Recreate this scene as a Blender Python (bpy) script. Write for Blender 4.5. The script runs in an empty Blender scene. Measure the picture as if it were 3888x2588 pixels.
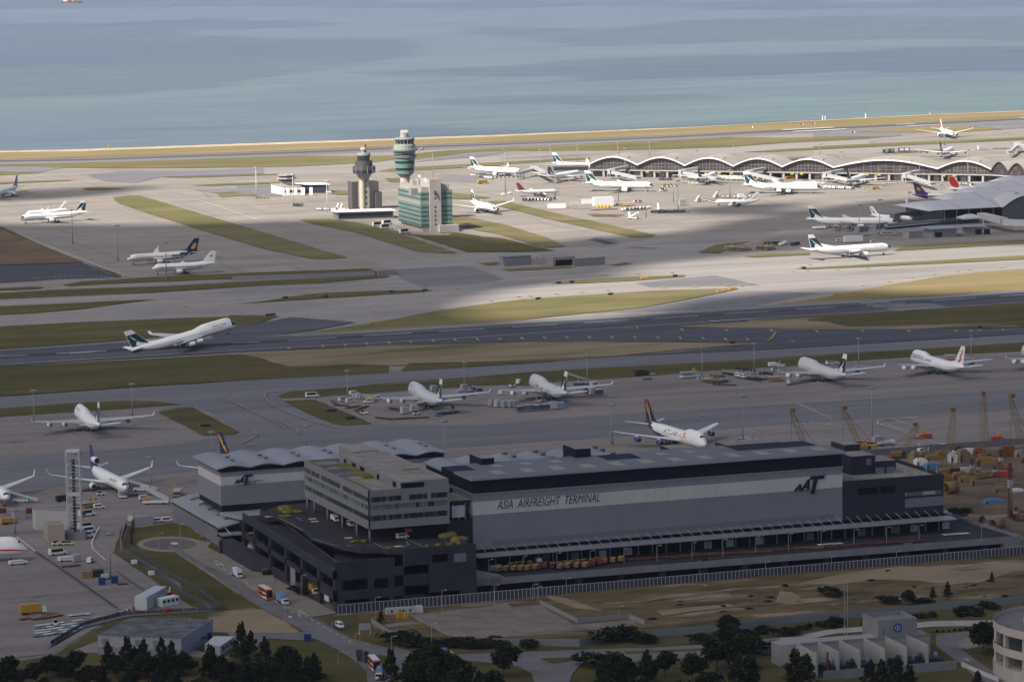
import bpy,bmesh,math,random
from math import sin,cos,tan,pi,radians,sqrt,atan2,hypot
from mathutils import Vector,Matrix,noise
random.seed(7)
SC = bpy.context.scene
COL = SC.collection
# camera
F,TH,RO,H,AL = 14539.0,0.124163,0.0150115,296.73,0.351317
CX,CY = 1944.0,1294.0
FH = Vector((sin(AL),cos(AL),0)); RT = Vector((cos(AL),-sin(AL),0)); ZZ = Vector((0,0,1))
FW = FH*cos(TH) - ZZ*sin(TH); UP = FH*sin(TH) + ZZ*cos(TH)
CR = RT*cos(RO) - UP*sin(RO); CU = RT*sin(RO) + UP*cos(RO)
cam = bpy.data.cameras.new('camera'); camo = bpy.data.objects.new('camera',cam); COL.objects.link(camo)
camo.matrix_world = Matrix(((CR.x,CU.x,-FW.x,0),(CR.y,CU.y,-FW.y,0),(CR.z,CU.z,-FW.z,H),(0,0,0,1)))
cam.sensor_width = 36; cam.lens = 36*F/3888; cam.clip_start = 5; cam.clip_end = 60000
SC.camera = camo
# sky, sun, exposure
SUN_EL,SUN_AZ = radians(46),radians(68)      # azimuth of light travel, from +Y towards +X
TR = Vector((sin(SUN_AZ)*cos(SUN_EL),cos(SUN_AZ)*cos(SUN_EL),-sin(SUN_EL)))
wd = bpy.data.worlds.new('World'); SC.world = wd; wd.use_nodes = True
nt = wd.node_tree; bg = nt.nodes['Background']
sky = nt.nodes.new('ShaderNodeTexSky'); sky.sky_type = 'NISHITA'; sky.sun_disc = False
sky.sun_elevation = SUN_EL; sky.sun_rotation = atan2(-TR.x,-TR.y); sky.dust_density = 3.5; sky.air_density = .7
nt.links.new(sky.outputs[0],bg.inputs[0]); bg.inputs[1].default_value = 0.07
sl = bpy.data.lights.new('sun','SUN'); sl.energy = 4.2; sl.angle = radians(0.7); sl.color = (1,.93,.82)
so = bpy.data.objects.new('sun',sl); COL.objects.link(so); so.rotation_euler = TR.to_track_quat('-Z','Y').to_euler()
SC.view_settings.view_transform = 'Standard'; SC.view_settings.look = 'None'; SC.view_settings.exposure = 0.95
SC.cycles.max_bounces = 5; SC.cycles.diffuse_bounces = 2; SC.cycles.glossy_bounces = 2; SC.cycles.transparent_max_bounces = 8
SC.cycles.volume_bounces = 0; SC.cycles.sample_clamp_indirect = 4
# picture <-> world
WIN = {0: (0,0,.60597),1: (0,400,2.24),2: (900,400,2.24),3: (1700,500,2.6133),4: (2500,400,2.6138),5: (3088,400,2.6138),6: (0,1000,2.24),7: (900,1300,2.24),8: (1800,1300,2.6133),9: (2300,1400,2.6138),10: (2988,1250,2.6133),11: (0,1600,2.6133),12: (0,2000,2.6178),13: (600,1650,3.1357),14: (900,1650,2.24),15: (1700,1650,2.24),16: (2500,1650,2.24),17: (2988,1900,2.279),18: (800,2100,2.6178),19: (2988,1000,2.6178),20: (1900,1000,2.1418),21: (900,1000,2.1418),22: (3300,1450,2.4116),23: (1300,2200,1.4956),24: (2100,2200,1.4956),99: (0,0,1)}
def px(k,x,y):
    a = WIN[k]; return (a[0]+x/a[2],a[1]+y/a[2])
def gw(k,x,y,z=0.0):                       # measured point -> place on the level z
    p = px(k,x,y); d = CR*(p[0]-CX) - CU*(p[1]-CY) + FW*F
    t = (z-H)/d.z
    return Vector((d.x*t,d.y*t,z))
def proj(v):
    d = Vector(v) - Vector((0,0,H)); w = d.dot(FW)
    return (CX + d.dot(CR)/w*F,CY - d.dot(CU)/w*F)
def scl(v):
    return F/(Vector(v)-Vector((0,0,H))).dot(FW)      # source pixels per metre there
def ztop(base,ytop):                         # height above a ground point whose top sits at picture row ytop
    z = 10.0
    for _ in range(12):
        z += (proj((base[0],base[1],z))[1]-ytop)/scl(base)
    return z
# materials
MATS = {}
def M(name,col,rough=.6,metal=0.0,var=0.0,scale=.2,spec=.3,stretch=None,col2=None,lo=.35,hi=.65,trans=0.0):
    if name in MATS: return MATS[name]
    m = bpy.data.materials.new(name); m.use_nodes = True; t = m.node_tree; b = t.nodes['Principled BSDF']
    b.inputs['Base Color'].default_value = (*col,1); b.inputs['Roughness'].default_value = rough
    b.inputs['Metallic'].default_value = metal; b.inputs['Specular IOR Level'].default_value = spec
    if var or col2:
        g = t.nodes.new('ShaderNodeNewGeometry'); mp = t.nodes.new('ShaderNodeMapping')
        mp.inputs['Scale'].default_value = stretch or (1,1,1)
        n = t.nodes.new('ShaderNodeTexNoise'); n.inputs['Scale'].default_value = scale; n.inputs['Detail'].default_value = 6; n.inputs['Roughness'].default_value = .62
        t.links.new(g.outputs['Position'],mp.inputs[0]); t.links.new(mp.outputs[0],n.inputs['Vector'])
        r = t.nodes.new('ShaderNodeValToRGB'); r.color_ramp.elements[0].position = lo; r.color_ramp.elements[1].position = hi
        c2 = col2 or tuple(min(1,c*(1+var)) for c in col); c1 = col if col2 else tuple(c*(1-var) for c in col)
        r.color_ramp.elements[0].color = (*c1,1); r.color_ramp.elements[1].color = (*c2,1)
        t.links.new(n.outputs['Fac'],r.inputs[0]); t.links.new(r.outputs[0],b.inputs['Base Color'])
        m['ramp'] = r.name; m['noise'] = n.name
    MATS[name] = m
    return m
def layer(m,col,scale,lo,hi,amount=1.0,stretch=(1,1,1),detail=4):     # add one more blotch layer over a material's colour
    t = m.node_tree; b = t.nodes['Principled BSDF']
    g = t.nodes.new('ShaderNodeNewGeometry'); mp = t.nodes.new('ShaderNodeMapping'); mp.inputs['Scale'].default_value = stretch
    n = t.nodes.new('ShaderNodeTexNoise'); n.inputs['Scale'].default_value = scale; n.inputs['Detail'].default_value = detail; n.inputs['Roughness'].default_value = .6
    t.links.new(g.outputs['Position'],mp.inputs[0]); t.links.new(mp.outputs[0],n.inputs['Vector'])
    r = t.nodes.new('ShaderNodeMapRange'); r.inputs[1].default_value = lo; r.inputs[2].default_value = hi; r.inputs[4].default_value = amount
    t.links.new(n.outputs['Fac'],r.inputs[0])
    mx = t.nodes.new('ShaderNodeMix'); mx.data_type = 'RGBA'; t.links.new(r.outputs[0],mx.inputs[0])
    src = b.inputs['Base Color']
    if src.links: t.links.new(src.links[0].from_socket,mx.inputs[6])
    else: mx.inputs[6].default_value = src.default_value
    mx.inputs[7].default_value = (*col,1); t.links.new(mx.outputs[2],src)
    return m
def grid(m,col,sx,sy,wid,amount):         # paving joints of a slab grid, in metres
    t = m.node_tree; b = t.nodes['Principled BSDF']; g = t.nodes.new('ShaderNodeNewGeometry')
    mp = t.nodes.new('ShaderNodeMapping'); mp.inputs['Scale'].default_value = (1/sx,1/sy,0)
    br = t.nodes.new('ShaderNodeTexBrick'); br.offset = 0; br.inputs['Scale'].default_value = 1; br.inputs['Brick Width'].default_value = 1; br.inputs['Row Height'].default_value = 1
    br.inputs['Mortar Size'].default_value = wid; br.inputs['Mortar Smooth'].default_value = .2
    t.links.new(g.outputs['Position'],mp.inputs[0]); t.links.new(mp.outputs[0],br.inputs['Vector'])
    ml = t.nodes.new('ShaderNodeMath'); ml.operation = 'MULTIPLY'; ml.inputs[1].default_value = amount; t.links.new(br.outputs['Fac'],ml.inputs[0])
    mx = t.nodes.new('ShaderNodeMix'); mx.data_type = 'RGBA'; t.links.new(ml.outputs[0],mx.inputs[0])
    src = b.inputs['Base Color']
    if src.links: t.links.new(src.links[0].from_socket,mx.inputs[6])
    else: mx.inputs[6].default_value = src.default_value
    mx.inputs[7].default_value = (*col,1); t.links.new(mx.outputs[2],src)
    return m
# mesh helpers
class MB:
    """collects shapes and links them as one mesh object"""
    def __init__(s): s.v = []; s.f = []; s.mi = []; s.sm = []; s.mats = []
    def mat(s,m):
        if m not in s.mats: s.mats.append(m)
        return s.mats.index(m)
    def add(s,vs,fs,m,smooth=False):
        o = len(s.v); s.v += [tuple(v) for v in vs]; i = s.mat(m)
        for f in fs: s.f.append([o+a for a in f]); s.mi.append(i); s.sm.append(smooth)
        return s
    def box(s,x0,y0,z0,x1,y1,z1,m,top=None):
        vs = [(x0,y0,z0),(x1,y0,z0),(x1,y1,z0),(x0,y1,z0),(x0,y0,z1),(x1,y0,z1),(x1,y1,z1),(x0,y1,z1)]
        s.add(vs,[(3,2,1,0),(0,1,5,4),(1,2,6,5),(2,3,7,6),(3,0,4,7)],m); s.add([vs[i] for i in (4,5,6,7)],[(0,1,2,3)],top or m)
        return s
    def bar(s,a,b,r,m,n=6,r2=None):
        a = Vector(a); b = Vector(b); d = (b-a).normalized(); q = d.to_track_quat('Z','Y'); r2 = r if r2 is None else r2
        vs = [a+q@Vector((r*cos(2*pi*i/n),r*sin(2*pi*i/n),0)) for i in range(n)]+[b+q@Vector((r2*cos(2*pi*i/n),r2*sin(2*pi*i/n),0)) for i in range(n)]
        return s.add(vs,[(i,(i+1) % n,n+(i+1) % n,n+i) for i in range(n)]+[tuple(range(n))[::-1],tuple(range(n,2*n))],m,n > 6)
    def prism(s,pts,z0,z1,m,top=None):       # vertical prism over a plan outline
        A = sum(pts[i][0]*pts[(i+1) % len(pts)][1]-pts[(i+1) % len(pts)][0]*pts[i][1] for i in range(len(pts)))
        if A < 0: pts = pts[::-1]
        n = len(pts); vs = [(p[0],p[1],z0) for p in pts]; vt = [(p[0],p[1],z1) for p in pts]
        s.add(vs+vt,[(i,(i+1) % n,n+(i+1) % n,n+i) for i in range(n)]+[tuple(range(n))[::-1]],m); s.add(vt,[tuple(range(n))],top or m)
        return s
    def extr(s,prof,a,b,m,caps=True,smooth=False):  # profile of (offset vectors) swept from a to b
        n = len(prof); a = Vector(a); b = Vector(b)
        vs = [a+Vector(p) for p in prof]+[b+Vector(p) for p in prof]
        s.add(vs,[(i,(i+1) % n,n+(i+1) % n,n+i) for i in range(n)],m,smooth)
        if caps: s.add(vs,[tuple(range(n))[::-1],tuple(range(n,2*n))],m)
        return s
    def lathe(s,prof,c,m,n=20,smooth=True):      # prof = [(r, z)...] about a vertical axis at c
        vs = []
        for r,z in prof: vs += [(c[0]+r*cos(2*pi*i/n),c[1]+r*sin(2*pi*i/n),z) for i in range(n)]
        fs = [(k*n+i,k*n+(i+1) % n,(k+1)*n+(i+1) % n,(k+1)*n+i) for k in range(len(prof)-1) for i in range(n)]
        s.add(vs,fs,m,smooth); k = (len(prof)-1)*n
        return s.add(vs,[tuple(range(k,k+n)),tuple(range(n))[::-1]],m)
    def poly(s,pts,m):
        return s.add(pts,[tuple(range(len(pts)))],m)
    def mesh(s,name):
        me = bpy.data.meshes.new(name); me.from_pydata(s.v,[],s.f)
        for m in s.mats: me.materials.append(m)
        me.polygons.foreach_set('material_index',s.mi); me.polygons.foreach_set('use_smooth',s.sm); me.update()
        return me
    def build(s,name,parent=None,loc=(0,0,0)):
        o = bpy.data.objects.new(name,s.mesh(name)); COL.objects.link(o)
        if parent is not None: o.parent = parent
        o.location = loc
        return o
def tag(o,label=None,cat=None,group=None,kind=None):
    if label: o['label'] = label
    if cat: o['category'] = cat
    if group: o['group'] = group
    if kind: o['kind'] = kind
    return o
def empty(name,loc,rz=0,label=None,cat=None,group=None):
    o = bpy.data.objects.new(name,None); COL.objects.link(o); o.location = loc; o.rotation_euler = (0,0,rz); o.empty_display_size = 1
    return tag(o,label,cat,group)
def kids(o):
    return [c for c in bpy.data.objects if c.parent == o]
def copy_tree(o,parent=None,cache={}):
    c = o.copy(); COL.objects.link(c)
    if parent is not None: c.parent = parent
    if o.name not in cache: cache[o.name] = kids(o)
    for ch in cache[o.name]: copy_tree(ch,c)
    return c
def place(proto,used,loc,rz,label,group=None,sc=None,cat=None):
    """first use moves the prototype itself, later uses copy it with its parts"""
    o = proto
    if used[0]: o = copy_tree(proto)
    used[0] = True
    o.location = loc; o.rotation_euler = (0,0,rz)
    if sc: o.scale = (sc,sc,sc) if not hasattr(sc,'__len__') else sc
    o['label'] = label
    if group: o['group'] = group
    elif 'group' in o: del o['group']
    if cat: o['category'] = cat
    return o
TXT = {}
def text_mesh(body,size=1.0,shear=0.0,bold=0.0,space=1.0):
    c = bpy.data.curves.new('lettering','FONT'); c.body = body; c.size = size; c.shear = shear; c.offset = bold; c.space_character = space; c.resolution_u = 2
    o = bpy.data.objects.new('lettering',c); COL.objects.link(o)
    dg = bpy.context.evaluated_depsgraph_get(); dg.update()
    me = bpy.data.meshes.new_from_object(o.evaluated_get(dg)); bpy.data.objects.remove(o); bpy.data.curves.remove(c)
    xs = [v.co.x for v in me.vertices]; x0,x1 = min(xs),max(xs); ys = [v.co.y for v in me.vertices]; y0,y1 = min(ys),max(ys)
    vs = [((v.co.x-x0)/(x1-x0),(v.co.y-y0)/(y1-y0)) for v in me.vertices]; fs = [tuple(p.vertices) for p in me.polygons]
    bpy.data.meshes.remove(me)
    return vs,fs                                    # unit box lettering
def letters(mb,body,org,ux,uy,m,**k):            # flat lettering filling the parallelogram org, ux, uy
    key = (body,tuple(sorted(k.items())))
    if key not in TXT: TXT[key] = text_mesh(body,**k)
    vs,fs = TXT[key]; org = Vector(org); ux = Vector(ux); uy = Vector(uy)
    return mb.add([org+ux*a+uy*b for a,b in vs],fs,m)
# the setting: sea, land, pavements
concrete = M('apron_concrete',(.25,.225,.20),.9,var=.16,scale=.02,stretch=(.35,1.6,1),spec=.2)
layer(concrete,(.13,.115,.11),.012,.55,.75,.6,(.4,1.5,1)); grid(concrete,(.14,.13,.125),7.5,7.5,.03,.45)
layer(concrete,(.30,.275,.25),.05,.58,.7,.5,(.2,2,1)); layer(concrete,(.17,.15,.135),.06,.53,.68,.55,(2.2,.07,1)); layer(concrete,(.10,.09,.085),.03,.64,.72,.6,(1.2,.5,1))
concrete2 = M('cargo_apron_concrete',(.24,.21,.195),.9,var=.14,scale=.03,stretch=(.3,1.8,1),spec=.2)
layer(concrete2,(.115,.095,.09),.015,.55,.72,.7,(.3,1.6,1)); layer(concrete2,(.06,.058,.06),.09,.66,.72,.8,(.5,1.2,1)); grid(concrete2,(.12,.11,.105),7.5,7.5,.03,.5); layer(concrete2,(.14,.12,.115),.06,.54,.72,.65,(.05,2.4,1)); layer(concrete2,(.29,.25,.235),.05,.58,.74,.5,(.12,2.0,1))
asphalt = M('taxiway_asphalt',(.165,.162,.172),.9,var=.13,scale=.02,stretch=(.2,1.8,1),spec=.2); layer(asphalt,(.21,.20,.2),.06,.55,.7,.5,(.1,2,1))
layer(asphalt,(.10,.10,.115),.02,.56,.7,.6,(.15,2.0,1))
sunasph = M('pale_taxiway_asphalt',(.27,.25,.235),.9,var=.12,scale=.02,stretch=(.15,2,1),spec=.2); layer(sunasph,(.17,.165,.17),.03,.54,.68,.7,(.1,2.2,1)); layer(sunasph,(.33,.30,.27),.05,.58,.7,.5,(.08,2.5,1)); layer(sunasph,(.15,.145,.15),.006,.55,.68,.5,(1,1.5,1))  # paler asphalt, one tone wherever it is laid
dark = M('runway_asphalt',(.072,.073,.088),.85,var=.18,scale=.03,stretch=(.1,2.2,1),spec=.25); layer(dark,(.12,.118,.125),.05,.56,.7,.6,(.06,2.5,1))
shoulder = M('shoulder_asphalt',(.18,.17,.17),.9,var=.14,scale=.03,stretch=(.1,2,1),spec=.2)
rub = M('rubber_marks',(.045,.045,.055),.9,var=.3,scale=.05,stretch=(.05,2,1),spec=.2)
white = M('marking_white',(.62,.62,.60),.8,var=.15,scale=.2); yellow = M('marking_yellow',(.42,.27,.07),.8,var=.2,scale=.3)
fadedyellow = M('marking_faded_yellow',(.33,.25,.13),.85,var=.2,scale=.3)
grass = M('grass_field',(.112,.108,.046),1,scale=.018,stretch=(.35,1.4,1),col2=(.19,.16,.082),spec=.05,lo=.38,hi=.66); layer(grass,(.20,.15,.07),.01,.58,.75,.75,(.4,1.5,1)); layer(grass,(.05,.06,.02),.05,.56,.72,.55,(.3,1.2,1)); layer(grass,(.16,.14,.06),.08,.5,.75,.5,(.06,2.2,1))
lawn = M('grass_lawn',(.07,.068,.024),1,scale=.03,stretch=(.35,1.4,1),col2=(.125,.10,.042),spec=.05,lo=.36,hi=.66); layer(lawn,(.13,.10,.05),.02,.6,.74,.6,(.4,1.5,1)); layer(lawn,(.035,.043,.016),.07,.57,.72,.6); layer(lawn,(.12,.10,.048),.08,.5,.75,.5,(.08,2.0,1))
dry = M('grass_dry',(.25,.195,.112),1,scale=.015,stretch=(.3,1.8,1),col2=(.18,.15,.06),spec=.05)
straw = M('grass_straw',(.29,.23,.15),1,scale=.02,stretch=(.3,1.8,1),col2=(.20,.155,.09),spec=.05,lo=.4,hi=.6); layer(straw,(.10,.11,.04),.02,.52,.62,.85,(.35,1.6,1),6)
dirt = M('waste_ground',(.108,.083,.042),1,scale=.05,stretch=(.6,1.6,1),col2=(.18,.128,.07),spec=.05,lo=.38,hi=.62); layer(dirt,(.34,.27,.20),.04,.55,.63,.9,(.4,1.6,1),8); layer(dirt,(.045,.048,.02),.06,.53,.63,.85,(.5,1.8,1),7); layer(dirt,(.17,.13,.085),.09,.56,.66,.7,(.6,1.5,1),6)
sand = M('bare_sand',(.33,.26,.18),1,scale=.03,stretch=(.5,1.6,1),col2=(.24,.18,.115),spec=.05); layer(sand,(.09,.095,.035),.028,.56,.63,.9,(.6,1.6,1),6)
siteg = M('site_earth',(.20,.15,.105),1,scale=.04,col2=(.10,.075,.055),spec=.05,lo=.38,hi=.62); layer(siteg,(.40,.38,.36),.022,.62,.68,.8,(.5,1.6,1))
roadm = M('access_road',(.17,.16,.16),.9,var=.12,scale=.08,spec=.2); layer(roadm,(.10,.095,.095),.05,.53,.68,.7); paleroad = M('pale_road',(.36,.33,.30),.9,var=.12,scale=.06,spec=.2)
pave = M('paving_slabs',(.24,.21,.18),.9,var=.15,scale=.12,spec=.2)
rock = M('shore_rock',(.36,.31,.25),.95,var=.4,scale=.35,spec=.1); layer(rock,(.07,.065,.06),.12,.5,.56,.95,(1,1,1),4)
blackasph = M('fresh_asphalt',(.055,.055,.068),.85,var=.15,scale=.05,spec=.25)

def P(k,*pts): return [gw(k,x,y) for x,y in pts]
def ear(pts):
    bm = bmesh.new(); vs = [bm.verts.new(p) for p in pts]; f = bm.faces.new(vs); bm.normal_update()
    if f.normal.z < 0: f.normal_flip()
    bmesh.ops.triangulate(bm,faces=[f]); bm.verts.index_update()
    r = [tuple(v.co) for v in bm.verts],[tuple(v.index for v in g.verts) for g in bm.faces]; bm.free(); return r
class Sheet:
    def __init__(s,name,z): s.mb = MB(); s.name = name; s.z = z
    def add(s,m,pts,dz=0.0):
        s.n = getattr(s,'n',0)+1; zz = s.z+s.n*.002+dz
        v,f = ear([Vector((p[0],p[1],zz)) for p in pts]); s.mb.add(v,f,m); return s
    def done(s): return tag(s.mb.build(s.name),kind='structure')
def band(top,bot): return top + bot[::-1]            # two measured edges -> outline
def ext(pts,l=1200,r=1200):                         # carry a measured edge on beyond both sides of the picture
    a,b = pts[0],pts[1]; c,d = pts[-1],pts[-2]
    e0 = a+(a-b).normalized()*l; e1 = c+(c-d).normalized()*r
    return [e0]+list(pts)+[e1]

SHORE = ext(P(99,(0,573),(300,566),(800,549),(1250,534),(1600,521),(1900,511),(2250,497),(2600,483),(3000,462),(3250,448),(3588,432),(3888,420)),4000,7000)
SANDB = ext(P(99,(0,580),(300,575),(800,558),(1250,543),(1600,530),(1900,518.5),(2250,503),(2600,487),(3000,465),(3250,451.5),(3588,435),(3888,423)),4000,7000)
N_TOP = ext(P(99,(0,605),(300,600),(800,584),(1250,567),(1600,552),(1900,541.5),(2500,517),(3088,487),(3588,462),(3888,448)))
N_DK0 = ext(P(99,(0,609),(300,605),(800,588),(1250,572),(1600,556),(1900,545.5),(2500,520),(3088,489.5),(3588,465),(3888,450.5)))
N_DK1 = ext(P(99,(0,615),(300,610.5),(800,594),(1250,577.5),(1600,561.5),(1900,551),(2500,525.5),(3088,495),(3588,470),(3888,455)))
N_BOT = ext(P(99,(0,624),(300,620),(800,604),(1250,587),(1600,571),(1900,560),(2500,535),(3088,504),(3588,485),(3888,470)))

# land: one sheet out to the shore, rock slope down to the sea
SZ = -4.0
land = Sheet('land',0.0)
land.add(concrete,[Vector((-9000,-900,0)),Vector((SHORE[0].x,SHORE[0].y,0))]+SHORE[1:-1]+[SHORE[-1],Vector((14000,-900,0))]); land.done()
mb = MB(); n = len(SHORE)
random.seed(3)
fine = []
for i in range(n-1):
    k = max(2,int((SHORE[i+1]-SHORE[i]).length/9)); fine += [SHORE[i].lerp(SHORE[i+1],j/k) for j in range(k)]
vs = []; nrm = Vector((-.03,1,0))
for i,p in enumerate(fine):
    for j,(o,z) in enumerate(((0,.35),(3.5,-.6),(6.5,-2.2),(9,-4.5))):
        vs.append(p+nrm*(o+random.uniform(-1.2,1.2)*(j > 0))+ZZ*(z+random.uniform(-.8,.8)*(j > 0)))
mb.add(vs,[(i*4+j,(i+1)*4+j,(i+1)*4+j+1,i*4+j+1) for i in range(len(fine)-1) for j in range(3)],rock)
tag(mb.build('shore_rocks'),kind='structure')
# sea
sea = bpy.data.materials.new('sea_water'); sea.use_nodes = True; t = sea.node_tree; b = t.nodes['Principled BSDF']
b.inputs['Roughness'].default_value = .4; b.inputs['IOR'].default_value = 1.33; b.inputs['Specular IOR Level'].default_value = .38
g = t.nodes.new('ShaderNodeNewGeometry')
def tn(scale,stretch,det=5):
    mp = t.nodes.new('ShaderNodeMapping'); mp.inputs['Scale'].default_value = stretch; n = t.nodes.new('ShaderNodeTexNoise'); n.inputs['Scale'].default_value = scale; n.inputs['Detail'].default_value = det
    mp.inputs['Rotation'].default_value = (0,0,.3)
    t.links.new(g.outputs['Position'],mp.inputs[0]); t.links.new(mp.outputs[0],n.inputs['Vector']); return n
na = tn(.0011,(.55,1.2,1),6); nb = tn(.02,(.25,1.5,1),8)
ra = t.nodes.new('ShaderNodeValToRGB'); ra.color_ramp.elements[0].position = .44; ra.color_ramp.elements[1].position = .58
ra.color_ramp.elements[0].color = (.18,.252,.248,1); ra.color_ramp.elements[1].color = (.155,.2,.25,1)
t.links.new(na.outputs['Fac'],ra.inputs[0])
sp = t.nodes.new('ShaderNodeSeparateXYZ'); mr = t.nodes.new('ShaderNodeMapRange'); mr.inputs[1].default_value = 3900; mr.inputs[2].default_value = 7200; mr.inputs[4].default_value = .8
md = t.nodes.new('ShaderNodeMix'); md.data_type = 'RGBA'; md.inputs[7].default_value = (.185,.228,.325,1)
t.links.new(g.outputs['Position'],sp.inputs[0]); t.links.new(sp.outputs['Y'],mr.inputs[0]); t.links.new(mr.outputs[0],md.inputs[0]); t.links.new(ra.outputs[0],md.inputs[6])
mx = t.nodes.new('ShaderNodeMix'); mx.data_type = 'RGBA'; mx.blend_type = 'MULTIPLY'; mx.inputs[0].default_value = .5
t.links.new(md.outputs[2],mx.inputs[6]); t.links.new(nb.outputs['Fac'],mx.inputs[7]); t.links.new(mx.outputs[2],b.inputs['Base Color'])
nw = tn(.06,(.4,1.6,1),8); bp = t.nodes.new('ShaderNodeBump'); bp.inputs['Strength'].default_value = .8; bp.inputs['Distance'].default_value = 1.2
t.links.new(nw.outputs['Fac'],bp.inputs['Height']); t.links.new(bp.outputs[0],b.inputs['Normal'])
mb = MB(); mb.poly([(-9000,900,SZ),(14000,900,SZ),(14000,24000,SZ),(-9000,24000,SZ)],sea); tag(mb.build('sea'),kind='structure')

# north side -------------------------------------------------------------------------------
sandy = M('shore_sand',(.42,.35,.27),1,var=.2,scale=.05,spec=.05)
S = Sheet('shore_road',.05); S.add(sandy,band(SHORE,SANDB)); S.done()
GR = Sheet('grass',.36)
def rag(pts):                                         # ragged turf edges
    out = []
    for a,b in zip(pts,pts[1:]+pts[:1]):
        d = b-a; n = max(1,min(60,int(d.length/9))); nn = Vector((-d.y,d.x,0)).normalized() if d.length > 1 else d
        for i in range(n): p = a+d*i/n; out.append(p+nn*noise.noise(p*.13)*1.1*(i > 0))
    return out
_ga = GR.add; GR.add = lambda m,pts,dz=0.0: _ga(m,rag(pts),dz)
GR.add(dry,band(SANDB,N_TOP))
GR.add(lawn,P(99,(-1200,3000),(-700,2640),(200,2490),(430,2350),(760,2322),(1284,2338),(3888,2110),(5400,1980),(5400,3200),(3000,3600),(0,3600)))
NR = Sheet('north_runway',.08); NR.add(shoulder,band(N_TOP,N_BOT)); NR.add(dark,band(N_DK0,N_DK1),.04); NR.done()
NB2 = P(99,(0,640),(300,636),(620,637),(1000,634),(1330,619),(1500,607),(1900,587),(2100,572),(2500,565),(2800,552),(3088,538),(3280,528))
GR.add(grass,P(1,(-300,508),(0,502),(600,495),(1400,470),(2240,440),(2240,525),(1600,535),(900,536),(480,530),(300,518),(0,516),(-300,520)))
GR.add(grass,P(2,(0,447),(500,434),(1010,432),(1340,430),(1340,462),(1180,482),(900,500),(500,522),(0,527)))
GR.add(grass,P(2,(1480,415),(1800,385),(2240,362),(2400,352),(2400,385),(2080,392),(1700,440),(1500,462)))
GR.add(grass,P(3,(400,170),(800,152),(1600,110),(2352,85),(2352,170),(1700,186),(900,192),(560,188)))
GR.add(grass,P(4,(0,352),(700,320),(1300,322),(2091,318),(2091,335),(1300,372),(700,415),(0,440)))
GR.add(grass,P(5,(0,318),(430,316),(700,318),(560,330),(0,364)))
GR.add(dry,P(5,(400,266),(840,234),(1190,215),(1450,210),(1890,243),(1500,266),(1000,270),(700,268)))
GR.add(grass,P(4,(830,468),(1200,440),(1600,420),(2091,385),(2091,412),(1600,440),(1100,466)))
GR.add(grass,P(5,(0,410),(800,375),(2091,316),(2600,295),(2600,322),(2091,345),(900,400),(0,442)))
GR.add(grass,P(5,(700,468),(1250,442),(1300,455),(800,480)))
GR.add(grass,P(2,(1200,560),(1340,536),(2240,488),(2240,516),(1600,550),(1340,566)))
GR.add(grass,P(3,(0,335),(600,300),(1400,258),(1420,275),(800,312),(0,355)))
GR.add(grass,P(1,(-300,575),(0,568),(270,568),(350,576),(160,588),(0,596),(-300,600)))
GR.add(grass,P(1,(0,655),(300,645),(640,636),(560,645),(200,662),(0,672)))
GR.add(grass,P(1,(700,706),(800,700),(1040,708),(900,722),(740,724)))
GR.add(dry,P(1,(0,735),(120,728),(250,728),(150,740),(0,748)))
GR.add(grass,P(1,(1370,615),(1700,606),(2240,588),(2500,582),(2480,590),(2000,605),(1600,618)))
GR.add(grass,P(1,(1610,684),(1900,668),(2240,655),(2560,652),(2560,668),(2240,672),(1800,686)))
GR.add(grass,P(1,(1840,755),(1990,742),(2240,780),(2150,775),(2060,770),(1880,785)))
GR.add(grass,P(2,(790,722),(980,735),(990,760),(880,765),(800,755)))
GR.add(grass,P(2,(1250,620),(1390,625),(1390,660),(1300,655)))
# cross strips between the cross taxiways
GR.add(grass,P(1,(960,785),(1090,770),(1190,770),(1500,862),(2016,1015),(2955,1298),(2740,1312),(2640,1306),(2240,1220),(1700,1060),(1250,915),(1000,830)))
GR.add(grass,P(2,(530,975),(780,963),(1080,1010),(1360,1085),(1870,1255),(1760,1258),(1620,1250),(1500,1235),(1000,1080),(640,1010)))
GR.add(lawn,P(2,(1240,1040),(1380,1085),(1500,1110),(1870,1105),(2240,1130),(2440,1180),(2700,1240),(2440,1250),(1960,1250),(1500,1105)))
GR.add(grass,P(2,(1830,745),(2000,765),(2160,790),(2000,800),(1830,800)))
GR.add(grass,P(3,(400,695),(560,690),(1000,795),(1500,905),(2060,1028),(1980,1052),(1820,1050),(1480,975),(1000,870),(640,775),(480,735)))
GR.add(grass,P(3,(50,835),(200,850),(600,935),(1000,1060),(1170,1140),(1000,1155),(880,1130),(500,1020),(300,985),(50,915)))
GR.add(lawn,P(3,(60,1000),(300,1035),(550,1080),(830,1165),(600,1185),(210,1195),(0,1140),(0,1030)))
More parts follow.
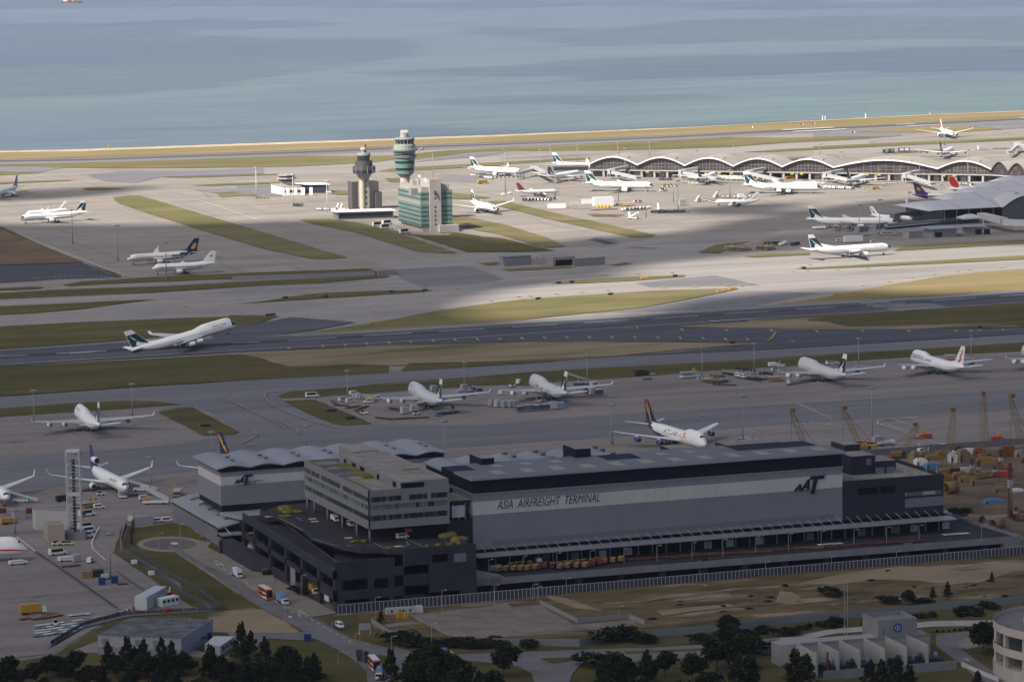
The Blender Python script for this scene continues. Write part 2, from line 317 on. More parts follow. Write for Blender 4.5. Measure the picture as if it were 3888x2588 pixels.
# centre / left strips
GR.add(lawn,P(1,(530,1530),(700,1500),(1100,1475),(1500,1452),(2240,1425),(2240,1460),(1500,1498),(900,1520),(600,1540)))
GR.add(lawn,P(21,(-100,88),(200,75),(640,60),(1210,38),(1250,58),(1130,72),(640,95),(100,125),(-100,130)))
GR.add(lawn,P(6,(-300,272),(0,255),(520,225),(1300,200),(2240,155),(2240,190),(1300,250),(600,278),(0,305),(-300,322)))
GR.add(lawn,P(21,(-100,160),(300,140),(1130,100),(1250,108),(1200,118),(700,160),(200,182),(-100,190)))
GR.add(lawn,P(6,(-300,385),(0,368),(520,345),(1000,322),(1320,310),(1100,335),(700,390),(300,425),(0,440),(-300,455)))
GR.add(lawn,P(21,(-60,332),(200,312),(560,255),(700,243),(1100,228),(1600,218),(1500,235),(1000,268),(500,300),(150,322)))
GR.add(lawn,P(6,(-300,555),(0,538),(700,502),(1500,470),(2240,448),(2360,450),(2240,500),(1900,580),(1000,660),(400,705),(0,735),(-300,752)))
GR.add(lawn,P(21,(-60,425),(200,425),(340,432),(240,465),(0,505),(-60,512)))
GR.add(grass,P(21,(430,582),(700,545),(1080,492),(1640,385),(2100,322),(2356,290),(2356,466),(1880,500),(1330,535),(800,560)))
GR.add(grass,P(20,(-10,328),(300,285),(700,260),(1200,228),(1700,212),(1940,208),(1800,240),(1500,300),(1150,362),(700,405),(0,478),(-10,480)))
GR.add(grass,P(20,(400,165),(700,142),(1100,122),(1500,102),(1480,112),(1100,142),(700,162),(500,168)))
GR.add(grass,P(3,(300,1310),(500,1295),(520,1315),(420,1330))); GR.add(grass,P(3,(540,1365),(800,1350),(1200,1330),(1250,1350),(900,1372),(600,1385)))
GR.add(grass,P(3,(1600,1330),(1750,1298),(1830,1310),(1700,1330))); GR.add(grass,P(3,(1010,1508),(1300,1475),(1700,1452),(2352,1425),(2352,1440),(1600,1490),(1200,1510)))
GR.add(grass,P(4,(390,1462),(560,1390),(700,1370),(940,1355),(800,1375),(700,1420),(600,1470)))
GR.add(grass,P(4,(840,1500),(1100,1478),(1500,1465),(1500,1485),(1200,1500),(960,1510)))
GR.add(grass,P(19,(80,55),(500,30),(1500,-25),(2356,-75),(3000,-110),(3000,-80),(2356,-38),(1500,5),(700,42),(200,60)))
GR.add(grass,P(5,(900,1400),(1500,1365),(2091,1335),(2600,1310),(2600,1345),(2091,1375),(1300,1420),(800,1445)))
GR.add(dry,P(19,(-60,400),(200,372),(600,300),(1000,220),(1500,140),(1900,92),(2356,60),(3000,20),(3000,225),(2356,262),(1500,320),(900,355),(300,395),(0,412)))
GR.add(lawn,P(19,(-100,545),(500,510),(1100,482),(1600,445),(2356,395),(3000,350),(3000,610),(2356,640),(1500,650),(600,655),(0,660),(-200,640)))
GR.add(straw,P(19,(-400,560),(420,545),(60,570),(420,590),(600,635),(2000,600),(2356,632),(1200,660),(0,662),(-300,650)),.03)
GR.add(straw,P(20,(1380,518),(1700,495),(2356,460),(2500,455),(2500,545),(1900,530)))
GR.add(straw,P(21,(0,742),(600,705),(1200,672),(2356,648),(2356,815),(1500,830),(420,845),(300,810),(120,765)))
GR.add(straw,P(20,(-10,648),(600,642),(1400,645),(2150,655),(1500,700),(900,760),(-10,825)))
GR.add(lawn,P(6,(-300,905),(0,885),(1000,830),(2040,775),(2150,795),(2240,815),(2440,888),(3000,862),(3300,870),(3300,935),(2240,990),(1200,1050),(0,1135),(-300,1160)))
GR.add(lawn,P(21,(1400,815),(2356,795),(2356,817),(1500,870),(1330,880))); GR.add(lawn,P(20,(-10,815),(500,790),(880,766),(-10,832)))
GR.add(lawn,P(19,(-300,955),(0,935),(1200,862),(2356,790),(3000,748),(3000,835),(2356,875),(1200,935),(600,975),(0,1018),(-300,1035)))
GR.add(lawn,P(7,(355,455),(460,420),(800,395),(1400,350),(2240,290),(2500,272),(2500,375),(2240,362),(1700,395),(1200,430),(600,470),(375,478)))
GR.add(lawn,P(8,(-10,350),(500,305),(1200,260),(2352,200),(3200,150),(3200,235),(2352,285),(1600,345),(1000,385),(400,415),(-10,430)))
GR.add(lawn,P(7,(385,502),(660,490),(1155,695),(920,715),(800,690),(600,610)))
GR.add(lawn,P(6,(-300,1265),(0,1240),(560,1195),(1060,1172),(1360,1180),(1530,1205),(1000,1245),(500,1275),(0,1310),(-300,1330)))
GR.add(lawn,P(6,(1340,1268),(1520,1235),(1640,1228),(2040,1440),(1990,1462),(1740,1472)))
GR.add(lawn,P(1,(-400,1010),(0,1030),(30,1040),(480,1250),(1040,1450),(1010,1470),(700,1330),(300,1345),(-400,1370)))
GR.add(M('scrub',(.10,.075,.045),1,scale=.03,col2=(.17,.12,.075),spec=.05),P(1,(-400,1090),(0,1065),(250,1150),(710,1335),(400,1350),(-400,1372)),.03)
GR.add(lawn,P(6,(-300,222),(0,215),(280,200),(370,205),(330,220),(0,232),(-300,238)))

# south side ground: terminal surroundings
GR.add(lawn,P(11,(1205,1055),(1310,1050),(1330,1070),(1700,1010),(1840,1035),(2060,1170),(2290,1320),(2150,1300),(2050,1250),(2100,1200),(1900,1160),(1660,1150),(1450,1185),(1370,1235),(1400,1275),(1720,1310),(1790,1350),(2352,1700),(2600,1840),(2400,1880),(2250,1870),(1600,1490),(1130,1310)))
GR.add(lawn,P(12,(1750,265),(2356,640),(2650,820),(2550,850),(2210,830),(1300,250))); GR.add(lawn,P(12,(1120,260),(1200,240),(2000,810),(1960,830)))
GR.add(sand,P(18,(-40,600),(200,555),(380,548),(520,570),(760,690),(880,780),(850,800),(300,805),(20,790)))
GR.add(lawn,P(18,(-300,190),(0,215),(230,360),(520,555),(340,545),(100,595),(-60,590),(-300,470)),.02)
GR.add(lawn,P(18,(490,890),(560,865),(940,885),(1060,890),(1450,1100),(1450,1180),(1200,1330),(300,1400),(300,1000),(450,980)))
GR.add(lawn,P(18,(1120,1170),(1460,1110),(1550,1170),(1530,1250),(1400,1330),(900,1330)),.02)
GR.add(lawn,P(18,(1650,1020),(1800,1040),(2000,1068),(1760,1115),(1680,1080)))
GR.add(dirt,P(23,(60,195),(200,190),(470,175),(900,125),(1346,70))+P(24,(600,30),(1346,-60),(2700,-230),(2700,110),(1800,190),(1346,225),(900,262),(530,292),(0,330))+P(23,(1346,325),(1000,345),(620,345),(300,330),(130,262)))
GR.add(lawn,P(23,(0,285),(100,240),(300,335),(620,345),(1000,345),(1346,325))+P(24,(530,292),(1346,228),(2700,110),(2700,230),(1346,325),(600,388),(0,405))+P(23,(640,430),(430,424),(200,370)),.03)
GR.add(lawn,P(17,(-1700,1290),(-900,1270),(0,1240),(60,1300),(60,1560),(600,1560),(1320,1530),(1500,1465),(1850,1560),(2500,1900),(-1700,1900)))
for k,q in ((17,((20,745),(250,690),(480,640),(700,612),(1000,575),(1300,592),(1700,562),(2300,520),(2300,592),(1950,622),(1650,718),(1300,722),(1150,700),(800,690),(450,730),(180,778),(40,778))),(17,((-60,790),(40,800),(120,845),(60,905),(-100,885))),(16,((1100,1300),(1200,1275),(1340,1290),(1250,1310),(1130,1325))),(15,((830,1375),(1000,1395),(1200,1465),(1320,1505),(1100,1485),(900,1420))),(16,((-20,1505),(300,1470),(600,1448),(650,1468),(300,1505),(40,1545))),(16,((600,1365),(640,1358),(675,1370),(640,1382))),(16,((340,1282),(420,1280),(400,1298))),(16,((1430,1450),(1560,1440),(1500,1462)))): GR.add(sand,P(k,*q))
GR.done()
# taxiways, runways, aprons, roads, paint
TX = Sheet('taxiways',.28)
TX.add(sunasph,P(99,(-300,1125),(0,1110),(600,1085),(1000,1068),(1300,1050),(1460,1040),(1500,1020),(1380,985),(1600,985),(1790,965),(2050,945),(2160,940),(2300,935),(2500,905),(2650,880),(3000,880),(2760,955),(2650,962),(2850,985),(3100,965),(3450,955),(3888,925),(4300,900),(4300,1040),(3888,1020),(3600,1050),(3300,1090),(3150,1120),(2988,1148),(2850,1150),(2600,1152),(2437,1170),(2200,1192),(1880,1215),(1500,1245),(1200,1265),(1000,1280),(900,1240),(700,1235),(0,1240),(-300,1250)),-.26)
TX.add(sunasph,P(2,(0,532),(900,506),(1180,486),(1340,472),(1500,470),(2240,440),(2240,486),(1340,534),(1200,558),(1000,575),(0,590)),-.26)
TX.add(asphalt,P(2,(1500,486),(1700,446),(2080,396),(2240,392),(2300,396),(2100,432),(1700,470))); TX.add(asphalt,P(1,(-300,525),(0,520),(300,522),(560,532),(420,552),(340,572),(0,565),(-300,570)))
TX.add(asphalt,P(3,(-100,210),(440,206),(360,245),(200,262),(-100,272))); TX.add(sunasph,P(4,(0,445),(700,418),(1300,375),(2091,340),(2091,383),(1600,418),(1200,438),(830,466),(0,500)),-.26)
TX.add(asphalt,P(5,(0,272),(400,269),(700,270),(860,270),(880,302),(740,316),(430,314),(0,316))); TX.add(asphalt,P(5,(1540,192),(2091,150),(2600,130),(2600,205),(2091,225),(1890,240),(1540,212)))
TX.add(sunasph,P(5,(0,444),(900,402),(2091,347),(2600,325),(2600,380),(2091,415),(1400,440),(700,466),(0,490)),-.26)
TX.add(asphalt,P(1,(740,590),(1100,560),(1500,560),(2240,535),(2240,584),(1700,602),(1370,612),(1150,660),(860,640))); TX.add(asphalt,P(1,(1650,720),(2240,700),(2400,690),(2400,770),(2240,770),(1990,738),(1830,750)))
TX.add(asphalt,P(2,(0,685),(290,680),(290,745),(340,770),(100,760),(0,770)))
# cargo side taxilanes
TX.add(concrete2,P(99,(-400,1570),(0,1555),(473,1524),(683,1539),(760,1540),(1072,1505),(2000,1424),(2988,1360),(3888,1304),(4400,1270),(4400,1760),(3888,1720),(3300,1760),(1700,1800),(1500,1900),(650,2000),(460,2040),(450,2110),(700,2260),(760,2320),(430,2345),(200,2480),(-400,2560)),-.05)
TX.add(asphalt,P(99,(-300,1523),(0,1508),(300,1490),(900,1448),(1500,1413),(2000,1382),(2306,1358),(2969,1327),(3888,1270),(4400,1240),(4400,1272),(3888,1302),(2988,1358),(2000,1422),(1500,1452),(1060,1502),(1072,1524),(1168,1572),(1257,1608),(1311,1619),(1418,1612),(1800,1617),(2183,1585),(2700,1554),(2988,1535),(3888,1480),(4400,1450),(4400,1520),(3888,1552),(3371,1583),(2988,1612),(2700,1633),(2297,1663),(1800,1696),(1500,1712),(900,1760),(700,1790),(200,1850),(0,1862),(-300,1875),(-300,1762),(0,1745),(400,1712),(650,1690),(820,1662),(911,1646),(890,1625),(790,1562),(732,1547),(684,1549),(600,1560),(683,1538),(600,1528),(473,1522),(0,1552),(-300,1568)),.03)
TX.done()
RW = Sheet('south_runway',.5)
RW.add(shoulder,P(99,(-400,1352),(0,1330),(460,1297),(1124,1270),(1507,1250),(2000,1218),(2300,1200),(2988,1157),(3599,1122),(3888,1100),(4400,1066),(4400,1118),(3888,1151),(3408,1184),(2988,1208),(2600,1236),(2544,1241),(2300,1300),(2000,1297),(1544,1310),(900,1338),(300,1373),(0,1393),(-400,1418)))
RW.add(dark,P(99,(-400,1356),(0,1334),(460,1303),(1124,1277),(1507,1258),(2000,1227),(2300,1209),(2988,1165),(3599,1131),(3888,1109),(4400,1075),(4400,1117),(3888,1150),(3408,1183),(2988,1207),(2600,1235),(2544,1241),(2990,1250),(2988,1252),(3600,1250),(3888,1246),(4400,1222),(4400,1240),(3888,1269),(2969,1326),(2306,1358),(2560,1338),(2904,1306),(2600,1300),(2300,1299),(2000,1296),(1544,1309),(900,1337),(300,1372),(0,1392),(-400,1417)),.01)
RW.add(rub,P(99,(0,1352),(1096,1292),(1838,1250),(2918,1182),(3888,1122),(3888,1128),(2918,1189),(1838,1257),(1096,1301),(0,1364)),.01)
PT = RW
PT.add(dark,P(21,(440,440),(960,482),(650,542),(230,598),(-200,630),(-200,560),(0,525),(300,468)),.02)
PT.add(asphalt,P(21,(1340,132),(1520,190),(1890,168),(2180,132),(2080,90),(1990,55),(1840,18),(1650,28),(1250,48)),-.4)
PT.add(asphalt,P(20,(1100,160),(1400,128),(1750,97),(2120,180),(1600,185),(1220,195)),-.4)
PT.add(asphalt,P(20,(2040,225),(2356,232),(2600,240),(2356,290),(2030,352),(1500,380),(700,405),(1150,365),(1500,310),(1800,245)),-.4)
PT.add(blackasph,P(3,(1390,1070),(1470,1060),(1690,1110),(1580,1120)),-.4); PT.add(asphalt,P(3,(1420,1050),(1500,1042),(1700,1085),(1690,1096)),-.4); PT.add(asphalt,P(3,(1750,1155),(1850,1140),(2110,1155),(2000,1168)),-.4)
PT.add(shoulder,P(19,(960,450),(1250,400),(1500,410),(1600,440),(1070,480)),.02)
PT.add(blackasph,P(1,(-400,1372),(300,1348),(700,1335),(1010,1465),(480,1480),(300,1495),(-400,1540)),-.45)
PT.add(M('dam_edge',(.30,.27,.24),.9),P(1,(0,1042),(20,1040),(486*2.24,1452),(1010,1466),(0,1052)),-.2)
RW.done()
MK = Sheet('pavement_markings',.72)
def dash(p0,p1,wid,m,dz=0.0):             # a painted stripe between two measured points
    a,b = gw(99,*p0),gw(99,*p1); d = (b-a).normalized(); nn = Vector((-d.y,d.x,0))*wid/2
    MK.add(m,[a-nn,b-nn,b+nn,a+nn],dz)
def zp(k,x,y): return px(k,x,y)
# edge line, centre dashes, touchdown bars of the south runway
pl = [(-400,1412),(96,1381),(300,1368),(900,1332),(1666,1292),(2264,1252),(2600,1230),(2992,1204),(3588,1171),(3888,1150),(4400,1115)]
for a,b in zip(pl,pl[1:]): dash(a,b,.8,white)
pl = [(1124,1279),(1507,1259),(2000,1228),(2300,1211),(2988,1167),(3599,1133),(3888,1111)]
for a,b in zip(pl,pl[1:]): dash(a,b,.7,white)
for k,a,b in ((6,(0,797),(240,790)),(6,(600,775),(910,750)),(21,(-30,657),(190,645)),(21,(420,637),(810,610)),(21,(1030,597),(1420,574)),(21,(1640,562),(2010,542)),(20,(95,526),(465,504)),(20,(685,491),(1040,470)),(20,(1240,457),(1610,433)),(20,(1825,419),(2180,398)),(19,(90,467),(485,445)),(19,(780,430),(1180,400)),(19,(1440,382),(1880,352)),(19,(2120,338),(2480,312))):
    dash(zp(k,*a),zp(k,*b),1.2,white)
for k,a,b in ((20,(1145,419),(1570,394)),(20,(1700,478),(2050,458)),(19,(725,409),(1030,390)),(19,(853,440),(1160,421)),(6,(480,775),(900,752))): dash(zp(k,*a),zp(k,*b),1.6,white)
# north runway touchdown zone
for a,b,wd_ in (((1230,250),(1740,225),7),((1345,267),(1865,241),8)): dash(zp(4,*a),zp(4,*b),wd_,white)
for a,b,wd_ in (((820,198),(1010,190),5),((930,212),(1145,203),6),((1145,204),(1290,200),4),((2050,132),(2300,120),5)): dash(zp(5,*a),zp(5,*b),wd_,white)
# yellow chevrons along the runway shoulder and taxi edges
for k,pts in ((21,((420,697),(698,680),(877,670),(1055,660),(1235,652),(1412,643),(1592,636),(1773,630),(1956,625),(2137,622),(2318,617))),(20,((177,617),(358,613),(541,611),(725,609),(908,608),(1094,609),(1280,611),(1464,615),(1648,619),(1830,623),(2010,626),(1475,548),(1838,553),(2205,555))),(19,((296,684),(750,683),(1210,681),(1676,678),(1912,676),(2148,672)))):
    for x,y in pts: dash(zp(k,x-9,y-9),zp(k,x+10,y+9),1.6,yellow)
for k,pts in ((6,((175,447),(480,430),(610,420),(850,387),(1150,310),(1495,291),(1790,335),(1570,370),(1880,360),(1805,425),(2055,418),(2160,348),(2030,308))),(21,((985,206),(1253,199),(1520,193),(775,217),(555,231),(460,240),(235,267),(40,402),(278,396),(565,420),(885,415),(405,397),(1110,395),(1640,368),(1790,212),(2290,274),(2060,306),(1160,440))),(20,((845,96),(1120,88),(1395,78),(240,76),(105,80),(450,250),(660,236),(870,221),(1325,201),(1583,193),(1845,185),(1960,185),(240,268),(140,272),(2150,290))),(19,((500,67),(795,54),(205,77),(60,80),(225,12),(1810,68),(1695,77),(2130,43),(1240,147),(1010,183),(755,227),(1460,112)))):
    for x,y in pts: dash(zp(k,x-14,y-3),zp(k,x+14,y+4),1.5,fadedyellow if k == 6 or k == 21 else yellow)
for k,pts in ((7,((825,370),(455,408),(320,425))),(8,((450,890),(1040,820),(2265,735))),(9,((960,470),(1615,455))),(10,((670,757),(800,752),(1370,748),(1510,738),(1865,678),(2000,672))),(7,((1830,775),(130,878))),(6,((770,1175),(1200,1162),(1390,1165)))):
    for x,y in pts: dash(zp(k,x-28,y+2),zp(k,x+28,y-1),1.8,fadedyellow)
def line(k,pts,wid,m):
    for a,b in zip(pts,pts[1:]): dash(zp(k,*a),zp(k,*b),wid,m)
line(7,((10,530),(150,610),(400,700),(500,750),(525,775),(520,795)),.8,fadedyellow)
line(7,((330,428),(250,435),(235,460),(270,520),(370,580),(600,670),(840,735)),.8,fadedyellow)
line(6,((1940,1110),(1905,1125),(1910,1145),(2000,1200),(2240,1310),(2440,1420)),.6,fadedyellow)
line(6,((2150,1400),(2185,1470),(2060,1540)),.7,fadedyellow)
line(20,((1000,530),(1080,545),(1120,545),(1110,520),(1090,515)),1.0,yellow); line(20,((2240,570),(2200,625),(2170,640)),1.3,yellow)
line(19,((0,800),(60,800),(70,790),(40,775),(0,775)),.8,fadedyellow)
line(1,((1730,745),(1745,765),(1790,785)),.7,asphalt); line(1,((1650,800),(2240,1000)),.5,white)
for k in range(16): dash(zp(1,940-k*44,1470-k*0.6 if k < 9 else 1465+(k-9)*3),zp(1,960-k*44,1470-k*.6 if k < 9 else 1465+(k-9)*3),1.2,white)
for k in range(9): dash(zp(1,895-k*33,1405+k*.5),zp(1,880-k*33,1404+k*.5),1.5,fadedyellow)
line(12,((350,262),(560,400),(1170,830)),.9,blackasph); line(12,((170,120),(350,262)),.6,white)
line(12,((1160,460),(1280,550),(1440,655)),.6,blackasph); line(12,((1690,620),(1685,660),(1660,690)),.4,white)
line(11,((940,1150),(910,1220),(920,1280),(1050,1400)),.5,white); line(11,((985,1065),(945,1140)),.5,white)
for x,y,l in ((60,955,120),(220,945,60),(1160,898,130),(380,960,80),(620,945,90)): dash(zp(10,x,y),zp(10,x+l,y-3),1.0,white)
for a,b in (((900,950),(1560,1168)),((1030,900),(1300,985)),((1000,965),(1300,1060)),((100,760),(450,905)),((1880,350),(2090,432))): dash(zp(10 if a[0] < 1800 else 9,*a),zp(10 if a[0] < 1800 else 9,*b),.35,white)
line(10,((960,915),(905,925),(893,950),(950,970)),.4,white); line(10,((1290,1148),(1318,1160),(1310,1185)),.4,white)
MK.done()
# roads near the freight terminal
RD = Sheet('access_roads',.62)
cen = gw(11,1690,1225)
el = [gw(11,1690+330*cos(a),1228+78*sin(a)) for a in [i*pi/14 for i in range(28)]]
RD.add(pave,el); el = [gw(11,1690+265*cos(a),1228+56*sin(a)) for a in [i*pi/14 for i in range(28)]]
RD.add(pave,P(11,(1720,1300),(1990,1250),(2110,1190),(2060,1255),(2150,1305),(2290,1330),(2500,1400),(2700,1500),(2800,1760),(2352,1720),(2000,1480),(1800,1350)))
RD.add(M('worn_turning_circle',(.12,.105,.10),.9,var=.3,scale=.06),el,.02)
RD.add(roadm,P(18,(-420,-60),(-300,-30),(-60,120),(100,190),(300,300),(560,470),(860,620),(1000,645),(1100,695),(1260,790),(1400,865),(1800,965),(2100,1010),(2356,1030),(2356,1065),(1980,1062),(1650,1020),(1590,1010),(1700,1110),(1760,1250),(1900,1500),(1580,1500),(1560,1300),(1545,1180),(1440,1085),(1200,935),(1000,850),(930,785),(740,685),(500,550),(280,405),(0,205),(-300,20),(-420,-30)),.03)
RD.add(pave,P(18,(-60,110),(100,60),(380,110),(700,330),(1060,495),(1255,605),(1050,640),(1000,645),(860,615),(560,465),(300,296),(100,186)),.01)
RD.add(roadm,P(18,(160,790),(300,810),(800,805),(900,790),(960,800),(1020,860),(940,880),(560,860),(480,900),(440,990),(300,1000),(200,860)),.01)
RD.add(roadm,P(23,(300,388),(430,425),(640,432),(900,421),(1346,405))+P(24,(600,391),(900,371),(1346,330),(1500,318),(1500,412),(1346,425),(1100,442),(700,455),(400,480),(180,470),(110,540),(90,600),(90,800))+P(23,(1050,800),(1087,580),(1075,540),(1000,502),(930,490),(640,460),(400,500),(330,540),(260,600),(180,600)))
RD.add(lawn,P(23,(1120,455),(1346,445))+P(24,(130,445),(180,455),(60,478))+P(23,(1200,487)),.04); RD.add(lawn,P(24,(400,416),(900,396),(1346,362),(2200,290),(2200,300),(1346,375),(900,408),(420,430)),.04)
RD.add(paleroad,P(17,(-60,1200),(0,1195),(400,1120),(900,1085),(1285,1052),(1800,1045),(2500,1000),(2500,1050),(1800,1095),(1285,1100),(900,1130),(430,1160),(0,1245),(-60,1250)))
RD.add(roadm,P(17,(1285,1165),(1800,1125),(2300,1100),(2300,1140),(1800,1160),(1620,1175),(1480,1235),(1500,1290),(1650,1400),(1900,1560),(2300,1900),(2000,1900),(1510,1430),(1290,1270)),.01)
RD.add(pave,P(17,(1480,1235),(1560,1195),(1660,1230),(1700,1270),(1560,1300),(1500,1285)),.03)
RD.add(blackasph,P(18,(1150,715),(1230,690),(1420,720),(1360,755),(1240,770)),.02)
RD.add(layer(M('compound_slab',(.215,.175,.145),.9,var=.2,scale=.1),(.12,.10,.085),.05,.54,.7,.7,(.5,1.5,1)),P(23,(390,206),(560,186),(860,158),(960,132),(1120,132),(1160,175),(1315,262))+P(24,(130,262),(460,236),(475,265),(250,290),(0,306))+P(23,(1346,306),(1100,322),(930,332),(850,342),(610,330),(470,260)),.02)
RD.add(asphalt,P(23,(625,205),(660,202),(735,230),(690,234)),.03); RD.add(pave,P(23,(615,318),(690,308),(712,328),(640,334)),.03); RD.add(pave,P(23,(240,262),(400,245),(430,258),(260,280)),.03)
RD.add(pave,P(12,(680,1260),(960,1150),(1900,1230),(2300,1320),(2000,1310),(1500,1280),(960,1268)),.02)
RD.add(roadm,P(12,(500,1190),(840,1010),(1300,900),(2130,850),(2200,835),(1990,830),(1250,885),(900,960),(620,1120),(480,1220)),.02)
RD.add(pave,P(11,(1215,1060),(1280,1060),(1230,1200),(1230,1270),(1330,1330),(1640,1520),(1700,1568),(1590,1500),(1200,1290),(1190,1200)),.02)
RD.add(siteg,P(22,(-420,590),(0,640),(300,660),(700,640),(1418,600),(2400,560),(2600,1900),(1500,1560),(1390,1410),(850,1190),(550,1150),(0,1000)),-.1)
RD.done()
RM = Sheet('road_markings',.78)
def rline(k,pts,wid,m):
    for a,b in zip(pts,pts[1:]):
        p,q = gw(k,*a),gw(k,*b); d = (q-p).normalized(); nn = Vector((-d.y,d.x,0))*wid/2
        RM.add(m,[p-nn,q-nn,q+nn,p+nn])
for i in range(12):
    a = (40+i*75,110+i*48); rline(18,(a,(a[0]+34,a[1]+22)),.3,white)
for i in range(9): rline(18,((870+i*62,600+i*35),(900+i*62,617+i*35)),.3,white)
rline(18,((0,222),(280,420),(500,562),(740,697),(930,798)),.25,fadedyellow); rline(18,((1060,660),(1250,785),(1400,868),(1800,968)),.25,fadedyellow)
for x,y in ((890,590),(925,610),(960,628),(885,630),(60,95),(100,115),(120,130),(70,130)): rline(18,((x-16,y-6),(x+14,y+6)),.7,white)
rline(18,((780,640),(800,655)),1.2,white); rline(17,((1535,1380),(1580,1402)),.5,white); rline(18,((1980,1058),(2000,1068)),1.2,white)
RM.add(white,[gw(11,1730+40*cos(a),1225+11*sin(a)) for a in [i*pi/8 for i in range(16)]])
RM.done()
# clouds that shade the foreground (far above, out of the picture)
def pip(x,y,poly):
    c = False; n = len(poly); j = n-1
    for i in range(n):
        a,b = poly[i],poly[j]
        if (a[1] > y) != (b[1] > y) and x < (b[0]-a[0])*(y-a[1])/(b[1]-a[1])+a[0]: c = not c
        j = i
    return c
LIT = [[(-9000,868),(0,868),(500,862),(900,852),(1150,868),(1330,890),(1560,905),(1750,935),(2000,925),(2200,905),(2450,890),(2700,850),(2950,815),(3120,778),(3400,752),(3700,735),(9000,700),(9000,-250),(-9000,-250)],
       [(1500,1232),(1640,1175),(1850,1085),(2080,1040),(2500,1015),(2900,968),(3250,935),(3600,928),(9000,800),(9000,1100),(3888,1128),(3600,1133),(3250,1128),(3050,1118),(2800,1120),(2600,1150),(2350,1225),(2100,1262),(1750,1272)],
       [(2860,888),(3010,868),(3140,862),(3080,880),(2900,896)],[(2480,930),(2700,905),(2850,905),(2640,935)],[(1700,1010),(2000,985),(2300,965),(2100,992),(1800,1020)],[(620,690),(1050,676),(1060,690),(700,706)],[(1090,1188),(1250,1168),(1420,1178),(1350,1192),(1180,1196)],[(-9000,842),(30,842),(30,835),(-9000,830)]]
SHADED = [[(1850,1128),(2100,1112),(2330,1108),(2300,1122),(2000,1142)],[(380,672),(700,655),(900,668),(600,690)],[(2450,805),(2900,790),(3000,800),(2700,822)],[(-300,700),(300,712),(500,740),(200,780),(-300,800)],
          [(2900,590),(3100,585),(3050,640),(2880,640)],[(1700,1062),(2300,1050),(2600,1030),(2300,1068),(1800,1085)]]
SEASH = [[(-2000,90),(300,72),(900,60),(1300,70),(1250,95),(900,112),(600,130),(1500,138),(1600,150),(1550,190),(1400,225),(1150,260),(900,300),(500,330),(0,360),(-2000,420)],[(1200,275),(1700,245),(2300,225),(3000,200),(3600,170),(5000,160),(5000,230),(3400,260),(2600,300),(1900,295)],[(1500,90),(2300,110),(3000,60),(5000,20),(5000,120),(3200,150),(2200,165)],[(1400,395),(2000,350),(2700,340),(2600,375),(1800,402)],[(900,520),(1300,482),(1900,478),(2500,455),(2900,440),(3050,452),(2500,482),(1900,510),(1300,528)],[(-2000,5),(2000,-5),(3888,-20),(5000,0),(5000,14),(2500,22),(-2000,30)]]
CH = 2400.0
def cloudiness(g):
    x,y = proj(g)
    k = 1.0
    nz = noise.fractal(Vector((g.x/420,g.y/420,.3)),1,2,4)
    y2 = y + nz*(20 if y > 640 else 26)+9*noise.noise(Vector((g.x/90,g.y/90,7))); x2 = x+nz*90
    if y > 640 or g.y < 3500:
        lit = any(pip(x2,y2,q) for q in LIT)
        if lit and any(pip(x2,y2,q) for q in SHADED): lit = False
        return 0.0 if lit else 1.0
    return 1.0 if any(pip(x2,y2,q) for q in SEASH) else 0.0
def cloud(name,X0,X1,Y0,Y1,st,m,cond):
    nx,ny = int((X1-X0)/st)+1,int((Y1-Y0)/st)+1; s = CH/(-TR.z)
    fld = [[0.0]*ny for _ in range(nx)]
    for i in range(nx):
        for j in range(ny):
            g = Vector((X0+i*st,Y0+j*st,0))
            fld[i][j] = cloudiness(g) if cond(g) else 0.0
    for _ in range(2):                                 # smooth the outline
        fld = [[(4*fld[i][j]+sum(fld[max(0,min(nx-1,i+a))][max(0,min(ny-1,j+b))] for a,b in ((1,0),(-1,0),(0,1),(0,-1))))/8 for j in range(ny)] for i in range(nx)]
    bmv = {}; vs = []; fs = []
    def vid(i,j,top):
        if (i,j,top) not in bmv:
            g = Vector((X0+i*st,Y0+j*st,0)); c = g - TR*s
            t = max(0,fld[i][j]-.42); hh = (150*t*(1+.5*noise.noise(g/160))+1) if top else -(18*t)
            bmv[(i,j,top)] = len(vs); vs.append((c.x,c.y,CH+hh))
        return bmv[(i,j,top)]
    on = lambda i,j: 0 <= i < nx-1 and 0 <= j < ny-1 and (fld[i][j]+fld[i+1][j]+fld[i][j+1]+fld[i+1][j+1])/4 > .5
    for i in range(nx-1):
        for j in range(ny-1):
            if not on(i,j): continue
            fs.append((vid(i,j,1),vid(i+1,j,1),vid(i+1,j+1,1),vid(i,j+1,1))); fs.append((vid(i,j+1,0),vid(i+1,j+1,0),vid(i+1,j,0),vid(i,j,0)))
            for a,b,e in ((-1,0,((i,j+1),(i,j))),(1,0,((i+1,j),(i+1,j+1))),(0,-1,((i,j),(i+1,j))),(0,1,((i+1,j+1),(i,j+1)))):
                if not on(i+a,j+b): fs.append((vid(*e[0],0),vid(*e[1],0),vid(*e[1],1),vid(*e[0],1)))
    if not fs: return
    mb = MB(); mb.add(vs,fs,m,True); tag(mb.build(name),kind='structure')
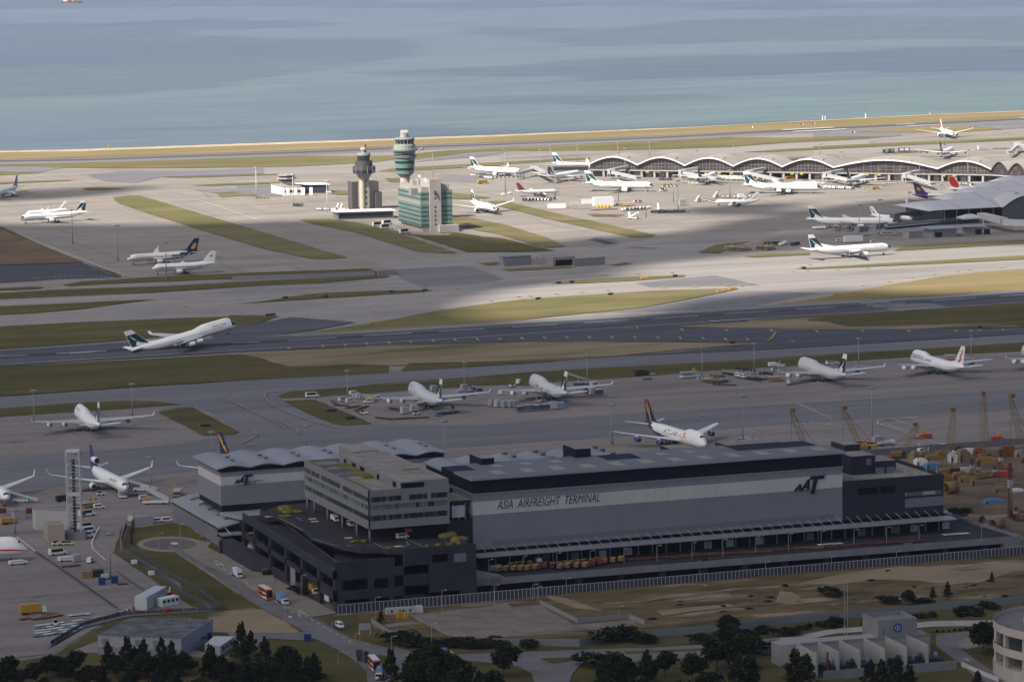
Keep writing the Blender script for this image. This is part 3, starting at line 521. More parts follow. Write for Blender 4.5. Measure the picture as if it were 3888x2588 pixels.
def cloudmat(name,through):
    m = bpy.data.materials.new(name); m.use_nodes = True; t = m.node_tree; t.nodes.clear()
    o = t.nodes.new('ShaderNodeOutputMaterial'); a = t.nodes.new('ShaderNodeBsdfTransparent'); b = t.nodes.new('ShaderNodeBsdfTranslucent'); c = t.nodes.new('ShaderNodeBsdfDiffuse')
    b.inputs[0].default_value = (.8,.8,.82,1); c.inputs[0].default_value = (.85,.85,.87,1)
    x = t.nodes.new('ShaderNodeMixShader'); y = t.nodes.new('ShaderNodeMixShader'); x.inputs[0].default_value = .5; y.inputs[0].default_value = 1-through
    t.links.new(b.outputs[0],x.inputs[1]); t.links.new(c.outputs[0],x.inputs[2]); t.links.new(a.outputs[0],y.inputs[1]); t.links.new(x.outputs[0],y.inputs[2]); t.links.new(y.outputs[0],o.inputs[0])
    return m
cm = cloudmat('cloud_vapour',.36)
cloud('clouds',-700,2800,-300,3560,22,cm,lambda g: g.y < 3500)
CH += 160
cloud('clouds',-900,2800,-500,2400,40,cloudmat('middle_cloud_vapour',.72),lambda g: g.y < 2280+90*noise.noise(g/150))  # unseen extra layer, added to thin the sun over the nearer half
CH += 160
cloud('clouds',-900,2800,-500,1800,40,cloudmat('near_cloud_vapour',.68),lambda g: g.y < 1570+60*noise.noise(g/120))  # one more unseen layer, added to darken the foreground
cloud('clouds',-1500,7000,3600,11000,70,cloudmat('thin_cloud_vapour',.88),lambda g: g.y > 3650 and proj(g)[1] < 640)
# haze
hz = bpy.data.materials.new('haze_air'); hz.use_nodes = True; t = hz.node_tree; t.nodes.clear()
o = t.nodes.new('ShaderNodeOutputMaterial'); v = t.nodes.new('ShaderNodeVolumePrincipled'); v.inputs['Color'].default_value = (.80,.86,1,1); v.inputs['Density'].default_value = .000024; v.inputs['Anisotropy'].default_value = .2
t.links.new(v.outputs[0],o.inputs['Volume'])
mb = MB(); mb.box(-8000,-850,-5,13000,20000,330,hz); HZ = tag(mb.build('haze'),kind='stuff')
# airliners
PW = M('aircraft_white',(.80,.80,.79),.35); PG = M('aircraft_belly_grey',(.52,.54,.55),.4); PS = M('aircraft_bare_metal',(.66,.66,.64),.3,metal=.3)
WG = M('wing_grey',(.42,.44,.47),.45); WL = M('wing_light',(.66,.67,.68),.4); GREEN = M('tail_green',(.012,.05,.055),.4); RED = M('tail_red',(.55,.03,.03),.4); NAVY = M('tail_navy',(.018,.022,.07),.4)
PURP = M('tail_purple',(.06,.025,.14),.4); GOLD = M('tail_gold',(.62,.33,.04),.4); GLASS = M('dark_glass',(.015,.018,.024),.15); BLK = M('tyre_black',(.02,.02,.02),.7); STEEL = M('strut_steel',(.35,.35,.36),.5)
LIP = M('intake_lip',(.6,.6,.62),.25,metal=.8); FAN = M('fan_dark',(.02,.02,.025),.4); BLUE = M('engine_blue',(.02,.05,.22),.4); ORG = M('letter_orange',(.7,.24,.02),.5); INK = M('letter_dark',(.02,.025,.05),.5)
WINM = M('window_row',(.03,.035,.045),.2)
_t = WINM.node_tree; _c = _t.nodes.new('ShaderNodeTexCoord'); _w = _t.nodes.new('ShaderNodeTexWave'); _w.inputs['Scale'].default_value = 1.6; _r = _t.nodes.new('ShaderNodeValToRGB'); _r.color_ramp.interpolation = 'CONSTANT'
_r.color_ramp.elements[0].color = (.03,.035,.045,1); _r.color_ramp.elements[1].color = (.75,.75,.74,1); _r.color_ramp.elements[1].position = .5
_t.links.new(_c.outputs['Object'],_w.inputs['Vector']); _t.links.new(_w.outputs['Fac'],_r.inputs[0]); _t.links.new(_r.outputs[0],_t.nodes['Principled BSDF'].inputs['Base Color'])
PINK = M('tail_salmon',(.75,.42,.34),.4); MAROON = M('tail_maroon',(.16,.03,.06),.4); GRYB = M('tail_grey_blue',(.13,.16,.25),.4); SKYB = M('belly_blue',(.10,.12,.38),.4); LETG = M('letter_grey',(.06,.075,.10),.5)
#        L     span  D    zc   fin  sweep rootc kinkc tipc  xroot engines(y)   eng r, len
AT = {'jumbo': (70.7,64.4,6.5,5.6,19.4,39,15.0,9.3,4.0,.29,(11.8,20.9),1.35,5.6),
      'classic_jumbo': (70.7,59.6,6.5,5.6,19.4,39,15.0,9.0,4.0,.29,(11.8,20.9),1.35,5.4),
      'twin': (63.7,60.3,5.64,5.3,16.9,31,11.5,7.2,2.6,.33,(9.4,),1.5,6.0),'short_twin': (58.8,60.3,5.64,5.3,17.2,31,11.5,7.2,2.6,.31,(9.4,),1.5,6.0),
      'quad': (63.7,60.3,5.64,5.3,16.9,31,11.5,7.2,2.6,.33,(9.4,19.3),1.1,4.9),'big_twin': (73.9,62,6.2,5.7,18.6,33,13.0,8.0,2.4,.34,(9.8,),1.9,7.2),'mid_big_twin': (63.7,61,6.2,5.7,18.5,33,13.0,8.0,2.4,.32,(9.8,),1.9,7.2),
      'small_twin': (38.5,34.5,3.95,3.5,12.0,26,6.2,3.9,1.5,.35,(5.6,),1.0,4.2),'stub_twin': (46.7,43.9,5.64,5.2,15.8,29,9.5,6.0,2.2,.33,(8.0,),1.3,5.6),
      'trijet': (61.2,51.7,6.02,5.5,17.6,36,12.0,7.5,2.7,.38,(8.5,),1.4,6.0)}
LOFT = ((0,0.02,-.14),(.004,.17,-.135),(.012,.33,-.125),(.025,.52,-.105),(.045,.74,-.07),(.07,.90,-.03),(.10,.985,0),(.13,1,0),(.2,1,0),(.3,1,0),(.4,1,0),(.5,1,0),(.6,1,0),(.68,1,0),(.76,.91,.045),(.83,.74,.12),(.89,.55,.20),(.94,.37,.265),(.98,.20,.31),(1,.07,.33))
def lerp_tab(t):
    for a,b in zip(LOFT,LOFT[1:]):
        if a[0] <= t <= b[0]:
            f = (t-a[0])/(b[0]-a[0]); return a[1]+(b[1]-a[1])*f,a[2]+(b[2]-a[2])*f
    return LOFT[-1][1:]
def hump(kind,t):
    if 'jumbo' not in kind: return 0
    e = .30 if kind == 'jumbo' else .24; f = .42 if kind == 'jumbo' else .34
    if t < .02: return 0
    if t < .07: return (t-.02)/.05
    if t < e: return 1
    return max(0,.5+.5*cos(pi*min(1,(t-e)/(f-e))))
def surf(kind,t,th,off=0.0):                     # point of the fuselage skin, th from the crown, positive to port
    A = AT[kind]; r,dz = lerp_tab(t); R = A[2]/2*r+off
    h = 1.75*hump(kind,t)*max(0,cos(th))**1.3
    return Vector((A[0]*(.52-t),R*sin(th),A[3]+dz*A[2]+R*cos(th)+h))
def wing_at(kind,y):
    A = AT[kind]; half = A[1]/2; x0 = A[0]*(.52-A[9]); f = y/half
    xle = x0-(y)*tan(radians(A[5]))*.96
    yk = .36*half; c = A[6]+(A[7]-A[6])*y/yk if y < yk else A[7]+(A[8]-A[7])*(y-yk)/(half-yk)
    z = A[3]-.30*A[2]+y*tan(radians(6.0))+1.0*f*f
    return xle,c,z
AF = ((0,0),(.18,.55),(.5,.5),(1,.03),(.5,-.4),(.18,-.45))
def loft_sections(mb,secs,m,tipm=None):
    vs = []
    for (x,c,y,z,th,vert) in secs:
        for u,v in AF: vs.append((x-c*u,y+(c*th*v if vert else 0),z+(0 if vert else c*th*v)))
    n = len(AF); fs = []
    for i in range(len(secs)-1): fs += [(i*n+k,i*n+(k+1) % n,(i+1)*n+(k+1) % n,(i+1)*n+k) for k in range(n)]
    mb.add(vs,fs+[tuple(range(n))[::-1],tuple(range(len(vs)-n,len(vs)))],m,False)
PM = {}
def part(key,name,parent,fn):
    if key not in PM:
        mb = MB(); fn(mb); PM[key] = mb.mesh(name)
    o = bpy.data.objects.new(name,PM[key]); COL.objects.link(o); o.parent = parent
    return o
def engine_mesh(mb,r,ln,x,y,z,m):
    prof = ((0,.80),(.02,.93),(.10,1.0),(.35,1.03),(.62,.95),(.80,.78),(.80,.62),(1.0,.42),(1.12,.15))
    n = 14; vs = []
    for u,q in prof: vs += [(x-u*ln,y+r*q*sin(2*pi*i/n),z+r*q*cos(2*pi*i/n)) for i in range(n)]
    for k in range(len(prof)-1): mb.add(vs[k*n:(k+2)*n],[(i,(i+1) % n,n+(i+1) % n,n+i) for i in range(n)],LIP if k == 0 else (m if k < 5 else STEEL),True)
def intake_mesh(mb,r,ln,x,y,z):
    n = 14
    vs = [(x-.0*ln,y+r*.80*sin(2*pi*i/n),z+r*.80*cos(2*pi*i/n)) for i in range(n)]+[(x-.14*ln,y+r*.78*sin(2*pi*i/n),z+r*.78*cos(2*pi*i/n)) for i in range(n)]
    mb.add(vs,[(i,n+i,n+(i+1) % n,(i+1) % n) for i in range(n)]+[tuple(range(n,2*n))],FAN)
    mb.bar((x-.14*ln,y,z),(x-.05*ln,y,z),r*.25,LIP,8,r*.03)
def finmap(kind,u,v,side,off=.05):
    A = AT[kind]; z0 = A[3]+.42*A[2]; z1 = A[4]; k = A[2]/6.0
    rc,tc = 11.0*k*(.97 if 'jumbo' not in kind else 1.0),4.6*k
    x0 = A[0]*(.52-.80); sw = (z1-z0)*.86
    if kind == 'small_twin': rc *= .92
    c = rc+(tc-rc)*v; xle = x0-sw*v
    return Vector((xle-c*u,side*(.26+off),z0+(z1-z0)*v))
BRUSH = ((.10,.06),(.34,.16),(.60,.40),(.78,.72),(.62,.56),(.52,.43),(.50,.30),(.72,.10),(.56,.04),(.30,.05))
def aircraft(kind,name,label,nose=None,tail=None,anchor='n',liv='green',body=None,belly=None,fin=None,eng=None,text=None,cat='airliner',group=None,pitch=0,zoff=0,gear=True,wing=None,skin=None,winglet=None,windows=True):
    A = AT[kind]; L,span,D,zc = A[:4]
    zn,zt = zc-.12*D,zc+.33*D
    pn = gw(*nose,zn+zoff if not pitch else zn+zoff+pitch*0); pt = gw(*tail,zt+zoff)
    d = Vector((pn.x-pt.x,pn.y-pt.y,0)); rz = atan2(d.y,d.x); u = d.normalized()
    if anchor == 'n': base = pn-u*(.52*L)
    elif anchor == 't': base = pt+u*(.48*L)
    else: base = (pn+pt)/2-u*(.02*L)
    root = empty(name,(base.x,base.y,1.0 if zoff == 0 else zoff+1.0),rz,label,cat,group)
    root.location.z = GZ+zoff
    if pitch: root.rotation_euler = (0,-radians(pitch),rz)
    body = body or PW; belly = belly or PG; fin = fin or body; eng = eng or PW; wing = wing or (WG if 'jumbo' in kind else WL)
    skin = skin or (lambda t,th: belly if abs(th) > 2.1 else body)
    kid = (kind,label)
    def fus(mb):
        n = 24; ts = sorted(set([a[0] for a in LOFT]+[.02,.035,.055,.16,.24,.27,.33,.36,.39,.64,.72,.795,.86,.915]))
        for i in range(len(ts)-1):
            a = [surf(kind,ts[i],2*pi*j/n) for j in range(n)]; b = [surf(kind,ts[i+1],2*pi*j/n) for j in range(n)]
            for j in range(n):
                th = 2*pi*(j+.5)/n; th = th if th <= pi else th-2*pi
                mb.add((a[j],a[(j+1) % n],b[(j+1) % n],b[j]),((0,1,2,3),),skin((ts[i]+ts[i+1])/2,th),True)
        # wing root fairing
        xr = L*(.52-A[9]); vs = []
        prof = ((xr+2,.35),(xr-1,.8),(xr-A[6]*.55,1),(xr-A[6]-1,.8),(xr-A[6]-4,.3)); m_ = 10
        for x,q in prof: vs += [(x,D*.46*q*sin(-pi/2+pi*i/(m_-1)),zc-.30*D-D*.26*q*cos(-pi/2+pi*i/(m_-1))) for i in range(m_)]
        mb.add(vs,[(k*m_+i,k*m_+i+1,(k+1)*m_+i+1,(k+1)*m_+i) for k in range(len(prof)-1) for i in range(m_-1)],belly,True)
    f = part(('f',)+kid,'fuselage',root,fus)
    me = f.data
    if me.users == 1:
        bm = bmesh.new(); bm.from_mesh(me); bmesh.ops.remove_doubles(bm,verts=bm.verts,dist=.01); bmesh.ops.recalc_face_normals(bm,faces=bm.faces); bm.to_mesh(me); bm.free()
    def patch(mb,t0,t1,a0,a1,m,off=.05,nt_=3,na_=3):
        vs = [surf(kind,t0+(t1-t0)*i/nt_,a0+(a1-a0)*j/na_,off) for i in range(nt_+1) for j in range(na_+1)]
        mb.add(vs,[(i*(na_+1)+j,i*(na_+1)+j+1,(i+1)*(na_+1)+j+1,(i+1)*(na_+1)+j) for i in range(nt_) for j in range(na_)],m)
    def glass(mb):
        t0 = (.030,.046) if 'jumbo' in kind else (.022,.038)
        a_ = (.05,.85) if 'jumbo' not in kind else (.05,.62)
        if 'jumbo' in kind: t0 = (.042,.053)
        patch(mb,*t0,-a_[1],a_[1],GLASS,.06,3,6)
    part(('g',kind),'cockpit_window',f,glass)
    if windows:
        for s in (-1,1): part(('w',kind,s),'cabin_windows',f,lambda mb: patch(mb,.12,.83,s*1.37,s*1.46,WINM,.03,30,1))
        if kind == 'jumbo':
            for s in (-1,1): part(('w2',kind,s),'cabin_windows',f,lambda mb: patch(mb,.08,.27,s*.60,s*.67,WINM,.05,10,1))
    wl = winglet if winglet is not None else kind in ('jumbo','twin','short_twin','quad','trijet')
    for s in (1,-1):
        def wm(mb):
            secs = []; half = span/2
            for q in (.0,.18,.36,.68,.97,1.0):
                x,c,z = wing_at(kind,q*half); secs.append((x-(c*.25 if q == 1 else 0),c*(.6 if q == 1 else 1),s*q*half,z,.13-.04*q,False))
            loft_sections(mb,secs,wing)
            for q in (.3,.5,.7,.85):           # flap track fairings
                x,c,z = wing_at(kind,q*half); mb.bar((x-c*.6,s*q*half,z-.25),(x-c*1.12,s*q*half,z-.5),.32,wing,6,.1)
        w = part(('wing',kind,s,wing.name),'wing',root,wm)
        if wl:
            def wlm(mb):
                x,c,z = wing_at(kind,span/2); hh = 2.1 if kind != 'trijet' else 2.6
                loft_sections(mb,[(x-c*.3,c*.62,s*span/2,z,.08,True),(x-c*.3-hh*.9,c*.30,s*(span/2+hh*.35),z+hh,.08,True)],body)
            part(('wlet',kind,s,body.name),'winglet',w,wlm)
        for ey in A[10]:
            x,c,z = wing_at(kind,ey); ex,ez = x+A[12]*.62,z-A[11]-.75
            e = part(('eng',kind,s,ey,eng.name),'engine',root,lambda mb: (engine_mesh(mb,A[11],A[12],ex,s*ey,ez,eng),mb.add([(ex-A[12]*.25,s*ey-.18,ez+A[11]*.9),(ex-A[12]*.25,s*ey+.18,ez+A[11]*.9),(x-c*.5,s*ey+.18,z),(x-c*.5,s*ey-.18,z),(x-.2,s*ey,z+.35),(ex-A[12]*.9,s*ey,ez+A[11]*.4)],((0,1,4),(0,4,3),(1,2,4),(3,4,2),(0,3,5),(1,5,2),(0,5,1),(3,2,5)),wing)))
            part(('int',kind,s,ey),'intake',e,lambda mb: intake_mesh(mb,A[11],A[12],ex,s*ey,ez))
        def tp(mb):
            k = D/6.0; hs = {'small_twin': 6.2,'trijet': 9.0,'stub_twin': 8.1}.get(kind,11.0 if 'jumbo' in kind else 9.8); xr = L*(.52-.86); zr = zc+.22*D
            loft_sections(mb,[(xr,7.6*k,s*.3,zr,.09,False),(xr-hs*.78,2.6*k,s*hs,zr+hs*.12,.08,False)],wing if 'jumbo' not in kind else WL)
        part(('tp',kind,s,wing.name),'tailplane',root,tp)
    def fm(mb):
        vs = []
        for v in (-.12,1.0):
            for u_,y in ((0,0),(.14,1),(.85,1),(1,0),(.85,-1),(.14,-1)):
                p = finmap(kind,u_,v,0,0); vs.append((p.x,y*.26*(1-.45*v),p.z))
        mb.add(vs,[(i,(i+1) % 6,6+(i+1) % 6,6+i) for i in range(6)]+[tuple(range(6,12))],fin)
        p,q = finmap(kind,0,0,0,0),finmap(kind,0,.17,0,0)      # dorsal fillet
        mb.add([(p.x+D*1.0,0,p.z+.08),(p.x-1,.2,p.z-.4),(p.x-1,-.2,p.z-.4),(q.x-.3,0,q.z)],((0,1,3),(0,3,2)),fin)
    fo = part(('fin',kind,fin.name),'tail_fin',root,fm)
    shapes = {'green': ((GREEN,((.03,.02),(.97,.02),(.97,.74),(.03,.74))),(PW,BRUSH,.09)),
              'dragon': ((RED,((.35,.15),(.6,.12),(.75,.3),(.6,.45),(.8,.6),(.62,.82),(.5,.78),(.58,.6),(.4,.45),(.52,.3))),),'blotch': ((PINK,((.2,.1),(.6,.1),(.8,.5),(.75,.75),(.4,.5))),),
              'sun': ((GOLD,tuple((.58+.24*cos(i*pi/8),.40+.26*sin(i*pi/8)) for i in range(16))),),'spot': ((INK,((.35,.5),(.6,.5),(.6,.62),(.35,.62))),),
              'redarc': ((RED,((.05,.98),(.95,.98),(.98,.4),(.9,.2),(.7,.08),(.45,.04),(.2,.2),(.1,.5))),),'orchid': ((GOLD,((.3,.4),(.5,.3),(.75,.42),(.7,.6),(.55,.5),(.6,.68),(.4,.6))),),
              'figure': ((GOLD,((.42,.0),(.56,.0),(.54,.35),(.74,.5),(.68,.55),(.5,.42),(.34,.58),(.28,.52),(.44,.36))),(GOLD,((.3,.6),(.5,.52),(.7,.6),(.76,.72),(.66,.72),(.5,.6),(.38,.7),(.3,.72))),(GOLD,((.3,.74),(.7,.74),(.66,.82),(.36,.82))),(RED,((.2,.86),(.8,.86),(.8,.97),(.2,.97)))),
              'bird': ((GOLD,((.25,.12),(.5,.3),(.75,.62),(.9,.92),(.5,.75),(.35,.55),(.5,.5),(.2,.4))),),'redtop': ((RED,((.5,.05),(.96,.05),(.96,.96),(.6,.96))),),'purple': ((MAROON,((.1,.55),(.95,.55),(.95,.95),(.1,.95))),),'none': ()}[liv]
    if shapes:
        def lm(mb):
            for sh in shapes:
                for s in (-1,1):
                    off = sh[2] if len(sh) > 2 else .05
                    pts = [finmap(kind,a,b,0,0) for a,b in sh[1]]
                    bm = bmesh.new(); vv = [bm.verts.new((p.x,p.z,0)) for p in pts]; ff = bm.faces.new(vv); bmesh.ops.triangulate(bm,faces=[ff]); bm.verts.index_update()
                    mb.add([(p.x,s*(.26+off),p.z) for p in pts],[tuple(v.index for v in g.verts) for g in bm.faces],sh[0]); bm.free()
        part(('logo',kind,liv),'tail_emblem',fo,lm)
    if kind == 'trijet':
        e = part(('t3',eng.name),'engine',root,lambda mb: (engine_mesh(mb,1.55,8.5,L*(.52-.80),0,zc+.95*D,eng),mb.box(-L*.36,-.25,zc+.3*D,-L*.30,.25,zc+.8*D,fin)))
        part(('t3i',),'intake',e,lambda mb: intake_mesh(mb,1.55,8.5,L*(.52-.80),0,zc+.95*D))
    def ng(mb):
        x = L*(.52-.09) if 'jumbo' not in kind else L*(.52-.105)
        mb.bar((x,0,.6),(x,0,zc-.4*D),.16,STEEL)
        for y in (-.4,.4): mb.bar((x,y-.17,.55),(x,y+.17,.55),.55,BLK,10)
    def mg(mb):
        for y,x in (leg,):
            mb.bar((x,y,.7),(x,y*.9,zc-.3*D),.24,STEEL)
            for dx in (-.75,.75):
                for dy in (-.55,.55): mb.bar((x+dx,y+dy-.22,.62),(x+dx,y+dy+.22,.62),.62,BLK,10)
    if gear:
        part(('ng',kind),'nose_gear',root,ng); 
        for leg in (((-5.5,1),(5.5,1),(-1.9,-2.2),(1.9,-2.2)) if 'jumbo' in kind else ((-4.5*D/6,-1),(4.5*D/6,-1))): part(('mg',kind,leg),'main_gear',root,mg)
    for tx in (text or ()):
        (bodyt,t0,t1,a0,a1,m,sides),kw = tx[:7],(tx[7] if len(tx) > 7 else {})
        def tm(mb):
            key = (bodyt,tuple(sorted(kw.items())))
            if key not in TXT: TXT[key] = text_mesh(bodyt,**kw)
            vs,fs = TXT[key]
            for s in sides:
                mb.add([surf(kind,(t1-(t1-t0)*a) if s < 0 else (t0+(t1-t0)*a),s*(a0+(a1-a0)*b),.06) for a,b in vs],fs,m)
        part(('tx',label,bodyt),'lettering',f,tm)
    return root
GZ = .36
def nosepatch(m):
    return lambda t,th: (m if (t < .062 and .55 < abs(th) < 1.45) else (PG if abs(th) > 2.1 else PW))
CXS = nosepatch(GREEN)
def navyaft(b,m,t0): return lambda t,th: m if t > t0-.12*abs(th)/pi*2+.06 else (PG if abs(th) > 2.1 else b)
CP = ('CATHAY PACIFIC',.10,.24,1.25,.95,GREEN,(1,-1))
# terminal side
aircraft('twin','airliner','airliner with a grey blue tail cut off by the left edge of the photo',(1,-380,850),(1,155,685),'t','none',fin=GRYB)
aircraft('small_twin','airliner','small white jet with a salmon tail behind the green tailed jet on the left apron',(1,218,925),(1,582,885),'n','blotch')
aircraft('twin','airliner','white green tailed twin jet in the sun on the left apron',(1,165,968),(1,757,903),'n','green',skin=CXS)
aircraft('short_twin','airliner','white jet with a navy tail carrying a round yellow sun on the left apron',(1,1080,1312),(1,1697,1243),'n','sun',fin=NAVY,skin=lambda t,th: NAVY if t > .70-.1*(abs(th) > 1.4)+.12*(abs(th) < .7) else (SKYB if abs(th) > 1.9 and t > .5 else (GOLD if 1.45 < abs(th) < 1.75 and t < .5 else (PG if abs(th) > 1.9 else PW))),text=(('JET AIRWAYS',.11,.28,1.2,.98,LETG,(1,-1)),))
aircraft('stub_twin','airliner','all white jet with a small dark square on its fin, left apron',(1,1293,1393),(1,1805,1340),'n','spot',skin=lambda t,th: (MAROON if 1.57 < abs(th) < 1.8 and t < .8 else (PG if abs(th) > 2.1 else PW)))
aircraft('twin','airliner','white green tailed jet at the gate left of the wavy roofed concourse',(3,722,402),(3,215,352),'t','green',skin=CXS)
aircraft('twin','airliner','green tailed jet half hidden by the left tip of the concourse',(3,1560,352),(3,1030,312),'t','green',skin=CXS)
aircraft('quad','airliner','silvery jet nose in at the first bridge below the concourse tip',(3,1390,402),(3,985,440),'t','green',skin=CXS)
aircraft('mid_big_twin','airliner','white green tailed wide twin taxiing in front of the concourse end',(3,2045,542),(3,1420,507),'n','green',skin=CXS)
aircraft('small_twin','airliner','small grey jet with a maroon tail parked beside the equipment yard',(3,868,605),(3,690,592),'t','none',fin=MAROON,body=PG)
aircraft('twin','airliner','white jet taxiing towards the camera right of the control tower',(3,485,775),(3,215,685),'n','green',skin=CXS)
aircraft('twin','airliner','jet nose in at the second bridge of the wavy roofed concourse',(4,597,682),(4,390,722),'t','none',fin=GREEN)
aircraft('jumbo','airliner','white green tailed four engine jumbo taxiing before the concourse',(4,1622,822),(4,908,787),'n','green',skin=CXS)
aircraft('small_twin','airliner','small white jet with a pale red tail on the sunny remote stand',(4,560,962),(4,975,947),'n','blotch')
aircraft('twin','airliner','jet nose in at the third bridge of the wavy roofed concourse',(5,527,707),(5,330,742),'t','none',fin=GREEN)
aircraft('mid_big_twin','airliner','white jet with a red fin partly hidden by the grey terminal roof',(5,2000,852),(5,1345,832),'t','redarc')
aircraft('twin','airliner','jet with a purple tail and purple gold stripes beside the grey terminal',(5,1660,915),(5,985,890),'t','orchid',fin=PURP,skin=lambda t,th: PURP if t > .78 or (t > .35 and 1.3 < abs(th) < 1.75) else (GOLD if 1.1 < abs(th) < 1.3 and t > .5 else PW))
aircraft('big_twin','airliner','green tailed long twin docked in shade at the grey terminal bridge',(5,840,1162),(4,1535,1130),'n','green',skin=CXS)
aircraft('small_twin','airliner','small white jet with a red emblem behind the grey terminal bridge',(5,900,1128),(5,570,1092),'t','dragon')
aircraft('big_twin','airliner','white green tailed long twin rolling along the sunlit parallel taxiway',(5,772,1414),(4,1425,1437),'n','green',skin=CXS,text=(CP,))
aircraft('twin','airliner','white jet with a red edged fin taxiing near the north runway',(5,1385,292),(5,1205,212),'n','redtop',belly=SKYB)
aircraft('quad','airliner','four engine jet with a dark purple tail parked behind the concourse',(5,1490,402),(5,1255,467),'t','purple',fin=NAVY)
# runway and cargo side
r = aircraft('jumbo','airliner','green tailed jumbo lifting its nose on the near runway at take off',(6,1958,497),(6,1085,695),'m','green',skin=CXS,text=(CP,),pitch=11.5,zoff=2.0)
pos = gw(6,1560,712,.8); r.location = (pos.x,pos.y,.9); r.rotation_euler = (0,-radians(12.5),radians(-1.5))
CG = dict(cat='freighter',windows=False)
aircraft('jumbo','freighter','white jumbo freighter with a green tail alone on the left cargo stand',(6,612,1228),(6,850,1377),'t','green',text=(('CATHAY PACIFIC CARGO',.12,.30,.95,.7,LETG,(1,-1)),),**CG)
aircraft('jumbo','freighter','bare silver jumbo freighter with its side cargo door open',(7,1425,378),(7,1748,502),'t','green',body=PS,belly=PG,fin=PW,text=(('CARGO',.12,.22,.95,.7,LETG,(1,-1)),),**CG)
aircraft('jumbo','freighter','bare silver jumbo freighter above a tall scissor loader',(8,500,368),(8,928,507),'t','green',body=PS,belly=PG,fin=PW,**CG)
aircraft('jumbo','freighter','bare silver jumbo freighter on the right cargo stand behind the crane boom',(10,88,348),(10,595,457),'t','green',body=PS,belly=PG,fin=PW,**CG)
aircraft('classic_jumbo','freighter','white jumbo freighter with a red emblem and long dark lettering',(10,1215,280),(10,1765,380),'t','dragon',text=(('DRAGONAIR CARGO',.075,.46,1.42,.9,INK,(1,-1),{'bold': .02}),('::::',.075,.17,1.5,1.35,RED,(1,-1))),**CG)
aircraft('jumbo','freighter','freighter cut off by the right edge with only nose and wing showing',(10,2335,228),(10,2885,330),'n','green',body=PS,**CG)
aircraft('classic_jumbo','freighter','white jumbo freighter with a navy and gold tail behind the long shed',(9,990,757),(9,455,543),'n','figure',fin=NAVY,eng=BLUE,wing=WL,skin=lambda t,th: NAVY if t > .80+.05*cos(th)-.16*(abs(th) > 1.9) else PW,text=(('ATLAS',.375,.60,1.5,.85,INK,(-1,),{'shear': .15,'bold': .02}),('AIR',.235,.362,1.5,.85,ORG,(-1,),{'shear': .15,'bold': .02})),**CG)
aircraft('jumbo','freighter','navy tailed freighter with a gold bird hidden behind the left shed',(13,1375,500),(13,722,238),'t','bird',fin=NAVY,wing=WL,**CG)
aircraft('trijet','freighter','white three engine freighter with a purple fin on the left stand',(11,1252,668),(11,935,455),'n','none',fin=PURP,skin=lambda t,th: PURP if t > .82+.03*cos(th) else PW,text=(('Fed',.30,.20,1.25,.75,PURP,(-1,)),('Ex',.195,.13,1.25,.75,ORG,(-1,)),('Fed',.13,.22,1.25,.75,PURP,(1,)),('Ex',.225,.29,1.25,.75,ORG,(1,))),**CG)
aircraft('trijet','freighter','white freighter entering from the left edge with a raised winglet',(11,75,764),(11,-250,545),'n','none',fin=PURP,**CG)
aircraft('classic_jumbo','freighter','white jumbo nose with a thin red stripe reaching in at the lower left',(11,272,1272),(11,-1080,1240),'n','none',fin=PW,skin=lambda t,th: RED if 1.55 < abs(th) < 1.75 else PW,**CG)
# freight terminal complex
def gy(k,x,y,Y):                               # measured point -> place on the upright plane Y
    p = px(k,x,y); d = CR*(p[0]-CX) - CU*(p[1]-CY) + FW*F; t = Y/d.y; return Vector((d.x*t,Y,H+d.z*t))
def gx(k,x,y,X):
    p = px(k,x,y); d = CR*(p[0]-CX) - CU*(p[1]-CY) + FW*F; t = X/d.x; return Vector((X,d.y*t,H+d.z*t))
WALLG = M('cladding_grey',(.205,.21,.24),.55,var=.04,scale=.05); WALLL = M('cladding_white',(.50,.49,.475),.55,var=.04,scale=.05); WALLM = M('cladding_mid_grey',(.155,.16,.185),.55)
BLKW = M('cladding_black',(.010,.010,.022),.6,spec=.15); DKW = M('dark_tile',(.030,.030,.042),.6,var=.2,scale=.12); DKW2 = M('dark_facade',(.022,.023,.038),.6,var=.15,scale=.1); VOID = M('dark_interior',(.008,.008,.012),.9,spec=.1)  # VOID: shade inside openings put into a near-black colour
ROOF = M('metal_roof',(.165,.167,.185),.6,var=.06,scale=.08); ROOFL = M('pale_metal_roof',(.265,.272,.30),.6,var=.08,scale=.06); EDGE = M('roof_edge',(.25,.265,.30),.4); SKYL = M('skylight_panel',(.30,.275,.22),.5)
PARA = M('parapet_grey',(.19,.19,.215),.7,var=.1,scale=.15); OFFW = M('office_cladding',(.205,.207,.225),.55,var=.04,scale=.1); ROOFB = M('roof_concrete',(.27,.245,.21),.9,var=.2,scale=.12); layer(ROOFB,(.16,.13,.105),.2,.56,.66,.6)
DECK = M('deck_asphalt',(.032,.029,.034),.9,var=.2,scale=.1); PLANT = M('planter_green',(.15,.13,.025),1,var=.4,scale=.6); WHT = M('painted_white',(.5,.5,.51),.5); REDE = M('logo_red',(.45,.08,.05),.5); NAVYL = M('logo_navy',(.012,.013,.04),.5)
for m,c in ((WALLG,(.16,.163,.185)),(WALLL,(.38,.37,.35)),(DKW,(.045,.043,.05)),(DKW2,(.034,.034,.045)),(OFFW,(.165,.163,.17)),(PARA,(.12,.115,.12))): layer(m,c,.35,.48,.75,.32,(1,1,.06),5)
for m in (WALLG,WALLL): grid(m,(.12,.12,.14),5.6,5.6,.012,.25)
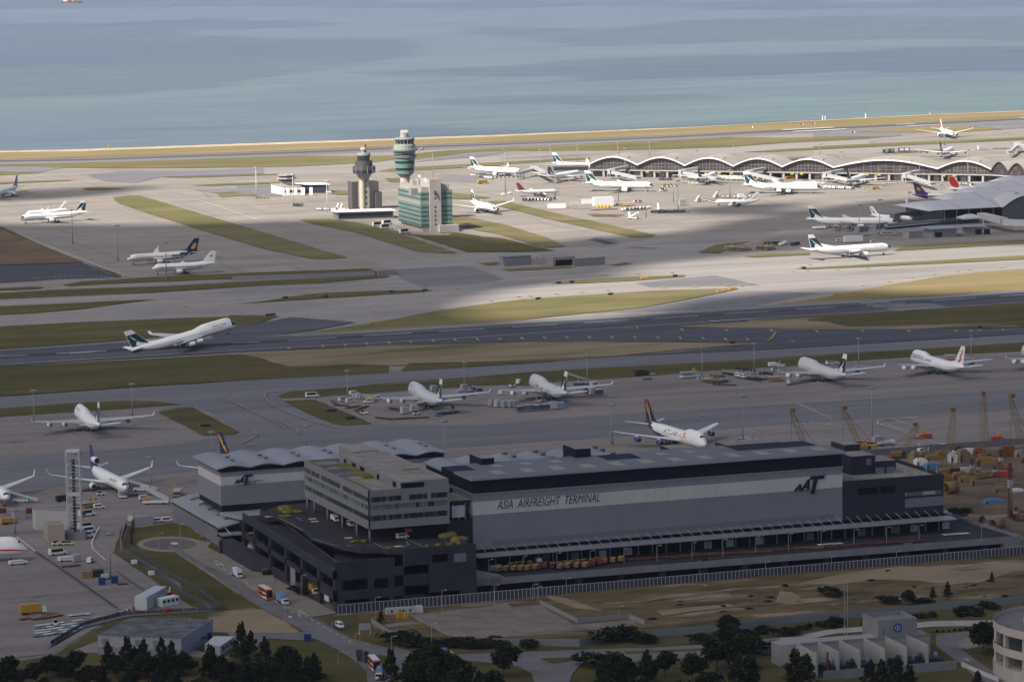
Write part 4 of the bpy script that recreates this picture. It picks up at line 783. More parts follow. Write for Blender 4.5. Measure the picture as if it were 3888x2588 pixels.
for m,s_ in ((ROOF,1.2),(ROOFL,1.2)):           # standing seams
    t = m.node_tree; c = t.nodes.new('ShaderNodeNewGeometry'); w_ = t.nodes.new('ShaderNodeTexWave'); w_.bands_direction = 'X'; w_.inputs['Scale'].default_value = s_
    t.links.new(c.outputs['Position'],w_.inputs['Vector']); b_ = t.nodes.new('ShaderNodeBump'); b_.inputs['Strength'].default_value = .25; b_.inputs['Distance'].default_value = .1
    t.links.new(w_.outputs['Fac'],b_.inputs['Height']); t.links.new(b_.outputs[0],t.nodes['Principled BSDF'].inputs['Normal'])
def panes(name,cols,sx,sz):                      # glazing whose panes differ (blinds drawn or not)
    m = bpy.data.materials.new(name); m.use_nodes = True; t = m.node_tree; b = t.nodes['Principled BSDF']; b.inputs['Roughness'].default_value = .2
    g = t.nodes.new('ShaderNodeNewGeometry'); a = t.nodes.new('ShaderNodeVectorMath'); a.operation = 'MULTIPLY'; a.inputs[1].default_value = (1/sx,1/sx,1/sz); f = t.nodes.new('ShaderNodeVectorMath'); f.operation = 'FLOOR'
    n = t.nodes.new('ShaderNodeTexWhiteNoise'); r = t.nodes.new('ShaderNodeValToRGB'); r.color_ramp.interpolation = 'CONSTANT'
    for i,(p,c) in enumerate(cols):
        e = r.color_ramp.elements[i] if i < 2 else r.color_ramp.elements.new(p); e.position = p; e.color = (*c,1)
    t.links.new(g.outputs['Position'],a.inputs[0]); t.links.new(a.outputs[0],f.inputs[0]); t.links.new(f.outputs[0],n.inputs['Vector']); t.links.new(n.outputs['Value'],r.inputs[0]); t.links.new(r.outputs[0],b.inputs['Base Color'])
    return m
GL_OFF = panes('office_glazing',((0,(.02,.022,.026)),(.55,(.05,.07,.065)),(.72,(.11,.145,.13)),(.85,(.03,.035,.04))),1.3,20); GL_MID = panes('office_blinds',((0,(.13,.17,.155)),(.45,(.16,.20,.185)),(.75,(.09,.12,.11)),(.92,(.02,.025,.03))),1.3,20); grid(GL_MID,(.02,.025,.03),1.3,1.3,.07,1.0)
def facade(mb,o,ux,ln,z0,z1,holes,th,m):     # upright wall with real openings; ux = unit direction, thickness goes to its left
    us = sorted({0,ln}|{a for h in holes for a in h[:2]}); zs = sorted({z0,z1}|{a for h in holes for a in h[2:4]})
    nn = Vector((-ux[1],ux[0],0))*th; U = Vector((ux[0],ux[1],0)); o = Vector((o[0],o[1],0))
    for i in range(len(us)-1):
        run = None
        for j in range(len(zs)-1):
            solid = not any(h[0] <= (us[i]+us[i+1])/2 <= h[1] and h[2] <= (zs[j]+zs[j+1])/2 <= h[3] for h in holes)
            if solid and run is None: run = zs[j]
            if run is not None and (not solid or j == len(zs)-2):
                ze = zs[j+1] if solid else zs[j]
                a,b = o+U*us[i],o+U*us[i+1]; q = [a,b,b+nn,a+nn]
                mb.prism([(p.x,p.y) for p in q],run,ze,m); run = None
    return mb
def wave_roof(mb,X0,X1,Y0,Y1,z0,h,lam,m,th=.5,dzdy=0.0,n=8,fill=None,zb=None):
    k = max(1,round((X1-X0)/lam)); lam = (X1-X0)/k; prof = []
    for i in range(k*n+1):
        x = X0+lam*i/n; f = (i % n)/n; prof.append((x,z0+h*(.6*abs(sin(pi*f))+.4*(.5-.5*cos(2*pi*f)))))
    vs = []; N = len(prof)
    for y,dz in ((Y0,0),(Y1,dzdy)):
        vs += [(x,y,z+dz) for x,z in prof]
    for y,dz in ((Y0,-th),(Y1,dzdy-th)): vs += [(x,y,z+dz) for x,z in prof]
    mb.add(vs,[(i,i+1,N+i+1,N+i) for i in range(N-1)],m,True); mb.add(vs,[(2*N+i,i,i+1,2*N+i+1)[::-1] for i in range(N-1)],EDGE)
    mb.add(vs,[(N+i,3*N+i,3*N+i+1,N+i+1)[::-1] for i in range(N-1)]+[(2*N+i+1,2*N+i,3*N+i,3*N+i+1) for i in range(N-1)]+[(0,2*N,3*N,N),(N-1,2*N-1,4*N-1,3*N-1)],m)
    if fill:                                          # wall under the scallops
        for y in (Y0+.6,Y1-.6):
            w = [(x,y,zb) for x,z in prof]+[(x,y,z-th) for x,z in prof]
            mb.add(w,[(i,i+1,N+i+1,N+i) for i in range(N-1)],fill)
    return prof
# --- main block
T = empty('freight_terminal',(523,1477,0),0,'huge grey box shed with a white stripe, black top and long dark lettering','cargo terminal')
def at0(o,root):                                     # parts are built in world places; hang them under their thing
    o.parent = root; o.matrix_parent_inverse = Matrix.Identity(4); o.location = -Vector(root.location); return o
def bp_(mb,name,root): return at0(mb.build(name),root)
Yw = 1477.0; XL,XR = 523.0,691.5
bp_(MB().box(XL,Yw,14,XR,Yw+40,28.6,WALLG),'lower_wall',T); bp_(MB().box(XL-.003,Yw-.05,28.6,XR+.05,Yw+40,34.2,WALLL),'white_band',T)
bp_(MB().box(XL,Yw,34.2,XR,Yw+40,37.2,WALLG),'upper_wall',T); bp_(MB().box(XL-.4,Yw-.4,37.2,XR+.4,Yw+21,37.6,EDGE),'trim_ledge',T)
bp_(MB().box(XL+.2,Yw+.2,37.6,XR-.2,Yw+40,43.3,BLKW),'black_fascia',T)
bp_(MB().box(XL+8,Yw-.06,15.2,XR-4,Yw+.1,17.4,WALLM),'sign_strip',T)
mb = MB(); mb.box(XL-1.2,Yw-1.6,43.3,XR+1.2,Yw+20,44.2,EDGE,ROOF); rf = bp_(mb,'roof',T)
i = 0
for x in range(12):
    for (y0,y1) in ((Yw+4,Yw+14),):
        xx = XL+12+x*13.4
        o = MB().box(xx,y0,44.2,xx+5.0,y1,44.45,SKYL).build('skylight'); o.parent = rf
b0,b1 = gw(15,135,258,43.9),gw(15,1260,176,43.9); b2,b3 = gw(15,1500,160,43.9),gw(16,560,95,43.9)
for k,(xa,xb) in enumerate(((b0.x+2,b1.x),(b2.x+4,b3.x))):
    o = bp_(MB().box(xa,Yw+20.6,42.9,xb,Yw+40,43.8,EDGE,ROOF),'roof',T)
    for q in range(int((xb-xa-6)/13.4)): u = MB().box(xa+8+q*13.4,Yw+25,43.8,xa+12.4+q*13.4,Yw+32,44.0,SKYL).build('skylight'); u.parent = o; u.location = (0,0,0)
mb = MB(); pr = wave_roof(mb,XL+3,b2.x+3,Yw+40.5,Yw+72,40.5,1.6,14,ROOFL,.6); mb.box(XL+4,Yw+41,14,b2.x+2,Yw+71,40.2,BLKW); bp_(mb,'curved_roof',T)
bp_(MB().box(XL+3.9,Yw+41,30,XL+3.95,Yw+70,36,WALLL),'white_band',T)
for k,x,y in ((15,300,190),(15,480,150),(15,560,172),(15,745,132),(15,810,152),(15,890,187),(15,1000,112),(15,1255,95),(15,1315,117),(15,1405,150),(15,240,165)):
    v = gw(k,x,y,42.6); bp_(MB().lathe([(1.1,41),(1.1,42.4),(1.4,42.5),(1.2,42.8),(.3,42.9)],(v.x,v.y),M('roof_vent',(.2,.16,.15),.7),10),'roof_vent',T)
for (x0,y0,x1,y1,zt) in ((245,235,430,240,46.5),(1045,175,1250,178,47.5)):
    a,b = gw(15,x0,y0,44),gw(15,x1,y1,44); bp_(MB().box(a.x,a.y-6,40,b.x-2,a.y+9,zt,BLKW,ROOFB),'plant_room',T)
for (k,x0,x1,y0) in ((16,62,300,110),(16,668,860,125),(16,862,1180,118)):
    a,b = gw(k,x0,y0,43),gw(k,x1,y0-4,43); bp_(MB().box(a.x,Yw+42,30,b.x,Yw+55,43.2,DKW2,ROOFB),'plant_room',T)
# right dark block and its rooftop boxes
XD = 740.0
bp_(MB().box(XR+.05,Yw+.3,14,XD,Yw+48,29.5,DKW2,ROOFB),'dark_wing',T); bp_(MB().box(XR+.05,Yw+.2,29.5,XD,Yw+.7,31,DKW2),'parapet',T); bp_(MB().box(XD-.5,Yw+.7,29.5,XD,Yw+48,31,DKW2),'parapet',T)
for (x0,x1,yt,Yf,z0,z1) in ((1582,1715,85,Yw+40,30,46),(1640,1845,180,Yw+22,30,41),(1848,2020,222,Yw+20,30,38)):
    a,b = gy(16,x0,yt,Yf),gy(16,x1,yt-5,Yf); bp_(MB().box(a.x,Yf,29,b.x,Yf+14,(a.z+b.z)/2,DKW2,ROOFB),'roof_tower',T)
for (x0,x1,y0,y1,Yf) in ((1768,1808,205,255,Yw+21.9),(1845,1920,280,340,Yw+19.9),(1940,2015,275,338,Yw+19.9)):
    a,b = gy(16,x0,y0,Yf),gy(16,x1,y1,Yf); bp_(MB().box(a.x,Yf-.1,b.z,b.x,Yf,a.z,WALLM),'louvre',T)
a,b = gy(16,2100,505,Yw),gy(16,2400,505,Yw); bp_(MB().box(a.x,Yw+.15,a.z-1,XD-1,Yw+.28,a.z+.6,panes('wing_glazing',((0,(.10,.12,.12)),(.5,(.28,.33,.32))),2.0,30)),'window_band',T)
bp_(MB().box(a.x,Yw+.1,a.z-6,XD+.05,Yw+.28,a.z-2,WALLM),'grey_panel',T)
for k in range(5): bp_(MB().bar((XD-22+k*5,Yw+3,31),(XD-22+k*5,Yw+3,34),.12,WHT),'rail_post',T)
for (x0,x1,y0,y1) in ((1700,1870,455,500),(1895,2015,440,490)):
    a,b = gy(16,x0,y0,Yw),gy(16,x1,y1,Yw); bp_(MB().box(a.x,Yw+.2,b.z,b.x,Yw+.28,a.z,VOID),'window_band',T)
# lettering and logo
a,b,c = gy(15,418,640,Yw-.1),gy(15,1265,574,Yw-.1),gy(15,430,590,Yw-.1)
h_ = 4.0; mb = MB(); letters(mb,'ASIA  AIRFREIGHT  TERMINAL',(a.x,Yw-.14,a.z+.3),(b.x-a.x+1.5,0,0),(0,0,3.7),NAVYL,shear=.33,bold=.0); bp_(mb,'lettering',T)
def logo(root,Y,P0,W_,H_,key):                   # two growing slanted A and a tall T
    def aa(mb,x,z,w,h,dx,m,y):
        pts = lambda l: [(x+p[0]*w+p[1]*h*dx,z+p[1]*h) for p in l]
        for l in (((0,0),(.30,0),(.72,1),(.52,1)),((.52,1),(.72,1),(1.0,0),(.72,0)),((.22,.22),(.8,.22),(.78,.42),(.34,.42))):
            q = pts(l); y -= .02; mb.add([(u,y,v) for u,v in q]+[(u,y+.25,v) for u,v in q],((0,1,2,3),(0,4,5,1),(1,5,6,2),(2,6,7,3),(3,7,4,0)),m)
    def tt(mb,x,z,w,h,dx,m,y):
        f = lambda u,v: (x+u*w+v*h*dx,z+v*h)
        for l in (((.28,0),(.56,0),(.56,.82),(.28,.82)),((0,.80),(1.0,.80),(1.0,1),(0,1))):
            q = [f(*p) for p in l]; y -= .02; mb.add([(u,y,v) for u,v in q]+[(u,y+.25,v) for u,v in q],((0,1,2,3),(0,4,5,1),(1,5,6,2),(2,6,7,3),(3,7,4,0)),m)
    x0,z0 = P0; o = empty('logo',root.location); o.parent = root; o.location = (0,0,0)
    for m,y,ox,oz in ((REDE,Y-.15,.35*W_/30,-.3*W_/30),(NAVYL,Y-.5,0,0)):
        for nm,fn,ar in (('logo_letter',aa,(x0,z0+.22*H_,.26*W_,.38*H_,.30)),('logo_letter',aa,(x0+.22*W_,z0+.22*H_,.30*W_,.62*H_,.28)),('logo_letter',tt,(x0+.42*W_,z0,.46*W_,H_,.26))):
            mb = MB(); fn(mb,ar[0]+ox,ar[1]+oz,*ar[2:],m,y); q = mb.build(nm,o); q.location = -Vector(root.location)
a,b = gy(16,1145,470,Yw),gy(16,1405,330,Yw); t0 = gy(16,1255,503,Yw)
logo(T,Yw-.1,(a.x,t0.z),b.x-a.x,b.z-t0.z-0.5,'big')
# canopy with struts, docks, raised road
cy = Yw-9.0
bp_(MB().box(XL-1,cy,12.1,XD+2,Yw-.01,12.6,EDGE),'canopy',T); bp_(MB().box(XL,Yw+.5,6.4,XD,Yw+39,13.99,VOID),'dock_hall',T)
k = 0; x = XL+3
while x < XD: bp_(MB().bar((x,Yw-.05,15.6),(x+.9,cy+.6,12.7),.07,WHT,5),'strut',T); x += 4.65
x = XL+9
while x < XD: bp_(MB().box(x,Yw-1.3,6.6,x+.45,Yw-.9,12.0,M('column_grey',(.2,.2,.23),.6)),'column',T); x += 6.4
random.seed(5)
for k in range(16):
    x = XL+30+k*12.3+random.uniform(-2,2); bp_(MB().box(x,Yw+.1,6.7,x+3.4,Yw+.45,9.6,random.choice([WALLM,M('door_white',(.4,.4,.41),.6),M('door_blue',(.06,.08,.14),.6),VOID])),'dock_door',T)
for k in range(20): bp_(MB().box(XL+70+k*6.8,cy+4,11.85,XL+71+k*6.8,cy+4.6,12.05,M('lamp_yellow',(.55,.5,.15),.5)),'canopy_lamp',T)
DK = empty('raised_truck_road',(512,1447,0),0,'raised concrete road along the front of the long grey shed','elevated road')
Yp = 1447.0; e0,e1,e2 = gw(22,1383,1400,7.9),gw(22,690,1195,7.9),gw(22,620,1190,7.9)
out = [(511,Yp),(e0.x,e0.y),(e1.x,e1.y),(XD,1500),(XD,Yw+.4),(511,Yw+.4)]
bp_(MB().prism(out,5.0,6.6,PARA,DECK),'deck',DK); 
def strip(pts,z0,z1,th,m):
    mb = MB()
    for a,b in zip(pts,pts[1:]):
        a,b = Vector((a[0],a[1],0)),Vector((b[0],b[1],0)); d = (b-a).normalized(); nn = Vector((-d.y,d.x,0))*th/2; mb.prism([(q.x,q.y) for q in (a-nn,b-nn,b+nn,a+nn)],z0,z1,m)
    return mb
bp_(strip([(511,Yp-.2),(e0.x,e0.y-.2)],4.9,7.7,.4,PARA),'parapet',DK); bp_(strip([(e0.x+.1,e0.y),(e1.x+.1,e1.y),(XD+1,1500)],4.9,8.0,.4,PARA),'parapet',DK)
bp_(MB().prism([(512,Yp+5),(e0.x-6,e0.y+4),(e1.x-4,e1.y),(XD,Yw),(512,Yw)],0,4.98,VOID),'undercroft_wall',DK)  # black block standing in for the shade below the deck
for k in range(13): x = 520+k*18.6; bp_(MB().box(x,Yp+.3,0,x+2.6,Yp+2.6,4.98,DKW),'pier',DK)
bp_(MB().box(e0.x-8,e0.y-.3,0,e0.x-.4,e0.y+3,4.95,PARA),'end_wall',DK)
for (x,y) in ((375,1210),(2150,1055)): v = gy(15,x,y,Yp-.5); bp_(MB().box(v.x,Yp-1.2,5.6,v.x+3.8,Yp-.42,8.2,M('sign_gantry',(.2,.12,.12),.7)),'sign_box',DK)
for (x,y) in ((350,1075),(2085,920)): v = gy(16,x,y,Yp-.5); bp_(MB().box(v.x,Yp-1.2,5.6,v.x+3.8,Yp-.42,8.2,M('sign_gantry',(.2,.12,.12),.7)),'sign_box',DK)
# --- left block with scalloped roof
T1 = empty('cargo_hall',(456,1623,0),0,'smaller grey shed with a scalloped metal roof and slanted dark logo','cargo terminal')
X0,X1,Y0,Y1 = 456.0,561.0,1623.0,1660.0
bp_(MB().box(X0,Y0,15.2,X1,Y1,24.1,WALLG),'lower_wall',T1); bp_(MB().box(X0-.05,Y0-.05,24.1,X1+.05,Y1,28.0,WALLL),'white_band',T1); bp_(MB().box(X0,Y0,28.0,X1,Y1,30,WALLG),'upper_wall',T1)
bp_(MB().box(X0+.3,Y0+.3,12.5,X1-.3,Y1,15.2,BLKW),'base_strip',T1); bp_(MB().box(X0-.02,Y0-.02,30,X1+.02,Y1,31.8,BLKW),'black_fascia',T1); bp_(MB().box(X0-.2,Y0-.2,29.8,X1+.2,Y0,30.0,EDGE),'trim_ledge',T1)
mb = MB(); wave_roof(mb,X0-2,X1+2,Y0-1,Y1+3,31.9,1.3,15,ROOFL,.5,0,8,BLKW,31.5); bp_(mb,'scalloped_roof',T1)
bp_(MB().box(X0+45.2,Y0-.12,15.2,X0+45.5,Y0-.06,29.8,WALLM),'wall_joint',T1)
for x,y in ((820,262),(880,300),(1210,238),(1280,268),(1600,210),(1660,242),(1975,182),(2045,210)):
    v = gw(13,x,y,33.2); bp_(MB().lathe([(1.0,32),(1.0,33.2),(1.3,33.3),(1.1,33.6),(.3,33.7)],(v.x,v.y),MATS['roof_vent'],10),'roof_vent',T1)
for x,y in ((1020,110),(1080,130),(1265,90),(1330,115),(1555,72),(1600,95)):
    v = gw(14,x,y,33.2); bp_(MB().lathe([(1.0,32),(1.0,33.2),(1.3,33.3),(1.1,33.6),(.3,33.7)],(v.x,v.y),MATS['roof_vent'],10),'roof_vent',T1)
a,b = gy(13,905,585,Y0),gy(13,1115,465,Y0); t0 = gy(13,1005,595,Y0)
logo(T1,Y0-.1,(a.x,t0.z),b.x-a.x,b.z-t0.z,'small')
for (q,w_,s_) in (((1060,572),(1275,535),'ASIA AIRFREIGHT'),((1050,593),(1170,572),'TERMINAL')):
    a,b = gy(13,*q,Y0-.2),gy(13,*w_,Y0-.2); mb = MB(); letters(mb,s_,(a.x,Y0-.2,a.z+.2),(b.x-a.x,0,0),(0,0,.85),NAVYL,shear=.3); bp_(mb,'lettering',T1)
a,b,c,d = gw(13,750,862,12.6),gw(13,1460,815,12.6),gw(13,1210,905,11),gw(13,1000,935,11)
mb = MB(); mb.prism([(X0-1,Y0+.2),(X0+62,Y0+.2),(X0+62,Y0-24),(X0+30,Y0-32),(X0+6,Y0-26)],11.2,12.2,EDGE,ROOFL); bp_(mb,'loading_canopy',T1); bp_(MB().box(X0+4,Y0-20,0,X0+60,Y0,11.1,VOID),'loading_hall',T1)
mb = MB(); v = gw(13,1600,790,13); pts = []
for i in range(9): f = i/8; pts.append((v.x-9+20*f,v.y,12.2+5*sin(pi*(.15+.85*f))))
vs = pts+[(p[0],p[1]+16,p[2]) for p in pts]; mb.add(vs,[(i,i+1,10+i,9+i) for i in range(8)],ROOFL,True); mb.add([(p[0],p[1]+.1,p[2]-.1) for p in pts]+[(p[0],p[1]+.1,12) for p in pts],[(i,9+i,10+i,i+1) for i in range(8)],VOID); bp_(mb,'small_vault',T1)
# --- low shed with curved roof
LS = empty('curved_roof_shed',(451,1608,0),0,'low grey shed with a curved pale metal roof beside the turning circle','shed')
X0,X1,Y0,Y1 = 451.0,482.0,1608.0,1688.0
bp_(MB().box(X0,Y0,0,X1,Y1,6.4,WALLM),'wall',LS); bp_(MB().box(X0-.05,Y0+.2,6.4,X1,Y1,8.0,M('dark_green_glass',(.02,.035,.04),.2)),'window_band',LS)
n = 12; pr = [(X0-1.2+(X1-X0+2.4)*i/n,8.1+2.6*sin(pi*i/n)) for i in range(n+1)]; mb = MB()
vs = [(x,Y0-1,z) for x,z in pr]+[(x,Y1+1,z) for x,z in pr]; mb.add(vs,[(i,i+1,n+2+i,n+1+i) for i in range(n)],ROOFL,True)
mb.add([(x,Y0-.9,z-.02) for x,z in pr]+[(x,Y0-.9,z-.7) for x,z in pr],[(i,n+1+i,n+2+i,i+1) for i in range(n)],EDGE); mb.add([(x,Y0,z-.1) for x,z in pr]+[(x,Y0,4) for x,z in pr],[(i,n+1+i,n+2+i,i+1) for i in range(n)],BLKW); rf = bp_(mb,'curved_roof',LS)
for y in (1618,1630,1645,1660,1675):
    mb = MB(); q = [(X0+5+20*i/8,8.15+2.6*sin(pi*(6.2+20*i/8)/33.4)) for i in range(9)]
    mb.add([(x,y,z+.7) for x,z in q]+[(x,y+1.4,z+.7) for x,z in q]+[(x,y,z-.2) for x,z in q],[(i,i+1,10+i,9+i) for i in range(8)]+[(18+i,19+i,i+1,i) for i in range(8)],M('rib_grey',(.16,.17,.18),.5)); bp_(mb,'roof_rib',LS)
bp_(MB().box(X0-1,Y0-7,5.3,X1,Y0-.1,5.9,EDGE),'canopy',LS)
for x in (X0+2,X0+9,X0+16,X0+23,X0+30): bp_(MB().bar((x,Y0-.3,8.2),(x+1,Y0-6.5,6),.15,WHT,5),'strut',LS)
bp_(MB().box(X0+1,Y0-.15,.2,X1,Y0-.02,5.2,VOID),'loading_opening',LS); bp_(strip([(451,1607),(459,1586)],0,3.2,.25,WHT),'screen_fence',LS)
# --- truck ramp building with office block above
RB = empty('truck_ramp_building',(451,1440,0),0,'dark multi level truck ramp building with big openings under the office block','ramp building')
FX,FY = 451.0,1440.0
hol = []
for (x0,x1,y0,y1) in ((890,1120,1235,1312),(1165,1290,1222,1300),(1340,1630,1195,1270),(1340,1630,1042,1098),(1660,1800,1020,1080),(920,1130,1405,1440),(1170,1300,1390,1425),(1340,1600,1370,1415),(1640,1900,1340,1385)):
    a,b = gy(14,x0,(y0),FY),gy(14,x1,y1,FY); hol.append((a.x-FX,b.x-FX,max(.4,b.z),a.z))
def topz(x): return 17.2
mb = MB(); facade(mb,(FX,FY),(1,0),29,0,17.0,[h for h in hol if h[0] < 29],1.2,DKW); bp_(mb,'front_wall',RB)
mb = MB(); facade(mb,(FX+29,FY),(1,0),31,0,23.5,[(h[0]-29,h[1]-29,h[2],h[3]) for h in hol if h[0] >= 29],1.2,DKW); bp_(mb,'front_wall',RB)
a,b = gy(14,1845,1010,FY-.05),gy(14,1950,1075,FY-.05); bp_(MB().box(a.x,FY-.1,b.z,b.x,FY-.01,a.z,WALLM),'grey_panel',RB)
# sloping west wall: bays between columns
ys = [1440.0,1463,1486,1509,1532,1555,1572]; zt = lambda y: 17.0+(y-1440)/132*3.2
for i in range(len(ys)-1):
    ya,yb = ys[i],ys[i+1]; bp_(MB().box(FX,yb-1.6,0,FX+1.6,yb+1.2,zt(yb)-3,DKW),'column',RB)
    for (o0,o1) in ((-3.4,0),(-10.4,-8.0)):
        if i == 0 and o0 < -5: o0 = -12.5
        vs = [(FX,ya,zt(ya)+o0),(FX,yb,zt(yb)+o0),(FX,yb,zt(yb)+o1),(FX,ya,zt(ya)+o1)]; vs += [(p[0]+.9,p[1],p[2]) for p in vs]
        bp_(MB().add(vs,((3,2,1,0),(4,5,6,7),(0,1,5,4),(2,3,7,6),(0,4,7,3),(1,2,6,5)),DKW),'ramp_parapet',RB)
    bp_(MB().box(FX+.05,ya,0,FX+.8,yb,(4.2 if i > 2 else 1.2) if i else .1,DKW),'base_wall',RB)
bp_(MB().box(FX,FY+1.2,0,FX+1.6,FY+3.2,17,DKW),'column',RB)
bp_(MB().box(FX-.06,1495,0,FX-.01,1502,8.5,M('panel_grey',(.22,.22,.22),.6)),'grey_panel',RB)
bp_(MB().box(FX-.06,1449,2.8,FX-.01,1455,5.2,WHT),'height_sign',RB)
# core void, ramp roadway, upper deck
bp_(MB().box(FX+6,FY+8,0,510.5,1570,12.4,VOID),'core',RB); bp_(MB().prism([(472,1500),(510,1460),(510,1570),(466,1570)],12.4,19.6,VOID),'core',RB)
mb = MB(); vs = [(FX+.8,1441.2,13.8),(FX+8,1441.2,13.8),(FX+13,1575,18.2),(FX+.8,1575,18.2)]; vs += [(p[0],p[1],p[2]-1.2) for p in vs]
mb.add(vs,((0,1,2,3),(7,6,5,4),(0,4,5,1),(1,5,6,2),(2,6,7,3),(3,7,4,0)),DECK); bp_(mb,'ramp_roadway',RB)
mb = MB(); vs = [(FX+8,1447,13.2),(FX+13,1575,17.2),(FX+13,1575,19.4),(FX+8,1447,15.2)]; vs += [(p[0]+.5,p[1],p[2]) for p in vs]; mb.add(vs,((3,2,1,0),(4,5,6,7),(0,1,5,4),(2,3,7,6),(0,4,7,3),(1,2,6,5)),DKW); mb.add([(FX+8.05,1447,15.22),(FX+13.05,1575,19.42),(FX+13.4,1575,19.42),(FX+8.4,1447,15.22)],((0,3,2,1),),PARA); bp_(mb,'ramp_parapet',RB)
dz = 21.0
deck = [gw(14,x,y,dz) for x,y in ((330,692),(250,690),(200,660),(235,630),(330,600),(520,580),(700,560))]+[Vector((511,1590,dz)),Vector((511,FY+1,dz))]+[gw(14,x,y,dz) for x,y in ((1300,990),(1240,972),(1060,975),(900,950),(760,905),(640,870),(560,800),(470,745))]
dp = [(p.x,p.y) for p in deck]; mb = MB(); v2,f2 = ear([Vector((p[0],p[1],dz)) for p in dp]); mb.add(v2,f2,DECK); mb.add([(v[0],v[1],dz-1.3) for v in v2],[f[::-1] for f in f2],DKW)
n = len(dp); mb.add([(p[0],p[1],dz-1.3) for p in dp]+[(p[0],p[1],dz) for p in dp],[(i,(i+1) % n,n+(i+1) % n,n+i) for i in range(n)]+[(n+i,n+(i+1) % n,(i+1) % n,i) for i in range(0)],DKW); bp_(mb,'upper_deck',RB)
bp_(strip(dp[0:7],dz-2.5,dz+1.1,.5,DKW),'deck_parapet',RB); bp_(strip(dp[9:]+dp[:1],dz-1.5,dz+.7,.4,DKW),'deck_parapet',RB); bp_(strip([(511-.5,FY+1.3),(511-.5,1471)],dz-2,dz+1.6,.5,DKW),'deck_parapet',RB); bp_(strip([(480,FY+.9),(511,FY+.9)],23.0,23.7,.6,DKW),'deck_parapet',RB)
lw = [gw(14,x,y,15.8) for x,y in ((820,1095),(1000,1130),(1290,1115),(1300,1060),(830,1010))]; bp_(MB().prism([(p.x,p.y) for p in lw],14.6,15.8,DKW,DECK),'lower_terrace',RB)
for x,y,z,sx,sy,h in ((395,640,dz,4,9,1.8),(470,655,dz,5,4,1.0),(410,700,dz,3,3,1.0),(1030,910,dz,6,2.0,1.0),(1790,870,dz,4,9,2.0),(1870,905,dz,5,6,1.8),(1760,940,dz,15,2,1.0),(1280,968,dz,2.5,2,.8),(900,1140,15.8,9,2.2,1.1),(170,930,8,4,5,1.2)):
    v = gw(14,x,y,z); mb = MB(); q = 7
    for i in range(q):
        xx,yy = v.x+random.uniform(-.5,.5)*sx,v.y+random.uniform(-.5,.5)*sy; r = random.uniform(.5,.8)*min(sx,sy)
        mb.lathe([(r*.8,z-.1),(r,z+h*.35),(r*.85,z+h*.75),(r*.3,z+h)],(xx,yy),PLANT,7)
    tag(mb.build('planter_shrubs'),{395: 'yellow green shrubs on the curved end of the ramp deck',470: 'low brown shrub bed behind the yellow shrubs on the ramp deck',410: 'small yellow shrub tuft at the inner kerb of the ramp curve',1030: 'short shrub strip on the deck before the office corner',1790: 'tall yellow shrubs at the back of the right deck garden',1870: 'yellow shrub clump by the white stripe shed on the deck corner',1760: 'long low hedge along the right deck edge',1280: 'small shrub at the pointed deck corner',900: 'yellow hedge on the lower terrace above the street corner',170: 'shrubs on the low dark block at the ramp rear'}[x],'shrubs')
for x,y in ((600,640),(660,665),(770,730),(897,795),(1020,860),(1130,912)): v = gw(14,x,y,dz); bp_(MB().bar((v.x,v.y,dz),(v.x,v.y,27.1),.45,M('column_pale',(.22,.22,.25),.6),8),'column',RB)
bp_(MB().prism([(445.5,1540),(450.9,1530),(450.9,1588),(445.5,1588)],0,6.6,DKW),'low_wing',RB); bp_(MB().box(444.6,1586,0,445.4,1588,6,DKW),'column',RB)
bp_(MB().box(496,1475,dz,510.9,1560,27,VOID),'lift_core',RB)
for x,y,z,h in ((1460,885,dz,4.5),(1620,800,dz,5)): 
    v = gw(14,x,y,z); bp_(MB().box(v.x-1.3,v.y-.3,z,v.x-1.0,v.y,z+h,WHT),'sign_post',RB); bp_(MB().box(v.x-1.4,v.y-.4,z+h-1.6,v.x+1.4,v.y-.2,z+h,M('sign_red',(.35,.05,.05),.6)),'deck_sign',RB)
for (k,pts) in ((14,((330,690),(470,760),(560,810))),(14,((500,700),(550,725))),(14,((640,880),(830,938),(1060,970),(1240,962))),(14,((1160,915),(1240,952))),(14,((1460,890),(1590,955))),(14,((1310,945),(1400,955),(1460,930),(1440,905)))):
    q = [gw(k,x,y,dz+.02) for x,y in pts]; mb = MB()
    for a,b in zip(q,q[1:]): d = (b-a).normalized(); nn = Vector((-d.y,d.x,0))*.14; mb.poly([a-nn,b-nn,b+nn,a+nn],WHT)
    bp_(mb,'painted_line',RB)
for x,y in ((270,693),(640,713),(660,735),(945,875),(1370,945),(930,945)): v = gw(14,x,y,dz+.03); bp_(MB().poly([(v.x-1.8,v.y-1.2,dz+.03),(v.x+1.8,v.y-1.2,dz+.03),(v.x+1.5,v.y+1.2,dz+.03),(v.x-1.5,v.y+1.2,dz+.03)],white),'painted_mark',RB)
